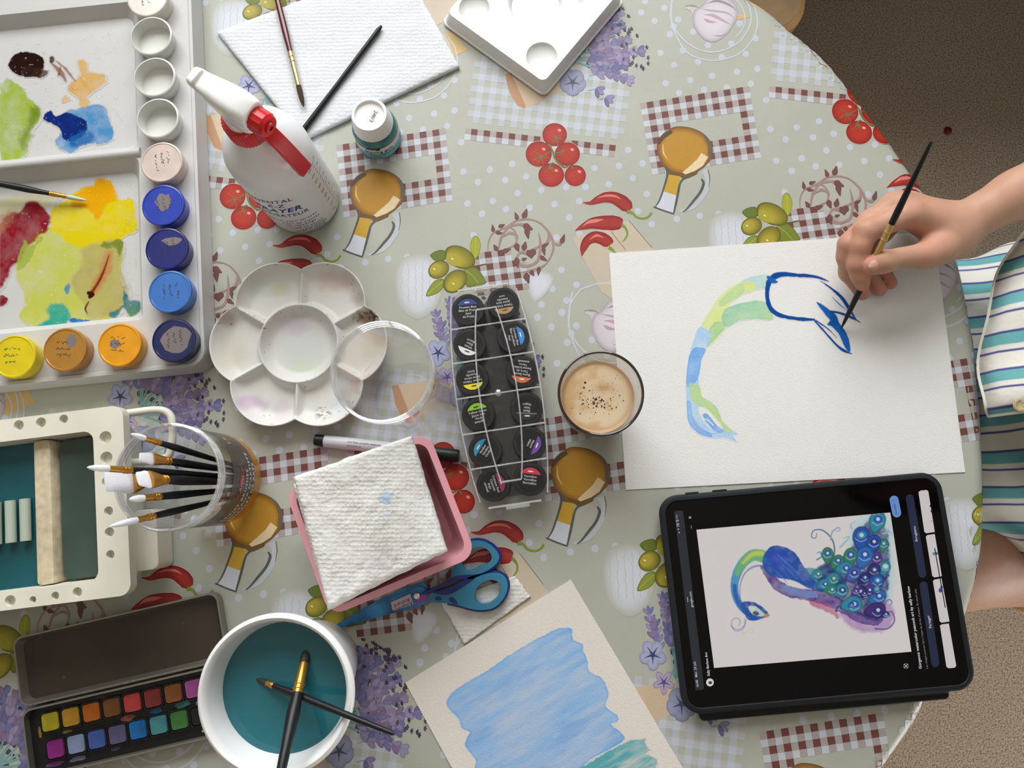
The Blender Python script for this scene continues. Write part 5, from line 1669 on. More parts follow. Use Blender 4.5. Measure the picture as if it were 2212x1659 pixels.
# ------------------------------------------------------------------ empty clear jar
J0 = P(893, 861, 0); jc = (J0.x, J0.y, ZT)
ej = thing('clear_jar', 'tall empty clear plastic jar standing beside the flower palette', 'jar', jc)
RJ, HJ = 0.0345, 0.148
b = MB()
b.lathe([(0.020, 0.004), (0.022, 0.001), (0.033, 0.0008), (RJ, 0.003), (RJ, HJ - 0.012), (RJ - 0.0008, HJ - 0.012), (RJ - 0.0008, 0.004), (0.022, 0.0022), (0.020, 0.0052), (0.0001, 0.0075)], jc, 72)
b.build('jar_wall', clear_p, parent=ej)
b = MB()
for z, r in ((HJ - 0.0112, 0.0012), (HJ - 0.0065, 0.0010), (HJ - 0.001, 0.0012)):
    b.tube([(jc[0] + (RJ + 0.0004) * math.cos(a), jc[1] + (RJ + 0.0004) * math.sin(a), ZT + z) for a in [2 * math.pi * k / 72 for k in range(73)]], r, 8, caps=False)
b.lathe([(RJ + 0.0006, HJ - 0.012), (RJ + 0.0006, HJ)], jc, 72)
b.build('rim', clear_edge, parent=ej)

# ------------------------------------------------------------------ jar of brushes
K0 = P(470, 1036, 0); kc = (K0.x, K0.y, ZT)
RK, HK = 0.0395, 0.094
kj = thing('brush_jar', 'clear plastic jar with an orange and grey label, full of brushes', 'jar', kc)
b = MB()
b.lathe([(0.0001, 0.0008), (0.037, 0.0008), (RK, 0.003), (RK, HK - 0.010), (RK - 0.0008, HK - 0.010), (RK - 0.0008, 0.003), (0.036, 0.0018), (0.0001, 0.0018)], kc, 72)
jw = b.build('jar_wall', clear_p, parent=kj)
b = MB()
for z, r in ((HK - 0.0095, 0.0012), (HK - 0.005, 0.0011), (HK - 0.0005, 0.0013)):
    b.tube([(kc[0] + (RK + 0.0004) * math.cos(a), kc[1] + (RK + 0.0004) * math.sin(a), ZT + z) for a in [2 * math.pi * k / 72 for k in range(73)]], r, 8, caps=False)
b.lathe([(RK + 0.0006, HK - 0.010), (RK + 0.0006, HK)], kc, 72)
b.build('rim', clear_edge, parent=kj)
rl = RK + 0.0003
b = MB(); b.lathe([(rl, 0.018), (rl, 0.066)], kc, 60, a0=math.radians(-95), a1=math.radians(80))
b.build('grey_label', clear_mat('grey_film', tint=(0.42, 0.42, 0.42), base=0.04, edge=0.4, rough=0.2, haze=(lin(110, 108, 104), 0.45)), parent=jw)
b = MB(); b.lathe([(rl, 0.0045), (rl, 0.0178)], kc, 60, a0=math.radians(-110), a1=math.radians(95))
b.build('orange_band', clear_mat('amber_film', tint=(0.95, 0.70, 0.30), base=0.04, edge=0.4, rough=0.2, haze=(lin(216, 150, 60), 0.5)), parent=jw)
b = MB(); rt = rl + 0.0002
for k, s in enumerate(('ARTIST BRUSHES', "PINCEAUX D'ARTISTE", 'PINCELES DE ARTE')):
    text_cyl(b, s, kc, rt, math.radians(-62), ZT + 0.0345 - k * 0.0072, 0.0058, (0, 0, 0), bold=0.02, spacing=1.2)
b.build('label_text', mat('white_ink', None), parent=jw)
b = MB(); text_cyl(b, '15', kc, rt, math.radians(42), ZT + 0.045, 0.0105, (0, 0, 0), bold=0.01)
b.build('count_text', mat('gold_ink', lin(190, 160, 90), 0.4), parent=jw)
b = MB()
ring = [(0.013 * math.cos(2 * math.pi * k / 28), 0.0044 * math.sin(2 * math.pi * k / 28)) for k in range(28)]
b.add([(kc[0] + rt * math.cos(math.radians(-5) + x / rt), kc[1] + rt * math.sin(math.radians(-5) + x / rt), ZT + 0.0475 + z) for x, z in ring + [(0, 0)]], [(k, (k + 1) % 28, 28) for k in range(28)])
lg = b.build('logo_patch', mat('red_logo', lin(196, 62, 60), 0.4), parent=jw)
b = MB(); text_cyl(b, 'Artist', kc, rt + 0.0002, math.radians(-17), ZT + 0.0462, 0.0060, (0, 0, 0), shear=0.3)
b.build('logo_text', mat('white_ink', None), parent=lg)
GB = 'brushes standing in the clear jar'
bl2 = black_lac
T = tr(180, 880, 5.03)
def jb(label, tip, zt, foot, rh, lf, lb, **kw):
    q = T(*tip)
    brush('paint_brush', label, P(q[0], q[1], zt), P(foot[0], foot[1], 0.0035), rh, lf, lb, bl2, gold, white_br, GB, **kw)
jb('thin pointed white brush at the top rim of the brush jar', (515, 290), 0.122, (528, 1012), 0.0026, 0.016, 0.012, rf=0.0022, tip_r=0.08)
jb('slanted flat white brush second from the top in the jar', (612, 540), 0.112, (540, 1022), 0.0030, 0.018, 0.012, wide=1.7, rf=0.0028, flat=0.35, tip_r=0.6, flat_dir=(0.2, 0.2, 1))
jb('long pointed white brush half hidden behind the wide flat one', (40, 652), 0.152, (535, 1032), 0.0028, 0.020, 0.016, rf=0.0025, tip_r=0.08)
jb('widest flat white brush sticking out of the brush jar', (235, 790), 0.124, (528, 1036), 0.0034, 0.018, 0.022, wide=3.1, rf=0.0033, flat=0.30, tip_r=0.8, flat_dir=(0.1, 0.1, 1))
jb('short rounded white filbert brush in the middle of the jar', (590, 778), 0.138, (520, 1042), 0.0036, 0.021, 0.013, wide=2.1, rf=0.0032, flat=0.35, tip_r=0.7, flat_dir=(0.1, 0.1, 1))
jb('round white brush below the filbert in the jar', (500, 1000), 0.118, (520, 1056), 0.0030, 0.017, 0.012, rf=0.0027, tip_r=0.12)
jb('splayed white brush leaning at the lower rim of the jar', (285, 1295), 0.138, (512, 1072), 0.0027, 0.018, 0.024, rf=0.0024, tip_r=0.1)

# ------------------------------------------------------------------ brush washer
zw = 0.060
fw = Fr((283, 1285), (0, 1320), (283, 1285), zw)
ww = thing('brush_washer', 'cream plastic brush washing basin with holes in its rim and murky water', 'basin', fw.at(-100, 75, 0))
cream = mat('cream_plastic', lin(226, 222, 206), 0.4, 0.4, noise=(25, 0.05))
Lw = fw.loop
o_top = rrect(-212, 0, 0, 151, 9); o_mid = rrect(-211, 1, -1, 150, 9)
c1 = rrect(-197, 14, -25, 133, 8)
holes = []
for px, py, r in ((40,906,4.2), (88,901,4.2), (137,892,3.6), (216,946,5.2), (220,990,5.0), (219,1042,4.4), (225,1105,3.6), (232,1150,3.8), (236,1198,3.4), (167,1279,3.8), (119,1287,3.2), (71,1295,2.6), (22,1302,5.2)):
    q = P(px, py, zw); d = Vector((q.x - fw.o.x, q.y - fw.o.y))
    x, y = d.dot(fw.ex) * 1000, d.dot(fw.ey) * 1000
    if y < 14: y = max(y, r + 2.0); y = min(y, 12.0 - r + 1.0) if r < 4 else 6.9
    if y > 134: y = min(y, 151 - r - 2.0); y = max(y, 136.5 + r)
    if x > -30 and 14 < y < 134: x = -15.0
    holes.append((x, y, min(r, 5.0) if y > 14 and y < 134 else min(r, 4.3)))
b = MB()
zt_, zb_ = ZT + zw, ZT + 0.0008
plate(b, Lw(o_top), [Lw(c1)] + [Lw(circ(x, y, r, 20)) for x, y, r in holes], zt_)
wall(b, Lw(o_top), zt_, Lw(o_top), zt_ - 0.010); wall(b, Lw(o_top), zt_ - 0.010, Lw(rrect(-207, 5, -5, 146, 8)), zt_ - 0.0102)
wall(b, Lw(rrect(-207, 5, -5, 146, 8)), zt_ - 0.0102, Lw(rrect(-197, 14, -16, 138, 8)), zb_)
plate(b, Lw(rrect(-197, 14, -16, 138, 8)), [], zb_)
for c_ in (c1,):
    x0, x1 = min(p[0] for p in c_), max(p[0] for p in c_); y0, y1 = min(p[1] for p in c_), max(p[1] for p in c_)
    inn = rrect(x0 + 3, y0 + 3, x1 - 3, y1 - 3, 6)
    wall(b, Lw(c_), zt_, Lw(inn), ZT + 0.012); plate(b, Lw(inn), [], ZT + 0.012)
for x, y, r in holes:
    wall(b, Lw(circ(x, y, r, 20)), zt_, Lw(circ(x, y, r * 0.9, 20)), zt_ - 0.006); plate(b, Lw(circ(x, y, r * 0.9, 20)), [], zt_ - 0.006)
b.build('basin_body', cream, parent=ww, weld=True, bevel=0.0012)
b = MB()
dv_ = [fw.at(-73, 16, zw - 0.0065), fw.at(-73, 132, zw - 0.0065)]
rings = [[(*fw(x, y), ZT + z) for x, y in rrect(-82 + g, 15.5, -64 - g, 131.5, 3, 3)] for z, g in ((0.0125, 0), (0.048, 1), (0.0505, 2.5), (0.051, 4.5))]
b.loft(rings)
b.build('divider', mat('stained_cream', lin(206, 192, 162), 0.5, noise=(120, 0.2)), parent=ww)
b = MB(); plate(b, Lw(rrect(-62.5, 17, -26.5, 130, 6)), [], ZT + 0.044)
b.build('water', mat('murky_green_water', lin(60, 76, 68), 0.06, 0.5, noise=(14, 0.25)), parent=ww, smooth=False)
b = MB(); plate(b, Lw(rrect(-196, 14, -83, 133, 6)), [], ZT + 0.042)
b.build('water', mat('murky_teal_water', lin(26, 82, 90), 0.06, 0.5, noise=(14, 0.25)), parent=ww, smooth=False)
for x in (-91, -103, -115):
    b = MB(); b.tube([fw.at(x, 86, 0.046), fw.at(x, 52, 0.046)], [0.0042, 0.0042], 12)
    b.build('brush_rest_rib', mat('pale_green_plastic', lin(176, 186, 172), 0.4), parent=ww)
hl = smooth_line([fw.at(-10, 147, 0.040), fw.at(14, 148, 0.034), fw.at(24, 144, 0.032), fw.at(27, 134, 0.032), fw.at(24, 112, 0.032), fw.at(16, 106, 0.033), fw.at(-12, 106, 0.036)], 5)
b = MB(); b.tube(hl, 0.0033, 10)
b.build('handle', cream, parent=ww)
b = MB(); b.prism(Lw(rrect(-14, 16, 7, 66, 6)), ZT + 0.001, ZT + 0.028)
b.build('foot_step', cream, parent=ww, bevel=0.001, weld=True)

# ------------------------------------------------------------------ paint tin
ft = Fr((55, 1530), (55, 1530), (487, 1430), 0.012)
tn = thing('paint_tin', 'open metal watercolor tin with two rows of colored pans', 'paint box', ft.at(85, 0, 0))
Lt = ft.loop
tin_m = mat('brushed_tin', lin(150, 146, 136), 0.35, 0.5, metal=0.7)
tin_in = mat('dark_enamel', lin(66, 56, 48), 0.45, 0.4, noise=(18, 0.12))
tin_blk = mat('black_tray', lin(20, 20, 22), 0.35, 0.5)
b = MB()
o_, i_ = rrect(-5, 1, 171, 58, 8), rrect(-3.6, 2.4, 169.6, 56.6, 7)
wall(b, Lt(o_), ZT + 0.0008, Lt(o_), ZT + 0.0105); wall(b, Lt(o_), ZT + 0.0105, Lt(i_), ZT + 0.0105); wall(b, Lt(i_), ZT + 0.0105, Lt(rrect(-1, 5, 167, 54, 6)), ZT + 0.0035)
plate(b, Lt(o_), [], ZT + 0.0008)
b.build('lid_rim', tin_m, parent=tn, weld=True)
b = MB(); b.prism(Lt(rrect(-1.2, 4.8, 167.2, 54.2, 6)), ZT + 0.003, ZT + 0.0036)
b.build('lid_inside', tin_in, parent=tn, smooth=False)
b = MB()
for px, py, r in ((137, 1463, 0.0017), (86, 1377, 0.0011), (183, 1480, 0.0008), (395, 1347, 0.0009), (405, 1289, 0.0012)):
    c_ = P(px, py, 0.004); b.lathe([(r, 0), (r * 0.8, r * 0.35), (0.00002, r * 0.55)], (c_.x, c_.y, ZT + 0.0036), 12)
wd = b.build('water_droplets', clear_mat('water_bead', None), parent=tn); wd['kind'] = 'stuff'
b = MB()
o_, i_ = rrect(-3, -56, 173, -1, 8), rrect(-1.6, -54.6, 171.6, -2.4, 7)
wall(b, Lt(o_), ZT + 0.0008, Lt(o_), ZT + 0.0135); wall(b, Lt(o_), ZT + 0.0135, Lt(i_), ZT + 0.0135); wall(b, Lt(i_), ZT + 0.0135, Lt(i_), ZT + 0.005)
plate(b, Lt(o_), [], ZT + 0.0008)
b.build('tray_rim', tin_m, parent=tn, weld=True)
b = MB(); b.prism(Lt(rrect(-1.8, -54.8, 171.8, -2.2, 7)), ZT + 0.004, ZT + 0.0065)
b.build('tray_insert', tin_blk, parent=tn, smooth=False)
pan_a = [(206,190,40),(214,160,48),(214,112,24),(132,84,40),(214,72,72),(146,54,54),(156,92,44),(190,92,170),(150,80,150)]
pan_b = [(170,48,150),(160,176,214),(80,112,196),(112,104,148),(28,124,200),(84,164,170),(78,142,72),(34,34,36),(44,44,48)]
names_a = 'yellow,ochre,orange,brown,red,dark red,burnt orange,pink,violet'.split(','); 
for row, (cols, y0) in enumerate(((pan_a, -15.5), (pan_b, -37.5))):
    for k, c_ in enumerate(cols):
        x = 17.5 + k * 17.35 + (1.5 if row else 0)
        b = MB(); w_ = 7.4
        rings = [[(*ft(px_, py_), ZT + z) for px_, py_ in rrect(x - w_ * f, y0 - w_ * f, x + w_ * f, y0 + w_ * f, 2.4 * f, 3)] for z, f in ((0.0066, 1.0), (0.0095, 0.98), (0.0104, 0.90), (0.0100, 0.6))]
        b.loft(rings, cap0=False)
        b.build('paint_pan', mat('pan_%d_%d' % (row, k), tuple(v * 0.5 for v in lin(*c_)), 0.28, 0.5, noise=(90, 0.15)), parent=tn)
        b = MB(); rim_o, rim_i = rrect(x - 8.4, y0 - 8.4, x + 8.4, y0 + 8.4, 2.6, 3), rrect(x - 7.5, y0 - 7.5, x + 7.5, y0 + 7.5, 2.4, 3)
        wall(b, Lt(rim_o), ZT + 0.0066, Lt(rim_o), ZT + 0.0102); wall(b, Lt(rim_o), ZT + 0.0102, Lt(rim_i), ZT + 0.0102); wall(b, Lt(rim_i), ZT + 0.0102, Lt(rim_i), ZT + 0.0066)
        b.build('pan_cup', tin_blk, parent=tn, weld=True)

rs_ = random.Random(7)
for (x, y, rx, ry, c_) in ((126, -26, 7.5, 3.0, (84, 164, 170)), (104, -26.5, 6, 2.2, (40, 130, 200)), (80, -27, 6, 2.4, (190, 110, 80)), (14, -49.5, 9, 1.8, (150, 80, 160)), (34, -49.5, 7, 2.2, (150, 160, 190)), (28, -26.5, 5, 1.4, (190, 180, 60)),
                          (6, -22, 1.4, 5, (180, 160, 60)), (66, -48.8, 5, 1.2, (110, 120, 170)), (143, -47, 4, 1.6, (60, 110, 70)), (150, -8, 6, 2, (150, 80, 150)), (60, -6, 6, 1.4, (110, 50, 40))):
    b = MB(); pts_ = [(x + rx * (0.7 + 0.5 * rs_.random()) * math.cos(t), y + ry * (0.7 + 0.5 * rs_.random()) * math.sin(t)) for t in np.linspace(0, 2 * math.pi, 13)[:-1]]
    b.flat([ft(*q) for q in pts_], ZT + 0.0067); b.build('paint_smear', mat('smear_%d_%d_%d' % c_, tuple(v * 0.5 for v in lin(*c_)), 0.35), parent=tn, smooth=False)

# ------------------------------------------------------------------ white tub of paint water
Rb = P(595, 1501, 0.110)
bc = (Rb.x, Rb.y, ZT)
bk = thing('water_tub', 'round white tub of teal paint water with two black brushes in it', 'tub', bc)
b = MB()
b.lathe([(0.0001, 0.001), (0.0325, 0.001), (0.0340, 0.003), (0.0500, 0.104), (0.0545, 0.104), (0.0553, 0.106), (0.0553, 0.1095), (0.0543, 0.1115), (0.0525, 0.1122), (0.0507, 0.1112), (0.0490, 0.106), (0.0330, 0.004), (0.0001, 0.004)], bc, 80)
tubw = b.build('tub_wall', mat('white_tub_plastic', lin(232, 232, 232), 0.3, 0.45), parent=bk, angle=50)
b = MB(); b.lathe([(0.0001, 0.088), (0.03, 0.088), (0.0461, 0.088)], bc, 64)
b.build('water', mat('teal_paint_water', lin(40, 104, 114), 0.05, 0.5, noise=(20, 0.12)), parent=bk)
b = MB()
rd = 0.0555
for a, z0, z1, w, c_ in ((186, 0.1065, 0.1115, 0.0028, lin(60, 160, 178)), (194, 0.096, 0.111, 0.0030, lin(60, 160, 178)), (206, 0.104, 0.1115, 0.0022, lin(222, 206, 120))):
    a = math.radians(a); rr_ = 0.0556 if z0 > 0.1 else 0.0545
    pts_ = [(w * 0.5 * math.cos(t), (z0 + z1) / 2 + (z1 - z0) / 2 * math.sin(t)) for t in [2 * math.pi * k / 12 for k in range(12)]]
    b.add([(bc[0] + rr_ * math.cos(a + x / rr_), bc[1] + rr_ * math.sin(a + x / rr_), ZT + z) for x, z in pts_], [tuple(range(12))], c_)
b.build('paint_drip', mat('drip_paint', None, 0.3, attr=True), parent=tubw)
dk_br = mat('dark_wet_bristle', lin(52, 50, 40), 0.5)
brush('paint_brush', 'thin black brush lying across the tub rim, tip in teal water', P(552, 1466, 0.0865), P(852, 1585, 0.128), 0.0030, 0.007, 0.010, black_lac, gold, dk_br, rf=0.0021, tip_r=0.1)
brush('paint_brush', 'thicker black brush with a gold ferrule standing in the teal water', P(664, 1398, 0.0835), P(590, 1745, 0.152), 0.0044, 0.023, 0.012, black_lac, gold, dk_br, rf=0.0036, tip_r=0.3)

# ------------------------------------------------------------------ clear case with twelve paint pots
zc = 0.030
fc_ = Fr((1077, 850), (1049, 662), (1105, 1041), zc)
cs = thing('paint_set_case', 'bulging clear plastic case holding twelve small paint pots', 'case', fc_.at(0, 0, 0))
def barrel(grow, n=14, r=7):
    pts_ = []
    for k in range(n + 1):
        x = -86 + 172 * k / n
        pts_.append((x, -(37.5 - 8.5 * (x / 92) ** 2) - grow))
    pts_ += [(92 + grow, -(27 + grow) + 3), (95 + grow, -20), (95.5 + grow, 0), (95 + grow, 20), (92 + grow, 27 + grow - 3)]
    for k in range(n + 1):
        x = 86 - 172 * k / n
        pts_.append((x, (37.5 - 8.5 * (x / 92) ** 2) + grow))
    pts_ += [(-92 - grow, 27 + grow - 3), (-95 - grow, 20), (-95.5 - grow, 0), (-95 - grow, -20), (-92 - grow, -(27 + grow) + 3)]
    return pts_
Lc = fc_.loop
b = MB()
wall(b, Lc(barrel(-1.5)), ZT + 0.001, Lc(barrel(0)), ZT + 0.014); wall(b, Lc(barrel(0)), ZT + 0.014, Lc(barrel(1.6)), ZT + 0.0145); wall(b, Lc(barrel(1.6)), ZT + 0.0145, Lc(barrel(1.6)), ZT + 0.0165)
plate(b, Lc(barrel(-1.5)), [], ZT + 0.001)
b.build('case_base', clear_mat('grey_clear_plastic', tint=(0.95, 0.95, 0.95), base=0.02, edge=0.7, rough=0.08, haze=(lin(150, 150, 150), 0.04)), parent=cs, weld=True)
b = MB()
wall(b, Lc(barrel(1.5)), ZT + 0.0168, Lc(barrel(0.3)), ZT + 0.017); wall(b, Lc(barrel(0.3)), ZT + 0.017, Lc(barrel(-2.5)), ZT + 0.0325)
plate(b, Lc(barrel(-2.5)), [], ZT + 0.0325)
lid_c = b.build('case_lid', clear_p, parent=cs, weld=True)
b = MB(); plate(b, Lc([(x * 0.93, y * 0.80) for x, y in barrel(-2.5)]), [], ZT + 0.0016)
b.build('tray_insert', clear_mat('shaded_grey_insert', tint=(0.33, 0.32, 0.30), base=0.04, edge=0.5, rough=0.15, haze=(lin(70, 68, 64), 0.35)), parent=cs, smooth=False)  # dark tint holds the grey insert plus the shade inside the case
lens = lambda x: 8.5 + 7.5 * (1 - (x / 74) ** 2)
def rib(pts_, r=0.0007):
    b = MB(); b.tube([fc_.at(x, y, 0.0330) for x, y in pts_], r, 6)
    b.build('lid_rib', clear_edge, parent=lid_c)
for x in (-60, -30.5, 0, 30.5, 60):
    hw = 35.5 - 8.5 * (x / 92) ** 2
    rib([(x, -hw), (x, hw)])
for s in (-1, 1):
    rib([(x, s * lens(x)) for x in np.linspace(-74, 74, 17)], 0.0008)
for x in (-74, 74):
    rib([(x, -8.5), (x, 8.5)], 0.0008)
for s in (-1, 1):
    b = MB(); b.tube([fc_.at(x, s * (36.0 - 8.5 * (x / 92) ** 2), 0.0315) for x in np.linspace(-88, 88, 15)], 0.0008, 6); b.build('lid_edge', clear_edge, parent=lid_c)
    b = MB(); b.tube([fc_.at(s * 93.5, y, 0.0315) for y in np.linspace(-22, 22, 7)], 0.0009, 6); b.build('lid_edge', clear_edge, parent=lid_c)
    b = MB(); b.box(fc_.at(s * 95.5, 2, 0.014), 0.003, 0.020, 0.008, fc_.ang); b.build('clasp', clear_edge, parent=lid_c)
b = MB(); b.lathe([(0.003, 0), (0.0028, 0.001), (0.0012, 0.0018), (0.00005, 0.002)], fc_.at(0, 0, 0.0325), 16); b.build('lid_knob', clear_edge, parent=lid_c)
pots = [((1011,669),95,(36,62,140),'Prussian Blue|Bleu de Prusse|Azul|de Prusia','prussian blue'), ((1087,655),-80,(176,134,82),'Yellow Ochre|Jaune ocre|Amarillo|ocre','yellow ochre'),
        ((1014,744),-112,(226,226,230),'White|Blanc|Blanco','white'), ((1109,728),14,(44,138,216),'Cerulean Blue|Bleu céruléum|Azul|cerúleo','cerulean blue'),
        ((1020,818),-80,(232,212,44),'Lemon Yellow|Jaune citron|Amarillo|limón','lemon yellow'), ((1128,803),-98,(200,104,50),'Burnt Sienna|Terre de|Sienne brûlée|Tierra|quemada','burnt sienna'),
        ((1033,895),103,(138,198,46),'Yellow Green|Jaune vert|Verde|amarillo','yellow green'), ((1138,882),-92,(30,30,32),'Black|Noir|Negro','black'),
        ((1048,973),150,(44,138,172),'Viridian|Viridien|Viridian','viridian teal'), ((1144,957),-22,(104,66,158),'Mauve|Malva','mauve'),
        ((1066,1047),20,(140,40,72),'Crimson Red|Cramoisi|Rojo|carmesí','crimson'), ((1145,1035),83,(208,44,76),'Vermilion|Vermillon|Bermellón','vermilion')]
pot_blk = mat('black_pot_plastic', lin(24, 25, 28), 0.38, 0.4, noise=(200, 0.2))
lab_blk = mat('black_pot_label', lin(16, 16, 18), 0.5, 0.3)
lab_txt = mat('pale_label_text', lin(200, 200, 204), 0.5)
for (px, py), ang, colr, words_, nm in pots:
    c_ = P(px, py, 0.026); pcen = (c_.x, c_.y, ZT + 0.0016)
    t = thing('paint_jar', 'small black paint pot with a %s segment on its lid label, inside clear case' % nm if nm != 'black' else 'small black paint pot with a plain black lid label, inside clear case', 'paint pot', pcen, 'paint pots in the clear case')
    b = MB(); b.lathe([(0.0128, 0), (0.0134, 0.001), (0.0134, 0.0135), (0.0131, 0.0138)], pcen, 40, cap0=True); b.build('pot_body', pot_blk, parent=t)
    b = MB(); b.lathe([(0.0135, 0.0140), (0.0141, 0.0144), (0.0141, 0.0240), (0.0136, 0.0248), (0.0112, 0.0249), (0.0110, 0.0245), (0.0001, 0.0245)], pcen, 40, cap0=True)
    ldp = b.build('lid', pot_blk, parent=t, angle=35)
    up = math.radians(ang); zl = pcen[2] + 0.0246
    uv_ = lambda x, y: (pcen[0] + (math.sin(up) * x + math.cos(up) * y) / 1000, pcen[1] + (-math.cos(up) * x + math.sin(up) * y) / 1000)
    b = MB(); b.flat([uv_(*q) for q in circ(0, 0, 10.6, 36)][::1], zl); b.build('label_disc', lab_blk, parent=ldp, smooth=False)
    h0 = 4.4; R1 = 9.6; a0 = math.asin(h0 / R1)
    seg = [(R1 * math.cos(a), R1 * math.sin(a)) for a in np.linspace(a0, math.pi - a0, 16)]
    b = MB(); b.flat([uv_(*q) for q in seg], zl + 0.0001); sg = b.build('colour_segment', mat('seg_' + nm.replace(' ', '_'), lin(*colr), 0.45), parent=ldp, smooth=False)
    dark_pen = nm in ('yellow ochre', 'white', 'lemon yellow', 'yellow green')
    b = MB(); b.flat([uv_(x, y) for x, y in ((-2.6, 5.9), (0.6, 5.9), (1.4, 6.2), (2.4, 6.4), (1.4, 6.8), (0.6, 7.0), (-2.6, 6.9))], zl + 0.0002)
    b.build('tube_icon', mat('icon_dark' if dark_pen else 'icon_light', lin(40, 36, 24) if dark_pen else lin(226, 226, 226), 0.5), parent=ldp, smooth=False)
    b = MB()
    if nm == 'black':
        b.flat([uv_(x, y) for x, y in ((-8.6, 4.1), (8.6, 4.1), (8.6, 4.4), (-8.6, 4.4))], zl + 0.00015)
    for k, s in enumerate(words_.split('|')):
        v_, f_ = text2d(s, 2.75, align='CENTER', bold=0.01)
        b.add([(*uv_(x, y + 1.4 - 2.8 * k), zl + 0.00015) for x, y in v_], f_)
    b.build('label_text', lab_txt, parent=ldp, smooth=False)

# ------------------------------------------------------------------ marker pen
mk = thing('marker_pen', 'white marker pen with black ends lying half under the pink tray', 'pen', P(835, 967, 0))
m0, m1 = P(680, 950, 0.0062), P(992, 985, 0.0062)
md = (m1 - m0).normalized(); ml = (m1 - m0).length
at_ = lambda s: m0 + md * s
b = MB(); b.tube([at_(0.0085), at_(0.0089), at_(ml - 0.045), at_(ml - 0.044)], [0.0050, 0.0054, 0.0054, 0.0050], 20); br_ = b.build('barrel', mat('marker_grey', lin(196, 198, 202), 0.35), parent=mk)
b = MB(); b.tube([at_(0), at_(0.0006), at_(0.0085)], [0.0044, 0.0050, 0.0052], 20); b.build('end_plug', black_lac, parent=mk)
b = MB(); b.tube([at_(ml - 0.045), at_(ml - 0.044), at_(ml - 0.002), at_(ml)], [0.0054, 0.0058, 0.0056, 0.0048], 20); b.build('cap', black_lac, parent=mk)
b = MB()
for k, s in enumerate(('NOT FOR LAUNDRY MARKING', 'permanent ink')):
    v_, f_ = text2d(s, 0.0021); pr_ = Vector((-md.y, md.x, 0))
    o_ = at_(0.030) + pr_ * (0.0005 - 0.0030 * k)
    b.add([(o_.x + md.x * x + pr_.x * y, o_.y + md.y * x + pr_.y * y, ZT + 0.0062 + math.sqrt(max(0, 0.00548 ** 2 - (0.0005 - 0.003 * k + y) ** 2)) + 0.0001) for x, y in v_], f_)
b.build('pen_print', ink_black, parent=br_)

# ------------------------------------------------------------------ pink tray with a folded paper towel on it
zx = 0.046
fx2 = Fr((820, 1130), (715, 1330), (1028, 1200), zx)
pk = thing('pink_tray', 'pale pink plastic tray under the used paper towel', 'tray', fx2.at(0, 0, 0))
Lx = fx2.loop
pinkm = mat('pink_plastic', lin(224, 158, 168), 0.35, 0.45)
o_, i_ = rrect(-62.5, -53.5, 63, 54, 13), rrect(-57, -48, 57.5, 48.5, 10)
b = MB()
wall(b, Lx(rrect(-50, -41, 50, 41, 10)), ZT + 0.0008, Lx(rrect(-59, -50, 59.5, 50.5, 12)), ZT + zx - 0.003)
wall(b, Lx(rrect(-59, -50, 59.5, 50.5, 12)), ZT + zx - 0.003, Lx(o_), ZT + zx - 0.0028); wall(b, Lx(o_), ZT + zx - 0.0028, Lx(o_), ZT + zx)
wall(b, Lx(o_), ZT + zx, Lx(i_), ZT + zx); wall(b, Lx(i_), ZT + zx, Lx(rrect(-50, -41, 50.5, 41.5, 9)), ZT + 0.010); wall(b, Lx(rrect(-50, -41, 50.5, 41.5, 9)), ZT + 0.010, Lx(rrect(-46, -37, 46, 37, 8)), ZT + 0.0025)
plate(b, Lx(rrect(-46, -37, 46, 37, 8)), [], ZT + 0.0025); plate(b, Lx(rrect(-50, -41, 50, 41, 10)), [], ZT + 0.0008)
b.build('tray_body', pinkm, parent=pk, weld=True, bevel=0.0016)
def tcol(u, v):
    c_ = np.empty(u.shape + (3,)); c_[:] = lin(230, 229, 226)
    n_ = fbm(u * 100 + 50, v * 100 + 50, 12, 8)
    for cx, cy, rx, ry, cl, a in ((0.68, 0.42, 0.07, 0.06, lin(150, 190, 220), 0.8), (0.64, 0.52, 0.10, 0.06, lin(196, 212, 224), 0.5), (0.56, 0.64, 0.16, 0.10, lin(206, 206, 196), 0.55), (0.42, 0.50, 0.10, 0.08, lin(222, 218, 196), 0.6), (0.5, 0.85, 0.2, 0.1, lin(214, 206, 208), 0.5), (0.35, 0.2, 0.3, 0.1, lin(224, 220, 214), 0.5)):
        d = np.sqrt(((u - cx) / rx) ** 2 + ((v - cy) / ry) ** 2) + (n_ - 0.5) * 1.2
        c_ += (np.array(cl) - c_) * (sstep(1.1, 0.3, d) * a)[..., None]
    return c_
def tz(u, v):
    return -0.010 * np.clip(u - 0.80, 0, 1) ** 1.2 * np.exp(-((v - 0.55) / 0.3) ** 2) * 4 + 0.004 * np.sin(u * 3.1) - 0.004 * np.clip(v - 0.7, 0, 1)
towel_used = towel_mat('used_paper_towel', None, attr=True, scale=300, dist=0.0012)
tw = pad('paper_towel', towel_used, [P(641, 1032, 0.055), P(891, 943, 0.055), P(966, 1190, 0.052), P(716, 1312, 0.052)], 0.012, zf=tz, nx=90, ny=90, wob=0.0016, seed=6, edge=0.022, colf=tcol)
tag(tw, 'used white paper towel with faint blue stains folded over the pink tray', 'paper towel')
tw2 = pad('paper_towel', towel_used, [P(636, 1046, 0.0475), P(880, 960, 0.0475), P(958, 1192, 0.0475), P(712, 1318, 0.0475)], 0.0045, nx=40, ny=40, wob=0.0008, seed=16, edge=0.02, colf=lambda u, v: np.broadcast_to(np.array(lin(226, 220, 214)), u.shape + (3,)))
tag(tw2, 'lower folded layer of paper towel showing its edge above the pink tray rim', 'paper towel')

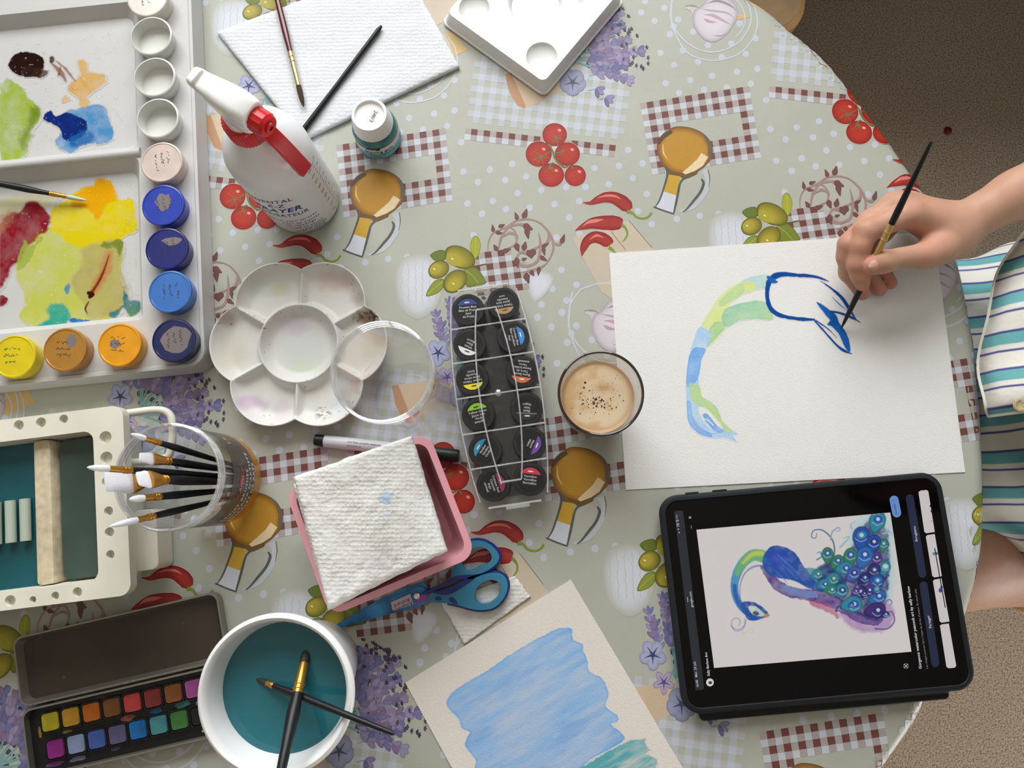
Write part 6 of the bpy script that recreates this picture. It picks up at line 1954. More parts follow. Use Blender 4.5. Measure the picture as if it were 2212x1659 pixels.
# ------------------------------------------------------------------ torn scrap of towel and the scissors
def scol(u, v):
    c_ = np.empty(u.shape + (3,)); c_[:] = lin(224, 222, 218)
    n_ = fbm(u * 60, v * 60, 10, 4)
    for cx, cy, rx, ry, cl, a in ((0.62, 0.55, 0.10, 0.16, lin(150, 168, 84), 0.8), (0.45, 0.66, 0.12, 0.10, lin(196, 204, 150), 0.6), (0.40, 0.30, 0.10, 0.16, lin(120, 176, 226), 0.75), (0.2, 0.5, 0.1, 0.2, lin(206, 190, 186), 0.5)):
        d = np.sqrt(((u - cx) / rx) ** 2 + ((v - cy) / ry) ** 2) + (n_ - 0.5) * 1.0
        c_ += (np.array(cl) - c_) * (sstep(1.1, 0.3, d) * a)[..., None]
    return c_
sc_ = pad('paper_towel_scrap', towel_used, [P(952, 1300, 0.0006), P(1112, 1244, 0.0006), P(1146, 1288, 0.0006), P(1004, 1392, 0.0006)], 0.0018, nx=50, ny=34, wob=0.0006, seed=9, edge=0.03, colf=scol)
tag(sc_, 'torn scrap of paper towel with green and blue stains under the scissors', 'paper towel')
zs = 0.0030
sz = thing('scissors', 'blue handled scissors with a name sticker on the blade', 'scissors', P(905, 1288, 0))
T = tr(880, 1120, 5.927)
S2 = lambda pts_: [tuple(P(*T(*q), zs + 0.003))[:2] for q in pts_]
tealp = mat('teal_rubber', lin(54, 122, 152), 0.5, 0.3); navyp = mat('navy_plastic', lin(28, 42, 112), 0.35, 0.4)
def ccw(l):
    a = sum(l[i][0] * l[(i + 1) % len(l)][1] - l[(i + 1) % len(l)][0] * l[i][1] for i in range(len(l)))
    return l if a > 0 else l[::-1]
def slab(name, outer, hole, z0, z1, m, parent, bev=0.0008, sm=4):
    o_ = ccw(S2(smooth_line(outer, sm, closed=True))); h_ = [ccw(S2(smooth_line(hole, sm, closed=True)))] if hole else []
    b = MB(); plate(b, o_, h_, ZT + z1); plate(b, o_, h_, ZT + z0); wall(b, o_, ZT + z0, o_, ZT + z1)
    for h in h_: wall(b, h, ZT + z0, h, ZT + z1)
    return b.build(name, m, parent=parent, weld=True, bevel=bev)
hole1 = [(870,930),(920,850),(1010,790),(1110,780),(1180,820),(1205,890),(1170,970),(1100,1050),(1000,1090),(920,1080),(870,1020)]
h1 = slab('handle_loop', [(270,1030),(330,935),(480,965),(600,935),(720,850),(850,765),(960,718),(1080,690),(1190,695),(1262,755),(1288,850),(1266,955),(1200,1060),(1100,1138),(960,1162),(820,1148),(680,1108),(560,1080),(420,1068),(300,1055)], hole1, 0.0032, 0.0112, tealp, sz)
def trim(pts_, r, parent, z=0.0078):
    b = MB(); b.tube([Vector((*q, ZT + z)) for q in S2(smooth_line(pts_, 4))], r, 10, flat=1.5); b.build('handle_trim', navyp, parent=parent)
trim([(930,735),(1080,690),(1190,693),(1266,755),(1292,850),(1268,958),(1202,1065),(1100,1143),(960,1168),(820,1153),(680,1113),(520,1078)], 0.0017, h1)
slab('handle_inlay', [(325,935),(480,965),(600,930),(850,765),(845,720),(700,790),(560,860),(430,905)], None, 0.0034, 0.0122, navyp, h1)
slab('handle_inlay', [(365,1010),(400,985),(440,1010),(430,1035),(375,1035)], None, 0.0100, 0.0116, navyp, h1, 0.0002)
slab('handle_inlay', [(540,1020),(580,998),(620,1030),(650,1080),(590,1075)], None, 0.0100, 0.0116, navyp, h1, 0.0002)
hole2 = [(700,560),(740,440),(860,370),(960,362),(1040,405),(1082,480),(1062,545),(960,600),(860,640),(760,660)]
h2 = slab('handle_loop', [(560,760),(600,620),(640,430),(740,310),(870,278),(985,290),(1090,350),(1160,430),(1180,490),(1150,565),(1060,640),(950,695),(840,715),(700,730),(620,740)], hole2, 0.0032, 0.0112, tealp, sz)
trim([(740,308),(870,272),(990,285),(1095,345),(1168,425),(1190,490),(1158,575),(1066,650),(930,700)], 0.0017, h2)
slab('handle_inlay', [(200,940),(340,880),(450,830),(600,740),(850,712),(850,760),(700,770),(540,820),(420,890),(340,925),(250,965)], None, 0.0034, 0.0122, navyp, h2)
U = lambda pts_: [tuple(P(*q, 0.004))[:2] for q in pts_]
b = MB(); b.prism(ccw(U([(722,1351),(742,1341),(800,1312),(860,1284),(905,1266),(930,1275),(925,1300),(902,1312),(850,1324),(790,1341),(740,1353)])), ZT + 0.0024, ZT + 0.0038)
bl_ = b.build('blade', mat('blue_coated_blade', lin(46, 112, 160), 0.3, 0.5, metal=0.35, noise=(60, 0.5)), parent=sz, smooth=False)
b = MB(); b.prism(ccw(U([(735,1345),(800,1306),(870,1272),(915,1258),(925,1270),(860,1290),(800,1316)])), ZT + 0.0010, ZT + 0.0022)
b.build('blade', mat('blue_coated_blade', None), parent=sz, smooth=False)
b = MB(); b.prism(ccw(U([(893,1307),(925,1297),(932,1280),(920,1278),(905,1292)])), ZT + 0.0038, ZT + 0.0042); b.build('purple_patch', mat('purple_coat', lin(140, 76, 156), 0.35, metal=0.2), parent=bl_, smooth=False)
b = MB(); b.lathe([(0.0030, 0), (0.0030, 0.0012), (0.0024, 0.0018), (0.0010, 0.0014), (0.00005, 0.0014)], P(901, 1287, 0.0038), 20); b.build('pivot_screw', mat('steel', lin(200, 196, 190), 0.25, metal=0.9), parent=sz)
b = MB(); st = ccw(U([(844,1301.5),(886,1283),(893.5,1305),(849,1321)])); b.prism(st, ZT + 0.0038, ZT + 0.0040); stk = b.build('name_sticker', mat('pale_sticker', lin(206, 184, 192), 0.6), parent=bl_, smooth=False)
b = MB()
for s, q in (('Amandine', (890, 1298)), ('Richard', (883, 1291))):
    o_ = P(*q, 0.004); text_flat(b, s, (o_.x, o_.y), (-0.9, -0.42), 0.0046, ZT + 0.00412, (0, 0, 0))
b.build('sticker_text', ink_black, parent=stk)
# ================================================================== tablet showing a peacock
zt2 = 0.0165
fb = Fr((1760, 1285), (1500, 1540), (2060, 1490), zt2)
tabl = thing('tablet', 'tablet in a black case showing a watercolor peacock on its screen', 'tablet', fb.at(0, 0, 0))
Lb = fb.loop
rub = mat('black_rubber', lin(30, 32, 36), 0.6, 0.3)
b = MB()
z0, z1 = ZT + 0.0075, ZT + 0.0172
rings = []
for z, g in ((z0, -3.5), (z0 + 0.002, -0.6), (z1 - 0.003, 0), (z1 - 0.0008, -0.7), (z1, -2.2), (z1, -4.6), (z1 - 0.0006, -5.2)):
    rings.append([(*fb(x, y), z) for x, y in rrect(-119 - g, -85 - g, 119 + g, 91 + g, 16 + g, 8)])
b.loft(rings, cap0=True, cap1=False)
b.build('case', rub, parent=tabl, angle=35)
b = MB()
for x0, x1 in ((-95, -84), (-72, -60)):
    b.prism(Lb(rrect(x0, 90.4, x1, 92.2, 0.8, 3)), ZT + 0.0125, ZT + 0.0155)
b.build('side_buttons', rub, parent=tabl, smooth=False)
b = MB(); b.prism(Lb(rrect(-104, -93.5, 101, 78, 4)), ZT + 0.0010, ZT + 0.0066)
b.build('folded_cover', rub, parent=tabl, bevel=0.0018, weld=True)
b = MB(); b.prism(Lb(rrect(-108, -88, 104, 82, 6)), ZT + 0.0050, ZT + 0.0080)
b.build('cover_hinge', rub, parent=tabl, bevel=0.001, weld=True)
zs0 = 0.0166
b = MB(); b.prism(Lb(rrect(-113.6, -79.6, 113.6, 85.6, 11, 8)), ZT + zs0 - 0.002, ZT + zs0)
scr = b.build('screen_glass', mat('black_screen_glass', lin(5, 5, 6), 0.06, 0.22), parent=tabl, smooth=False)
# lit picture area
T = tr(1400, 1010, 3.0167)
BG = lin(228, 221, 219)
cv = Canvas(1500, 1100, 1972, 1446, 1.0, BG)
X, Y = cv.x, cv.y
def pw(pts, col, alpha=0.9, wob=4, soft=1.0, tex=0.25, seed=1, smooth=3):
    q = smooth_line(trl(T, pts), smooth, closed=True); qa = np.array(q); m = soft + wob
    i0, i1 = np.searchsorted(cv.xs, [qa[:, 0].min() - m, qa[:, 0].max() + m]); j0, j1 = np.searchsorted(cv.ys, [qa[:, 1].min() - m, qa[:, 1].max() + m])
    S = (slice(j0, j1), slice(i0, i1)); x, y = cv.x[S], cv.y[S]
    d = sd_poly(x, y, q) + (fbm(x, y, 8, seed) - 0.5) * wob
    a = np.clip(sstep(soft, -soft, d) * alpha * (1 - tex + 2 * tex * fbm(x, y, 13, seed + 2)), 0, 1)
    cv.rgb[S] += (np.array(col) - cv.rgb[S]) * a[..., None]
BL, NV, PU, TE, GN, MG = lin(34, 84, 172), lin(34, 44, 120), lin(92, 58, 142), lin(48, 142, 166), lin(52, 132, 104), lin(148, 66, 150)
# soft halo of the tail
pw([(1330,380),(1440,300),(1570,310),(1600,560),(1610,760),(1560,900),(1480,700),(1400,560),(1300,520)], lin(176, 218, 222), 0.6, 14, 8, seed=3)
pw([(1240,930),(1380,960),(1560,880),(1600,960),(1560,1050),(1440,1075),(1320,1040)], lin(176, 136, 190), 0.75, 10, 5, seed=4)
# neck, from the shoulder round to the head
nk = [(770,585),(690,570),(625,615),(580,690),(563,770),(575,850),(615,915),(660,950)]
cv.line(trl(T, nk), [13, 12, 10.5, 9.5, 8.5, 8, 8, 8], lin(70, 150, 200), soft=1.0, alpha=0.95, wob=2)
cv.line(trl(T, nk[:4]), [13, 12, 10, 6], lin(120, 190, 110), soft=3, alpha=0.85, wob=4)
cv.line(trl(T, [(740,560),(680,565),(620,620)]), [5, 5, 3], lin(206, 216, 90), soft=3, alpha=0.85)
cv.line(trl(T, nk[4:]), [4, 5, 6, 7], BL, soft=2, alpha=0.8, wob=3)
cv.line(trl(T, [(760,640),(690,645),(630,690),(600,770),(600,850)]), [2, 2, 1.5, 1, 1], BL, soft=1.5, alpha=0.7)
# head
pw([(610,880),(680,875),(740,905),(790,960),(740,985),(690,1000),(645,985),(620,930)], BL, 0.95, 3, seed=6)
pw([(655,905),(700,905),(750,945),(765,965),(700,965),(665,940)], lin(206, 226, 196), 0.95, 2, seed=7)
pw([(680,945),(705,935),(725,955),(700,966)], NV, 0.95, 1, seed=8)
pw([(752,955),(795,958),(770,978)], lin(214, 140, 70), 0.95, 1, seed=9)
for pts in ([(632,985),(625,1030),(590,1055),(550,1040),(545,1000),(575,980),(600,1000),(590,1030)], [(640,990),(620,1050),(570,1065),(540,1030)]):
    cv.line(trl(T, pts), 0.8, lin(110, 140, 180), alpha=0.85)
cv.line(trl(T, [(615,1060),(620,1085),(640,1075)]), 0.7, lin(200, 214, 160)); cv.line(trl(T, [(650,1070),(670,1050),(685,1070),(665,1082)]), 0.7, lin(206, 216, 170))
# body
pw([(735,660),(760,650),(850,730),(950,780),(1100,800),(1250,850),(1420,960),(1540,950),(1500,1025),(1380,1015),(1250,940),(1100,880),(1000,860),(900,840),(810,780)], PU, 0.85, 5, seed=10, tex=0.35)
pw([(860,760),(960,780),(1080,810),(1100,850),(980,840),(900,815)], lin(120, 150, 206), 0.7, 4, seed=11)
pw([(1050,870),(1200,900),(1240,980),(1150,930),(1080,905)], lin(176, 50, 120), 0.7, 8, 2, seed=12)
pw([(745,610),(790,520),(870,513),(960,560),(1020,650),(1080,720),(1150,810),(1050,790),(960,740),(860,722),(775,690)], BL, 0.97, 3, seed=13, tex=0.2)
pw([(780,560),(850,530),(930,570),(900,640),(800,640)], lin(30, 70, 190), 0.6, 5, 3, seed=14)
for k in range(14):
    a = random.Random(k); x0, y0 = a.uniform(790, 960), a.uniform(545, 680)
    cv.line(trl(T, [(x0, y0), (x0 + 45, y0 + 40), (x0 + 85, y0 + 85)]), [0.3, 0.8, 0.3], lin(90, 130, 214), alpha=0.6)
pw([(1020,655),(1100,660),(1180,640),(1260,700),(1300,800),(1200,830),(1120,770),(1060,710)], TE, 0.8, 8, 2, seed=15, tex=0.4)
pw([(1100,650),(1300,560),(1370,420),(1480,310),(1560,420),(1570,680),(1550,900),(1500,1000),(1350,950),(1250,860),(1130,790)], NV, 0.8, 10, 4, seed=41, tex=0.5)
# long curling plumes
for pts, c_ in (([(1120,650),(1190,610),(1215,550),(1200,470),(1140,410),(1080,410),(1065,450),(1090,460),(1100,430)], lin(70, 100, 150)), ([(1190,470),(1200,420),(1240,390),(1250,410),(1225,415)], lin(150, 170, 190)),
                ([(1250,520),(1290,480),(1310,450),(1270,460)], lin(150, 190, 200)), ([(1330,400),(1320,370),(1350,350)], lin(160, 196, 206)), ([(1540,880),(1570,860),(1590,880),(1570,900)], lin(130, 110, 180)),
                ([(1480,1050),(1560,1050),(1605,1000),(1590,940),(1560,950),(1575,970)], lin(120, 70, 150)), ([(1100,600),(1130,580),(1120,550),(1100,560)], TE), ([(1530,430),(1580,420),(1590,440)], lin(150, 196, 206))):
    cv.line(trl(T, pts), [1.8, 1.6, 1.2, 0.8], c_, alpha=0.95)
rr = random.Random(3)
for k in range(30):      # dark scales between the eyes
    x, y = rr.uniform(1180, 1500), rr.uniform(620, 960)
    if (x - 1150) * 0.5 + 560 > y - 120 and y > 560 + (1500 - x) * 0.25:
        c_ = rr.choice([NV, PU, BL, TE]); q = T(x, y)
        cv.fill([(q[0] + 8 * math.cos(t), q[1] + 6 * math.sin(t)) for t in np.linspace(0, 6.0, 12)], c_, 1.5, 0.75, wob=3, seed=k)
        cv.line([(q[0] - 3, q[1]), (q[0], q[1] - 3), (q[0] + 3, q[1] - 1)], 0.8, lin(214, 206, 226), alpha=0.8)
def eye(x, y, r, c_, inner, ang):
    a = math.radians(ang); q = np.array(T(x, y)); r = r / 3.0167
    pts = []
    for t in np.linspace(0, 2 * math.pi, 20, endpoint=False):
        k = 1.0 + 0.45 * max(0, math.cos(t)) ** 4
        u, v = r * k * math.cos(t), r * 0.86 * math.sin(t)
        pts.append((q[0] + u * math.cos(a) - v * math.sin(a), q[1] + u * math.sin(a) + v * math.cos(a)))
    cv.fill(pts, tuple(v * 0.55 for v in c_), 1.0, 0.95, wob=1.5, seed=int(x))
    cv.fill([tuple(q + (np.array(p) - q) * 0.84) for p in pts], c_, 1.2, 0.95, wob=3, seed=int(y))
    lo = q - np.array((math.cos(a), math.sin(a))) * r * 0.15
    cv.fill([(lo[0] + r * 0.45 * math.cos(t), lo[1] + r * 0.38 * math.sin(t)) for t in np.linspace(0, 6, 14)], inner, 0.9, 0.95)
    cv.fill([(lo[0] + r * 0.2 * math.cos(t), lo[1] + r * 0.2 * math.sin(t)) for t in np.linspace(0, 6, 10)], lin(210, 220, 236), 0.7, 0.95)
    cv.line([tuple(lo + np.array((-r * 0.6, r * 0.3))), tuple(lo + np.array((-r * 0.1, r * 0.62))), tuple(lo + np.array((r * 0.5, r * 0.4)))], 0.7, lin(190, 206, 230), alpha=0.8)
for x, y, r, c_, i_, g in ((1545,650,40,TE,lin(190, 220, 220),110),(1535,500,38,GN,TE,100),(1490,590,40,PU,NV,110),(1495,345,60,TE,BL,110),(1390,450,64,BL,TE,95),(1470,490,52,BL,NV,115),
                           (1410,575,62,lin(44, 112, 190),BL,110),(1320,575,50,GN,BL,100),(1170,565,44,GN,BL,90),(1235,610,44,GN,BL,130),(1285,655,48,TE,BL,170),(1340,690,46,lin(70, 100, 180),NV,130),
                           (1470,670,46,lin(60, 40, 100),BL,140),(1490,740,50,BL,TE,140),(1410,720,38,NV,BL,140),(1440,800,40,PU,NV,150),(1500,840,52,lin(44, 112, 180),BL,150),(1205,725,44,TE,GN,150),
                           (1150,760,38,TE,BL,160),(1260,800,46,TE,NV,160),(1195,795,36,GN,TE,170),(1380,810,44,NV,PU,150),(1335,890,60,TE,BL,170),(1490,930,58,lin(66, 44, 120),NV,170),(1105,695,36,TE,GN,150)):
    eye(x, y, r * 1.08, c_, i_, g)
re_ = random.Random(12)
for k in range(26):
    x, y = re_.uniform(1180, 1560), re_.uniform(430, 970)
    if y > 1060 - 0.45 * (x - 700) and y < 1010 and (x < 1540 or y > 400) and y > 560 - (x - 1280) * 0.6:
        eye(x, y, re_.uniform(20, 30), re_.choice([BL, PU, NV, TE, lin(60, 60, 150)]), re_.choice([NV, TE, BL]), re_.uniform(110, 170))
img = trl(T, [(315, 405), (1578, 293), (1716, 1200), (430, 1306)])
dm = sd_poly(cv.x, cv.y, img)
lit = mat('lit_screen', None, 0.06, 0.22, attr_emit=0.74)
b = MB(); qi = [P(*q, zs0 + 0.00015) for q in img]
b.flat(ccw([(v.x, v.y) for v in qi]), ZT + zs0 + 0.00015, BG); b.build('screen_page', lit, parent=scr, smooth=False)
cv.mesh('screen_picture', lit, scr, zs0 + 0.0003, mask=(dm < -1.0) & (np.abs(cv.rgb - np.array(BG)).sum(-1) > 0.004))
# interface elements
sp = lambda q, h=zs0 + 0.00012: P(*T(*q), h)
b = MB()
def spoly(pts, col, h=0.00012, nm='screen_icon'):
    q = [P(*T(*p), zs0 + h) for p in pts]; b = MB(); b.flat(ccw([(v.x, v.y) for v in q]), ZT + zs0 + h, col); b.build(nm, lit, parent=scr, smooth=False)
def spill(p0, p1, w, col, h=0.00012, nm='screen_icon'):
    p0 = np.array(p0, float); p1 = np.array(p1, float); d = (p1 - p0) / np.linalg.norm(p1 - p0); n = np.array((-d[1], d[0]))
    pts = [p1 + w * (math.cos(a) * n + math.sin(a) * d) for a in np.linspace(0, math.pi, 10)] + [p0 - w * (math.cos(a) * n + math.sin(a) * d) for a in np.linspace(0, math.pi, 10)]
    spoly([tuple(p) for p in pts], col, h, nm)
spoly([(170,290),(185,282),(228,280),(365,1440),(352,1450),(310,1452)], lin(40, 42, 48), nm='status_bar')
spill((1603,212), (1620,296), 29, lin(112, 152, 222), nm='screen_button')
spill((1705,200), (1787,692), 26, lin(32, 40, 68), nm='screen_button'); spill((1795,768), (1872,1275), 26, lin(32, 40, 68), nm='screen_button')
for pts in ([(1762,160),(1775,150),(1815,146),(1826,155),(1868,420),(1812,428),(1800,418)], [(1810,450),(1820,440),(1868,433),(1914,708),(1866,716),(1852,706)], [(1856,740),(1866,730),(1912,722),(1964,1003),(1912,1011),(1900,1002)], [(1902,1030),(1912,1022),(1960,1016),(2008,1292),(1998,1304),(1958,1308),(1944,1298)]):
    spoly(pts, lin(222, 214, 214), nm='thumbnail')
spill((1868,528), (1936,910), 3.2, lin(10, 10, 12), 0.0003)
for q, r, c_ in (((1862,562),9,lin(90, 150, 170)), ((1880,560),8,lin(60, 110, 140)), ((1905,800),12,lin(70, 84, 150)), ((1912,780),9,lin(90, 100, 160)), ((1840,250),6,lin(20, 20, 24)), ((1848,285),7,lin(24, 24, 28)), ((1846,350),3,lin(20, 20, 24))):
    spoly([(q[0] + r * math.cos(t), q[1] + r * 1.3 * math.sin(t)) for t in np.linspace(0, 6, 10)], c_, 0.0002)
spoly([(403 + 25 * math.cos(t), 1400 + 26 * math.sin(t)) for t in np.linspace(0, 6.1, 20)], lin(232, 228, 226), nm='avatar')
spoly([(405 + 12 * math.cos(t), 1402 + 10 * math.sin(t)) for t in np.linspace(0, 6.1, 14)], lin(70, 40, 44), 0.0002)
WT = lin(214, 214, 218); GY = lin(140, 140, 148)
def stext(s, p0, p1, col, rel=1.0, bold=0.01, h=0.0003):
    a_, c_ = sp(p0), sp(p1)
    d = Vector((c_.x - a_.x, c_.y - a_.y)); L_ = d.length
    v_, f_ = text2d(s, 1.0, bold=bold)
    w_ = max(x for x, y in v_) or 1
    k = L_ / w_; d.normalize(); n = Vector((-d.y, d.x))
    b = MB(); b.add([(a_.x + (d.x * x + n.x * y) * k, a_.y + (d.y * x + n.y * y) * k, ZT + zs0 + h) for x, y in v_], f_, col); b.build('screen_text', lit, parent=scr, smooth=False)
stext('16:40   Mer. 23 juil.', (330, 1432), (308, 1262), WT); stext('Sally Barlow Art', (402, 1358), (384, 1203), WT, bold=0.02); stext('google.com', (293, 910), (281, 808), WT)
stext('70 %', (205, 385), (197, 338), WT); stext('...', (285, 398), (281, 378), WT); stext('x', (281, 333), (279, 316), WT); stext('...', (262, 878), (258, 845), WT)
spill((187, 330), (186, 312), 6, WT); spill((197, 403), (196, 400), 4, WT); spill((203, 425), (202, 422), 4, WT)
stext('Accéder  >', (1623, 305), (1604, 208), lin(36, 52, 110), h=0.0004); stext('Enregistrer', (1756, 482), (1741, 378), WT); stext('Partager', (1848, 1046), (1832, 962), WT)
stext('Gorgeous watercolor peacock art by sally barlow', (1783, 1312), (1702, 772), WT, bold=0.02); stext("Les images peuvent faire l'objet de droits d'auteur. En savoir plus", (1824, 1310), (1746, 790), GY, bold=0)
for k in range(8):
    t0 = k * math.pi / 4
    if k % 2 == 0:
        spill((1680 + 15 * math.cos(t0 + 0.4), 1293 + 15 * math.sin(t0 + 0.4)), (1680 + 15 * math.cos(t0 + 1.2), 1293 + 15 * math.sin(t0 + 1.2)), 2.2, WT)
spoly([(1680 + 6 * math.cos(t), 1293 + 6 * math.sin(t)) for t in np.linspace(0, 6, 10)], WT)
# ================================================================== the painting person
def surface_nets(val, org, h):
    """mesh of the zero level of a sampled distance field (negative inside)"""
    ins = val < 0
    nx, ny, nz = val.shape
    c = [(i, j, k) for i in (0, 1) for j in (0, 1) for k in (0, 1)]
    sl = lambda i, j, k: (slice(i, nx - 1 + i), slice(j, ny - 1 + j), slice(k, nz - 1 + k))
    cnt = sum(ins[sl(*q)].astype(np.int8) for q in c)
    act = (cnt > 0) & (cnt < 8)
    idx = -np.ones(act.shape, np.int64); idx[act] = np.arange(act.sum())
    base = np.argwhere(act)
    pos = np.zeros((len(base), 3)); n = np.zeros(len(base))
    for a in range(8):
        for d in range(3):
            if c[a][d] == 0:
                e = list(c[a]); e[d] = 1
                va = val[sl(*c[a])][act]; vb = val[sl(*e)][act]
                m = (va < 0) != (vb < 0)
                t = va[m] / (va[m] - vb[m])
                q = np.tile(np.array(c[a], float), (m.sum(), 1)); q[:, d] += t
                pos[m] += q; n[m] += 1
    pts = (base + pos / n[:, None]) * h + org
    faces = []
    for d in range(3):
        o1, o2 = [x for x in range(3) if x != d]
        s0 = [slice(None)] * 3; s1 = [slice(None)] * 3
        s0[d] = slice(0, -1); s1[d] = slice(1, None)
        diff = ins[tuple(s0)] != ins[tuple(s1)]
        e = np.argwhere(diff)
        e = e[(e[:, o1] > 0) & (e[:, o2] > 0) & (e[:, o1] < val.shape[o1] - 1) & (e[:, o2] < val.shape[o2] - 1)]
        def cell(a, b_):
            q = e.copy(); q[:, o1] -= a; q[:, o2] -= b_
            return idx[q[:, 0], q[:, 1], q[:, 2]]
        f = np.stack([cell(1, 1), cell(0, 1), cell(0, 0), cell(1, 0)], -1)
        si = ins[e[:, 0], e[:, 1], e[:, 2]]
        if d == 1: si = ~si
        f[~si] = f[~si][:, ::-1]
        faces.append(f)
    return pts, np.concatenate(faces)


def smin(a, b_, k):
    hh = np.clip(0.5 + 0.5 * (b_ - a) / k, 0, 1)
    return b_ + (a - b_) * hh - k * hh * (1 - hh)


class Field:
    def __init__(self, lo, hi, h):
        self.lo = np.array(lo, float); self.h = h
        n = np.ceil((np.array(hi) - self.lo) / h).astype(int) + 1
        g = [(self.lo[i] + np.arange(n[i]) * h).astype(np.float32) for i in range(3)]
        self.X, self.Y, self.Z = np.meshgrid(*g, indexing='ij')
        self.v = np.full(self.X.shape, 0.5, np.float32)
        self.n = n
    def window(self, lo, hi):
        """sub-box of the grid, sharing its samples"""
        w = Field.__new__(Field)
        i0 = np.clip(np.floor((np.array(lo) - self.lo) / self.h).astype(int), 0, self.n - 2)
        i1 = np.clip(np.ceil((np.array(hi) - self.lo) / self.h).astype(int) + 1, i0 + 2, self.n)
        w.S = tuple(slice(a, c) for a, c in zip(i0, i1)); w.h = self.h; w.lo = self.lo + i0 * self.h; w.n = i1 - i0
        w.X, w.Y, w.Z, w.v = self.X[w.S], self.Y[w.S], self.Z[w.S], self.v[w.S]
        return w
    def cone(self, a, b_, ra, rb):
        a = np.array(a, np.float32); d = (np.array(b_, np.float32) - a); L = np.float32(d @ d + 1e-12)
        wx, wy, wz = self.X - a[0], self.Y - a[1], self.Z - a[2]
        t = np.clip((wx * d[0] + wy * d[1] + wz * d[2]) / L, 0, 1)
        return np.sqrt((wx - d[0] * t) ** 2 + (wy - d[1] * t) ** 2 + (wz - d[2] * t) ** 2) - (np.float32(ra) + np.float32(rb - ra) * t)
    def ellip(self, c_, r):
        q = np.sqrt(((self.X - c_[0]) / r[0]) ** 2 + ((self.Y - c_[1]) / r[1]) ** 2 + ((self.Z - c_[2]) / r[2]) ** 2)
        return (q - 1) * min(r)
    def chain(self, pts, rad, k):
        v = self.cone(pts[0], pts[1], rad[0], rad[1])
        for i in range(1, len(pts) - 1):
            v = smin(v, self.cone(pts[i], pts[i + 1], rad[i], rad[i + 1]), k)
        return v
    def limb(self, pts, rad, kin, k, pad=0.03):
        """blend a tapered chain into the field, touching only its surroundings"""
        q = np.array(pts); m = max(rad) + pad
        w = self.window(q.min(0) - m, q.max(0) + m)
        self.v[w.S] = smin(w.v, w.chain(pts, rad, kin), k)
    def add(self, v, k=0.003):
        self.v = smin(self.v, v, k)
    def mesh(self):
        return surface_nets(self.v, self.lo, self.h)


def HP(x, y, z):
    return np.array(P(1750 + x / 3.606, 280 + y / 3.606, z))
WR = HP(1115, 775, 0.036)
EL = np.array([0.570, 0.335, ZT + 0.105])
SH = np.array([0.645, 0.235, 1.115])
mid = WR + (EL - WR) * 0.45
lo_, hi_ = (0.205, 0.125, ZT + 0.0005), (0.475, 0.325, ZT + 0.125)
F1 = Field(lo_, hi_, 0.00145)
F1.limb([WR, WR + (EL - WR) * 0.22, mid, EL], [0.0178, 0.0190, 0.0240, 0.033], 0.01, 0.001)
idx_m, mid_m, rng_m, pky_m = HP(790, 660, 0.054), HP(665, 592, 0.047), HP(690, 585, 0.034), HP(770, 600, 0.023)
for q, r in ((idx_m, 0.0108), (mid_m, 0.0114), (rng_m, 0.0112), (pky_m, 0.0105)):
    F1.limb([WR, q], [0.0158, r], 0.004, 0.011)
F1.limb([HP(1090, 830, 0.027), pky_m], [0.0145, 0.0110], 0.004, 0.010)
F1.limb([HP(1120, 870, 0.038), HP(955, 950, 0.045)], [0.0135, 0.0118], 0.004, 0.012)
F1.limb([HP(690, 585, 0.053), HP(665, 592, 0.049)], [0.0085, 0.0085], 0.003, 0.006)      # knuckle of the middle finger
# fingers are joined among themselves with sharp creases, and blended into the palm
FG = Field(lo_, hi_, 0.00145)
FG.limb([idx_m, HP(620, 715, 0.056), HP(435, 795, 0.057), HP(392, 900, 0.054), HP(372, 1050, 0.047), HP(392, 1140, 0.042), HP(408, 1205, 0.037)], [0.0104, 0.0090, 0.0096, 0.0084, 0.0083, 0.0074, 0.0060], 0.004, 0.0006)
FG.limb([mid_m, HP(460, 715, 0.048), HP(312, 895, 0.046), HP(290, 985, 0.040), HP(305, 1110, 0.028), HP(410, 1275, 0.013)], [0.0108, 0.0090, 0.0096, 0.0084, 0.0082, 0.0064], 0.004, 0.0006)
FG.limb([rng_m, HP(500, 760, 0.032), HP(360, 900, 0.027), HP(430, 1090, 0.0140), HP(540, 1245, 0.0095)], [0.0106, 0.0088, 0.0088, 0.0074, 0.0062], 0.004, 0.0006)
FG.limb([pky_m, HP(570, 800, 0.020), HP(480, 900, 0.0145), HP(545, 1070, 0.0098), HP(628, 1195, 0.0085)], [0.0100, 0.0080, 0.0074, 0.0064, 0.0056], 0.004, 0.0006)
F1.v = smin(F1.v, FG.v, 0.005)
TH = [HP(1000, 935, 0.046), HP(890, 980, 0.049), HP(700, 1000, 0.055), HP(570, 1030, 0.057), HP(480, 1062, 0.054)]
F1.limb(TH[:3], [0.0126, 0.0106, 0.0086], 0.004, 0.006)
F1.limb(TH[2:], [0.0086, 0.0090, 0.0076], 0.004, 0.0008)
F1.v = np.maximum(F1.v, np.float32(ZT + 0.0016) - F1.Z)         # stay above the sheet
pa, fa = F1.mesh()
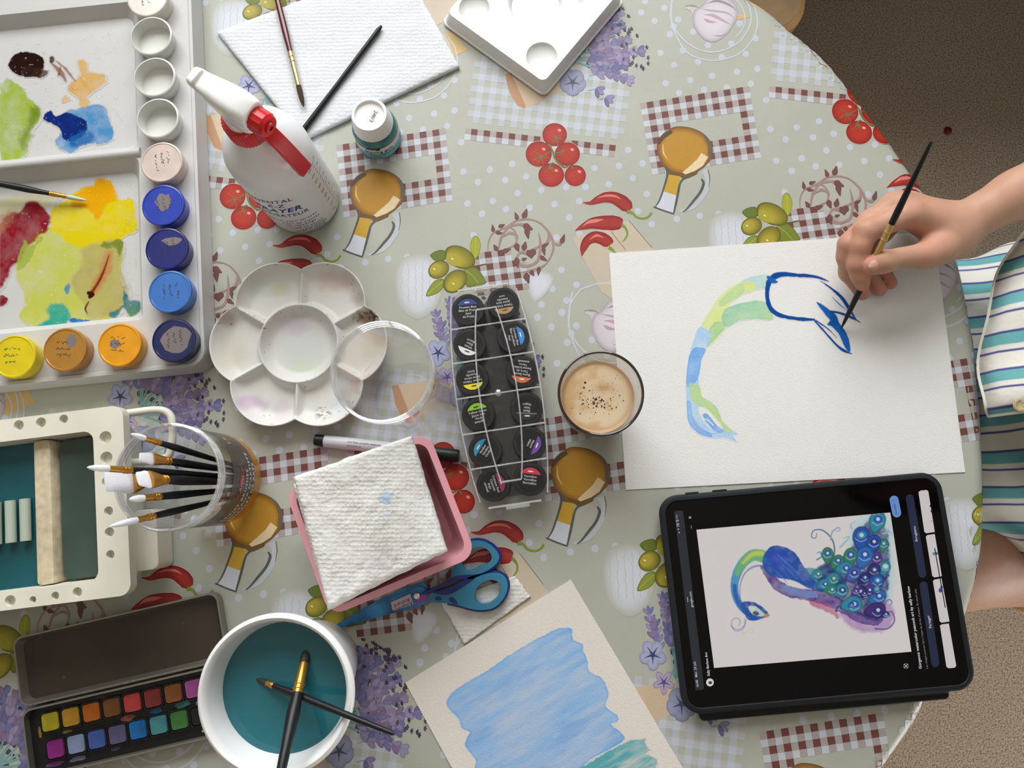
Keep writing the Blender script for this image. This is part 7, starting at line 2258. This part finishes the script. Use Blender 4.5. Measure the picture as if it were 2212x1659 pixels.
# ---- body, head, legs at a coarser grid
HD = np.array([0.60, 0.055, 1.385])
F2 = Field((0.08, -0.30, 0.0), (0.92, 0.42, 1.56), 0.0115)
v = F2.chain([(0.66, 0.055, 0.56), (0.63, 0.055, 0.75), (0.62, 0.055, 0.95), (0.645, 0.055, 1.12)], [0.125, 0.112, 0.118, 0.085], 0.08)
v = smin(v, F2.cone((0.645, -0.10, 1.11), (0.645, 0.21, 1.11), 0.052, 0.052), 0.05)
v = smin(v, F2.cone((0.64, 0.055, 1.15), (0.615, 0.055, 1.28), 0.050, 0.046), 0.03)
for s in (-1, 1):
    y0 = 0.055 + s * 0.09
    th_end = (0.20, y0 - 0.02 + (0.02 if s > 0 else -0.02), 0.555)
    v = smin(v, F2.chain([(0.66, y0, 0.545), (0.44, y0 - 0.01, 0.560), th_end], [0.085, 0.072, 0.054], 0.03), 0.04)
    v = smin(v, F2.chain([th_end, (0.21, th_end[1], 0.33), (0.235, th_end[1], 0.09)], [0.052, 0.050, 0.034], 0.02), 0.02)
    v = smin(v, F2.chain([(0.24, th_end[1], 0.045), (0.13, th_end[1], 0.032)], [0.036, 0.026], 0.02), 0.02)
v = smin(v, F2.chain([SH, (EL + SH) / 2 + np.array((0.01, 0.01, 0)), EL], [0.050, 0.043, 0.035], 0.02), 0.03)
v = smin(v, F2.cone(EL, WR + (EL - WR) * 0.52, 0.0335, 0.0248), 0.008)
LS = np.array([0.645, -0.125, 1.115]); LE = np.array([0.66, -0.19, 0.87]); LW = np.array([0.66, -0.14, 0.68])
v = smin(v, F2.chain([LS, LE, LW], [0.050, 0.037, 0.026], 0.02), 0.03)
v = smin(v, F2.chain([LW, (0.635, -0.11, 0.655), (0.60, -0.09, 0.645)], [0.024, 0.022, 0.014], 0.01), 0.01)
head = smin(F2.ellip(HD + np.array((0.015, 0, 0.02)), (0.092, 0.074, 0.098)), F2.ellip(HD + np.array((-0.030, 0, -0.055)), (0.055, 0.052, 0.062)), 0.04)
head = smin(head, F2.cone(HD + np.array((-0.082, 0, 0.010)), HD + np.array((-0.102, 0, -0.025)), 0.012, 0.015), 0.012)
for s in (-1, 1):
    head = smin(head, F2.ellip(HD + np.array((0.01, s * 0.078, -0.01)), (0.020, 0.012, 0.032)), 0.01)
v = smin(v, head, 0.025)
F2.v = np.maximum(v, 0.012 - F2.Z)
pb, fb_ = F2.mesh()
skin = mat('skin', None, 0.5, 0.35, attr=True, noise=(70, 0.05), bump=(420, 0.12, 0.0006))
allp = np.concatenate([pa, pb]); allf = np.concatenate([fa, fb_ + len(pa)])
cs_ = np.empty((len(allp), 3)); cs_[:] = lin(194, 150, 126)
for q, r_, a_ in [(HP(405, 1200, 0.037), 0.014, 0.55), (HP(410, 1275, 0.013), 0.014, 0.6), (HP(540, 1245, 0.0095), 0.014, 0.6), (HP(628, 1195, 0.0085), 0.014, 0.6), (TH[4], 0.012, 0.5), (HP(435, 795, 0.057), 0.013, 0.4),
                  (HP(312, 895, 0.046), 0.013, 0.45), (mid_m, 0.014, 0.35), (idx_m, 0.013, 0.3), (TH[1], 0.014, 0.3), (HP(372, 1050, 0.047), 0.012, 0.4), (HP(850, 850, 0.040), 0.025, 0.3)]:
    d_ = np.linalg.norm(allp - q, axis=1)
    cs_ += (np.array(lin(196, 122, 104)) - cs_) * (np.exp(-(d_ / r_) ** 2) * a_)[:, None]
person = grid_mesh('person', allp, allf, cs_, skin, origin=(0.62, 0.055, 0.0))
tag(person, 'person in a striped shirt leaning over the table, painting with one hand', 'person')
sm = person.modifiers.new('smooth', 'SMOOTH'); sm.factor = 0.5; sm.iterations = 2
# nails and ring of hair, face details
def nail(c_, dirv, upv, ln_, wd, name='fingernail'):
    d = Vector(dirv).normalized(); u = Vector(upv); u = (u - d * u.dot(d)).normalized(); s = d.cross(u)
    b = MB(); vs = []; fs = []
    n1, n2 = 8, 7
    for i in range(n1):
        for j in range(n2):
            a = (i / (n1 - 1) - 0.5) * 2; c2 = (j / (n2 - 1) - 0.5) * 2
            w_ = wd * math.sqrt(max(0.05, 1 - (abs(a) ** 2.6) * 0.9))
            p_ = Vector(c_) + d * (a * ln_) + s * (c2 * w_) + u * (-(c2 ** 2) * wd * 0.38 - (a ** 2) * ln_ * 0.10)
            vs.append(tuple(p_))
    for i in range(n1 - 1):
        for j in range(n2 - 1):
            fs.append((i * n2 + j, i * n2 + j + 1, (i + 1) * n2 + j + 1, (i + 1) * n2 + j))
    b.add(vs, fs)
    return b.build(name, mat('nail', lin(204, 156, 140), 0.3, 0.4), parent=person, solid=None)
_inv = np.array(RC).T
def on_skin(px, py):
    """top skin point under a pixel and the outward normal there"""
    q = (pa - np.array([0, 0, ZT + HC])) @ _inv.T
    u = W / 2 + FPX * q[:, 0] / -q[:, 2]; v = H / 2 - FPX * q[:, 1] / -q[:, 2]
    near = np.where(np.hypot(u - px, v - py) < 3.0)[0]
    k = near[np.argmax(pa[near, 2])]
    i = np.clip(np.round((pa[k] - F1.lo) / F1.h).astype(int), 2, F1.n - 3)
    g = [F1.v[tuple(i + 2 * np.eye(3, dtype=int)[a])] - F1.v[tuple(i - 2 * np.eye(3, dtype=int)[a])] for a in range(3)]
    g = np.array(g, float); return pa[k], g / (np.linalg.norm(g) + 1e-9)
c_, n_ = on_skin(1750 + 512 / 3.606, 280 + 1062 / 3.606)
nail(c_ + n_ * 0.0004, TH[4] - TH[3], n_, 0.0060, 0.0046)
nail(HP(400, 1190, 0.0385) + np.array((-0.0030, -0.0015, 0.0060)), HP(408, 1205, 0.037) - HP(392, 1140, 0.042), (-0.45, -0.2, 1), 0.0045, 0.0034)
# ---- hair
F3 = Field((0.47, -0.07, 1.20), (0.75, 0.18, 1.54), 0.009)
hair = np.maximum(F3.ellip(HD + np.array((0.022, 0, 0.022)), (0.104, 0.088, 0.112)), -F3.ellip(HD + np.array((-0.075, 0, -0.035)), (0.075, 0.062, 0.085)))
hair = smin(hair, F3.cone(HD + np.array((0.085, 0, 0.02)), HD + np.array((0.105, 0, -0.13)), 0.045, 0.022), 0.03)
F3.v = hair
p3, f3 = F3.mesh()
grid_mesh('hair', p3, f3, None, mat('dark_brown_hair', lin(66, 46, 36), 0.5, 0.4, bump=(160, 0.5, 0.004)), parent=person)
for s in (-1, 1):
    b = MB(); c_ = Vector(HD) + Vector((-0.078, s * 0.030, 0.012))
    b.lathe([(0.0001, -0.011), (0.008, -0.008), (0.011, 0), (0.008, 0.008), (0.0001, 0.011)], c_, 14); b.build('eye', mat('eye_white', lin(232, 230, 226), 0.2), parent=person)
    b = MB(); b.lathe([(0.0001, -0.0055), (0.004, -0.004), (0.0055, 0), (0.004, 0.004), (0.0001, 0.0055)], c_ + Vector((-0.0068, 0, -0.001)), 12); b.build('iris', mat('iris_brown', lin(70, 46, 30), 0.2), parent=person)
b = MB(); b.tube([Vector(HD) + Vector((-0.080 + 0.006 * abs(t) / 0.022, t, -0.062)) for t in (-0.022, -0.012, 0, 0.012, 0.022)], [0.002, 0.005, 0.0062, 0.005, 0.002], 8); b.build('lips', mat('lips', lin(178, 104, 96), 0.4), parent=person)

# ---- striped shirt
def stripe_mat():
    m = bpy.data.materials.new('striped_cotton'); m.use_nodes = True
    nt = m.node_tree; bs = nt.nodes['Principled BSDF']
    bs.inputs['Roughness'].default_value = 0.9; bs.inputs['Specular IOR Level'].default_value = 0.15
    tc = nt.nodes.new('ShaderNodeTexCoord'); mp = nt.nodes.new('ShaderNodeMapping')
    mp.inputs['Rotation'].default_value = (0, 0, math.radians(-20))
    mp.inputs['Scale'].default_value = (1, 1 / 0.0305, 1)
    nt.links.new(tc.outputs['Object'], mp.inputs['Vector'])
    wob_ = nt.nodes.new('ShaderNodeTexNoise'); wob_.inputs['Scale'].default_value = 9
    nt.links.new(tc.outputs['Object'], wob_.inputs['Vector'])
    sp_ = nt.nodes.new('ShaderNodeSeparateXYZ'); nt.links.new(mp.outputs[0], sp_.inputs[0])
    ad = nt.nodes.new('ShaderNodeMath'); ad.operation = 'MULTIPLY_ADD'; ad.inputs[1].default_value = 0.35
    nt.links.new(wob_.outputs['Fac'], ad.inputs[0]); nt.links.new(sp_.outputs['Y'], ad.inputs[2])
    fr = nt.nodes.new('ShaderNodeMath'); fr.operation = 'FRACT'; nt.links.new(ad.outputs[0], fr.inputs[0])
    rp = nt.nodes.new('ShaderNodeValToRGB'); rp.color_ramp.interpolation = 'LINEAR'
    el = rp.color_ramp.elements
    W_, T_, N_ = (*lin(228, 225, 216), 1), (*lin(112, 176, 180), 1), (*lin(84, 86, 146), 1)
    stops = [(0.0, W_), (0.30, W_), (0.33, N_), (0.36, N_), (0.39, W_), (0.50, W_), (0.53, T_), (0.80, T_), (0.82, N_), (0.86, N_), (0.89, W_), (1.0, W_)]
    el[0].position = 0.0; el[0].color = W_; el[1].position = 1.0; el[1].color = W_
    for p_, c_ in stops[1:-1]:
        e = el.new(p_); e.color = c_
    nt.links.new(fr.outputs[0], rp.inputs[0]); nt.links.new(rp.outputs[0], bs.inputs['Base Color'])
    n = nt.nodes.new('ShaderNodeTexNoise'); n.inputs['Scale'].default_value = 45; n.inputs['Detail'].default_value = 4
    nt.links.new(tc.outputs['Object'], n.inputs['Vector'])
    bp = nt.nodes.new('ShaderNodeBump'); bp.inputs['Strength'].default_value = 0.5; bp.inputs['Distance'].default_value = 0.004
    nt.links.new(n.outputs['Fac'], bp.inputs['Height']); nt.links.new(bp.outputs[0], bs.inputs['Normal'])
    return m
cotton = stripe_mat()
F4 = Field((0.38, -0.22, 0.54), (0.86, 0.37, 1.20), 0.0088)
v = F4.chain([(0.62, 0.055, 0.64), (0.60, 0.055, 0.76), (0.615, 0.055, 0.95), (0.645, 0.055, 1.12)], [0.152, 0.150, 0.140, 0.100], 0.08)
v = smin(v, F4.ellip((0.520, 0.105, 0.645), (0.150, 0.155, 0.090)), 0.05)
v = smin(v, F4.cone((0.645, -0.11, 1.11), (0.645, 0.22, 1.11), 0.066, 0.066), 0.05)
v = smin(v, F4.chain([SH, (EL + SH) / 2 + np.array((0.01, 0.01, 0)), EL + (SH - EL) * 0.12], [0.064, 0.060, 0.058], 0.02), 0.03)
v = smin(v, F4.chain([LS, LE + (LS - LE) * 0.2], [0.064, 0.058], 0.02), 0.03)
fold = 0.010 * np.sin(F4.Y * 55 + F4.Z * 22) * np.sin(F4.Z * 14 + 1.0) + 0.005 * np.sin(F4.X * 70 + F4.Z * 30)
v = v + fold
v = np.maximum(v, F4.Z - 1.172 - 0.0 * F4.X)                     # open neck
tedge = sd_poly(F4.X[:, :, 0], F4.Y[:, :, 0], OUT)[:, :, None]   # stay clear of the table
v = np.maximum(v, np.where((F4.Z < ZT + 0.02) & (F4.Z > ZT - 0.24), 0.010 - tedge, -1.0))
F4.v = v
p4, f4 = F4.mesh()
shirt = grid_mesh('striped_shirt', p4, f4, None, cotton, parent=person)
sm = shirt.modifiers.new('smooth', 'SMOOTH'); sm.factor = 0.5; sm.iterations = 2
# front panel with placket, hem and button, standing off the body
u, w_ = np.meshgrid(np.linspace(0, 1, 26), np.linspace(0, 1, 40))
edge_px = smooth_line([(2236, 462), (2196, 520), (2160, 585), (2133, 660), (2120, 740), (2117, 820), (2122, 878), (2140, 898)], 6)
ex = np.array([q[0] for q in edge_px]); ey = np.array([q[1] for q in edge_px]); tpar = np.linspace(0, 1, len(ex))
X0 = np.interp(w_, tpar, ex); Y0 = np.interp(w_, tpar, ey)
hz = 0.010 + 0.085 * np.sqrt(u) + 0.004 * np.sin(w_ * 17 + u * 4)
pl = PN(X0, Y0, 0.010)
dirx = np.array((0.16, 0.012, 0.0))
pp_ = pl + u[..., None] * dirx
pp_[..., 2] = ZT + hz
n_ = u.size; ii = np.arange(n_).reshape(u.shape)
ff = np.stack([ii[1:, :-1], ii[1:, 1:], ii[:-1, 1:], ii[:-1, :-1]], -1).reshape(-1, 4)
fp_ = grid_mesh('shirt_front', pp_.reshape(-1, 3), ff, None, cotton, parent=person)
so = fp_.modifiers.new('solidify', 'SOLIDIFY'); so.thickness = 0.0022; so.offset = -1
sew = mat('white_seam', lin(226, 222, 212), 0.9, 0.1)
b = MB(); b.tube([Vector(p_) + Vector((0.0, 0, 0.0006)) for p_ in pp_[:, 0]], 0.0012, 6); b.build('placket_seam', sew, parent=person)
b = MB(); b.tube([Vector(p_) + Vector((0.0, 0, 0.0006)) for p_ in pp_[-1, :]], 0.0016, 6); b.build('hem_seam', sew, parent=person)
b = MB(); bp_ = pp_[-5, 2]; b.lathe([(0.0001, 0.0034), (0.0030, 0.0034), (0.0040, 0.0042), (0.0054, 0.0040), (0.0057, 0.0028), (0.0050, 0.0014), (0.0001, 0.0012)], tuple(bp_), 24)
b.build('shirt_button', mat('horn_button', lin(176, 160, 120), 0.25, 0.5, noise=(300, 0.25)), parent=person)

# the brush in the hand
brush('paint_brush', 'slim black brush with a gold section held in the painting hand', P(1816, 712, 0.0012), P(2012, 306, 0.134), 0.0026, 0.050, 0.056, black_lac, mat('gold_section', lin(206, 170, 104), 0.35, metal=0.4), mat('black_bristle', lin(18, 18, 22), 0.5), rf=0.0026, tip_r=0.06)

# ================================================================== wooden chairs
oak = mat('oak_wood', lin(176, 146, 108), 0.5, 0.4, noise=(30, 0.12))
oak_e = mat('oak_edge', lin(196, 158, 104), 0.5, 0.4, noise=(40, 0.1))
def chair(label, cx, cy, rz, zs_=0.45):
    t = thing('dining_chair', label, 'chair', (cx, cy, 0), 'wooden chairs at the table')
    ca, sa = math.cos(rz), math.sin(rz)
    g = lambda x, y: (cx + x * ca - y * sa, cy + x * sa + y * ca)
    o_ = rrect(-0.20, -0.19, 0.20, 0.19, 0.05, 8); i_ = rrect(-0.185, -0.175, 0.185, 0.175, 0.045, 8)
    b = MB(); wall(b, [g(*q) for q in i_], zs_ - 0.030, [g(*q) for q in o_], zs_ - 0.018); wall(b, [g(*q) for q in o_], zs_ - 0.018, [g(*q) for q in o_], zs_ - 0.006)
    plate(b, [g(*q) for q in i_], [], zs_ - 0.030); wall(b, [g(*q) for q in o_], zs_ - 0.006, [g(*q) for q in rrect(-0.193, -0.183, 0.193, 0.183, 0.047, 8)], zs_)
    st_ = b.build('seat', oak_e, parent=t, weld=True)
    b = MB(); plate(b, [g(*q) for q in rrect(-0.193, -0.183, 0.193, 0.183, 0.047, 8)], [], zs_ + 0.0004); b.build('seat_top', oak, parent=st_, smooth=False)
    for x, y in ((-0.16, -0.15), (0.16, -0.15), (-0.16, 0.15), (0.16, 0.15)):
        b = MB(); b.tube([(*g(x * 1.08, y * 1.08), 0.001), (*g(x, y), zs_ - 0.028)], [0.014, 0.019], 12); b.build('leg', oak_e, parent=t)
    for x in (-0.16, 0.16):
        b = MB(); b.tube([(*g(x, 0.155), zs_ - 0.002), (*g(x, 0.185), zs_ + 0.40)], [0.017, 0.014], 12); b.build('back_post', oak_e, parent=t)
    for z_ in (0.16, 0.28, 0.38):
        b = MB(); b.tube([(*g(x, 0.165 + z_ * 0.045 + 0.012 * (1 - (x / 0.15) ** 2)), zs_ + z_) for x in np.linspace(-0.155, 0.155, 7)], 0.020, 10, flat=0.4, flat_dir=(0, 0, 1)); b.build('back_slat', oak_e, parent=t)
    return t
q = P(1722, 44, -0.30)
chair('empty wooden chair tucked under the far edge of the table', q.x - 0.165, q.y + 0.19, math.radians(-8))
chair('wooden chair the striped shirt person sits on', 0.775, 0.055, math.radians(-90), 0.43)
# a red crumb on the carpet
c_ = P(2047, 282, -0.745); b = MB(); b.lathe([(0.0001, 0.001), (0.006, 0.002), (0.008, 0.006), (0.005, 0.010), (0.0001, 0.011)], (c_.x, c_.y, 0.0005), 10)
cr_ = b.build('red_bead', mat('dark_red_bead', lin(120, 24, 24), 0.4), origin='auto'); tag(cr_, 'tiny dark red bead lying on the shaded carpet', 'bead')
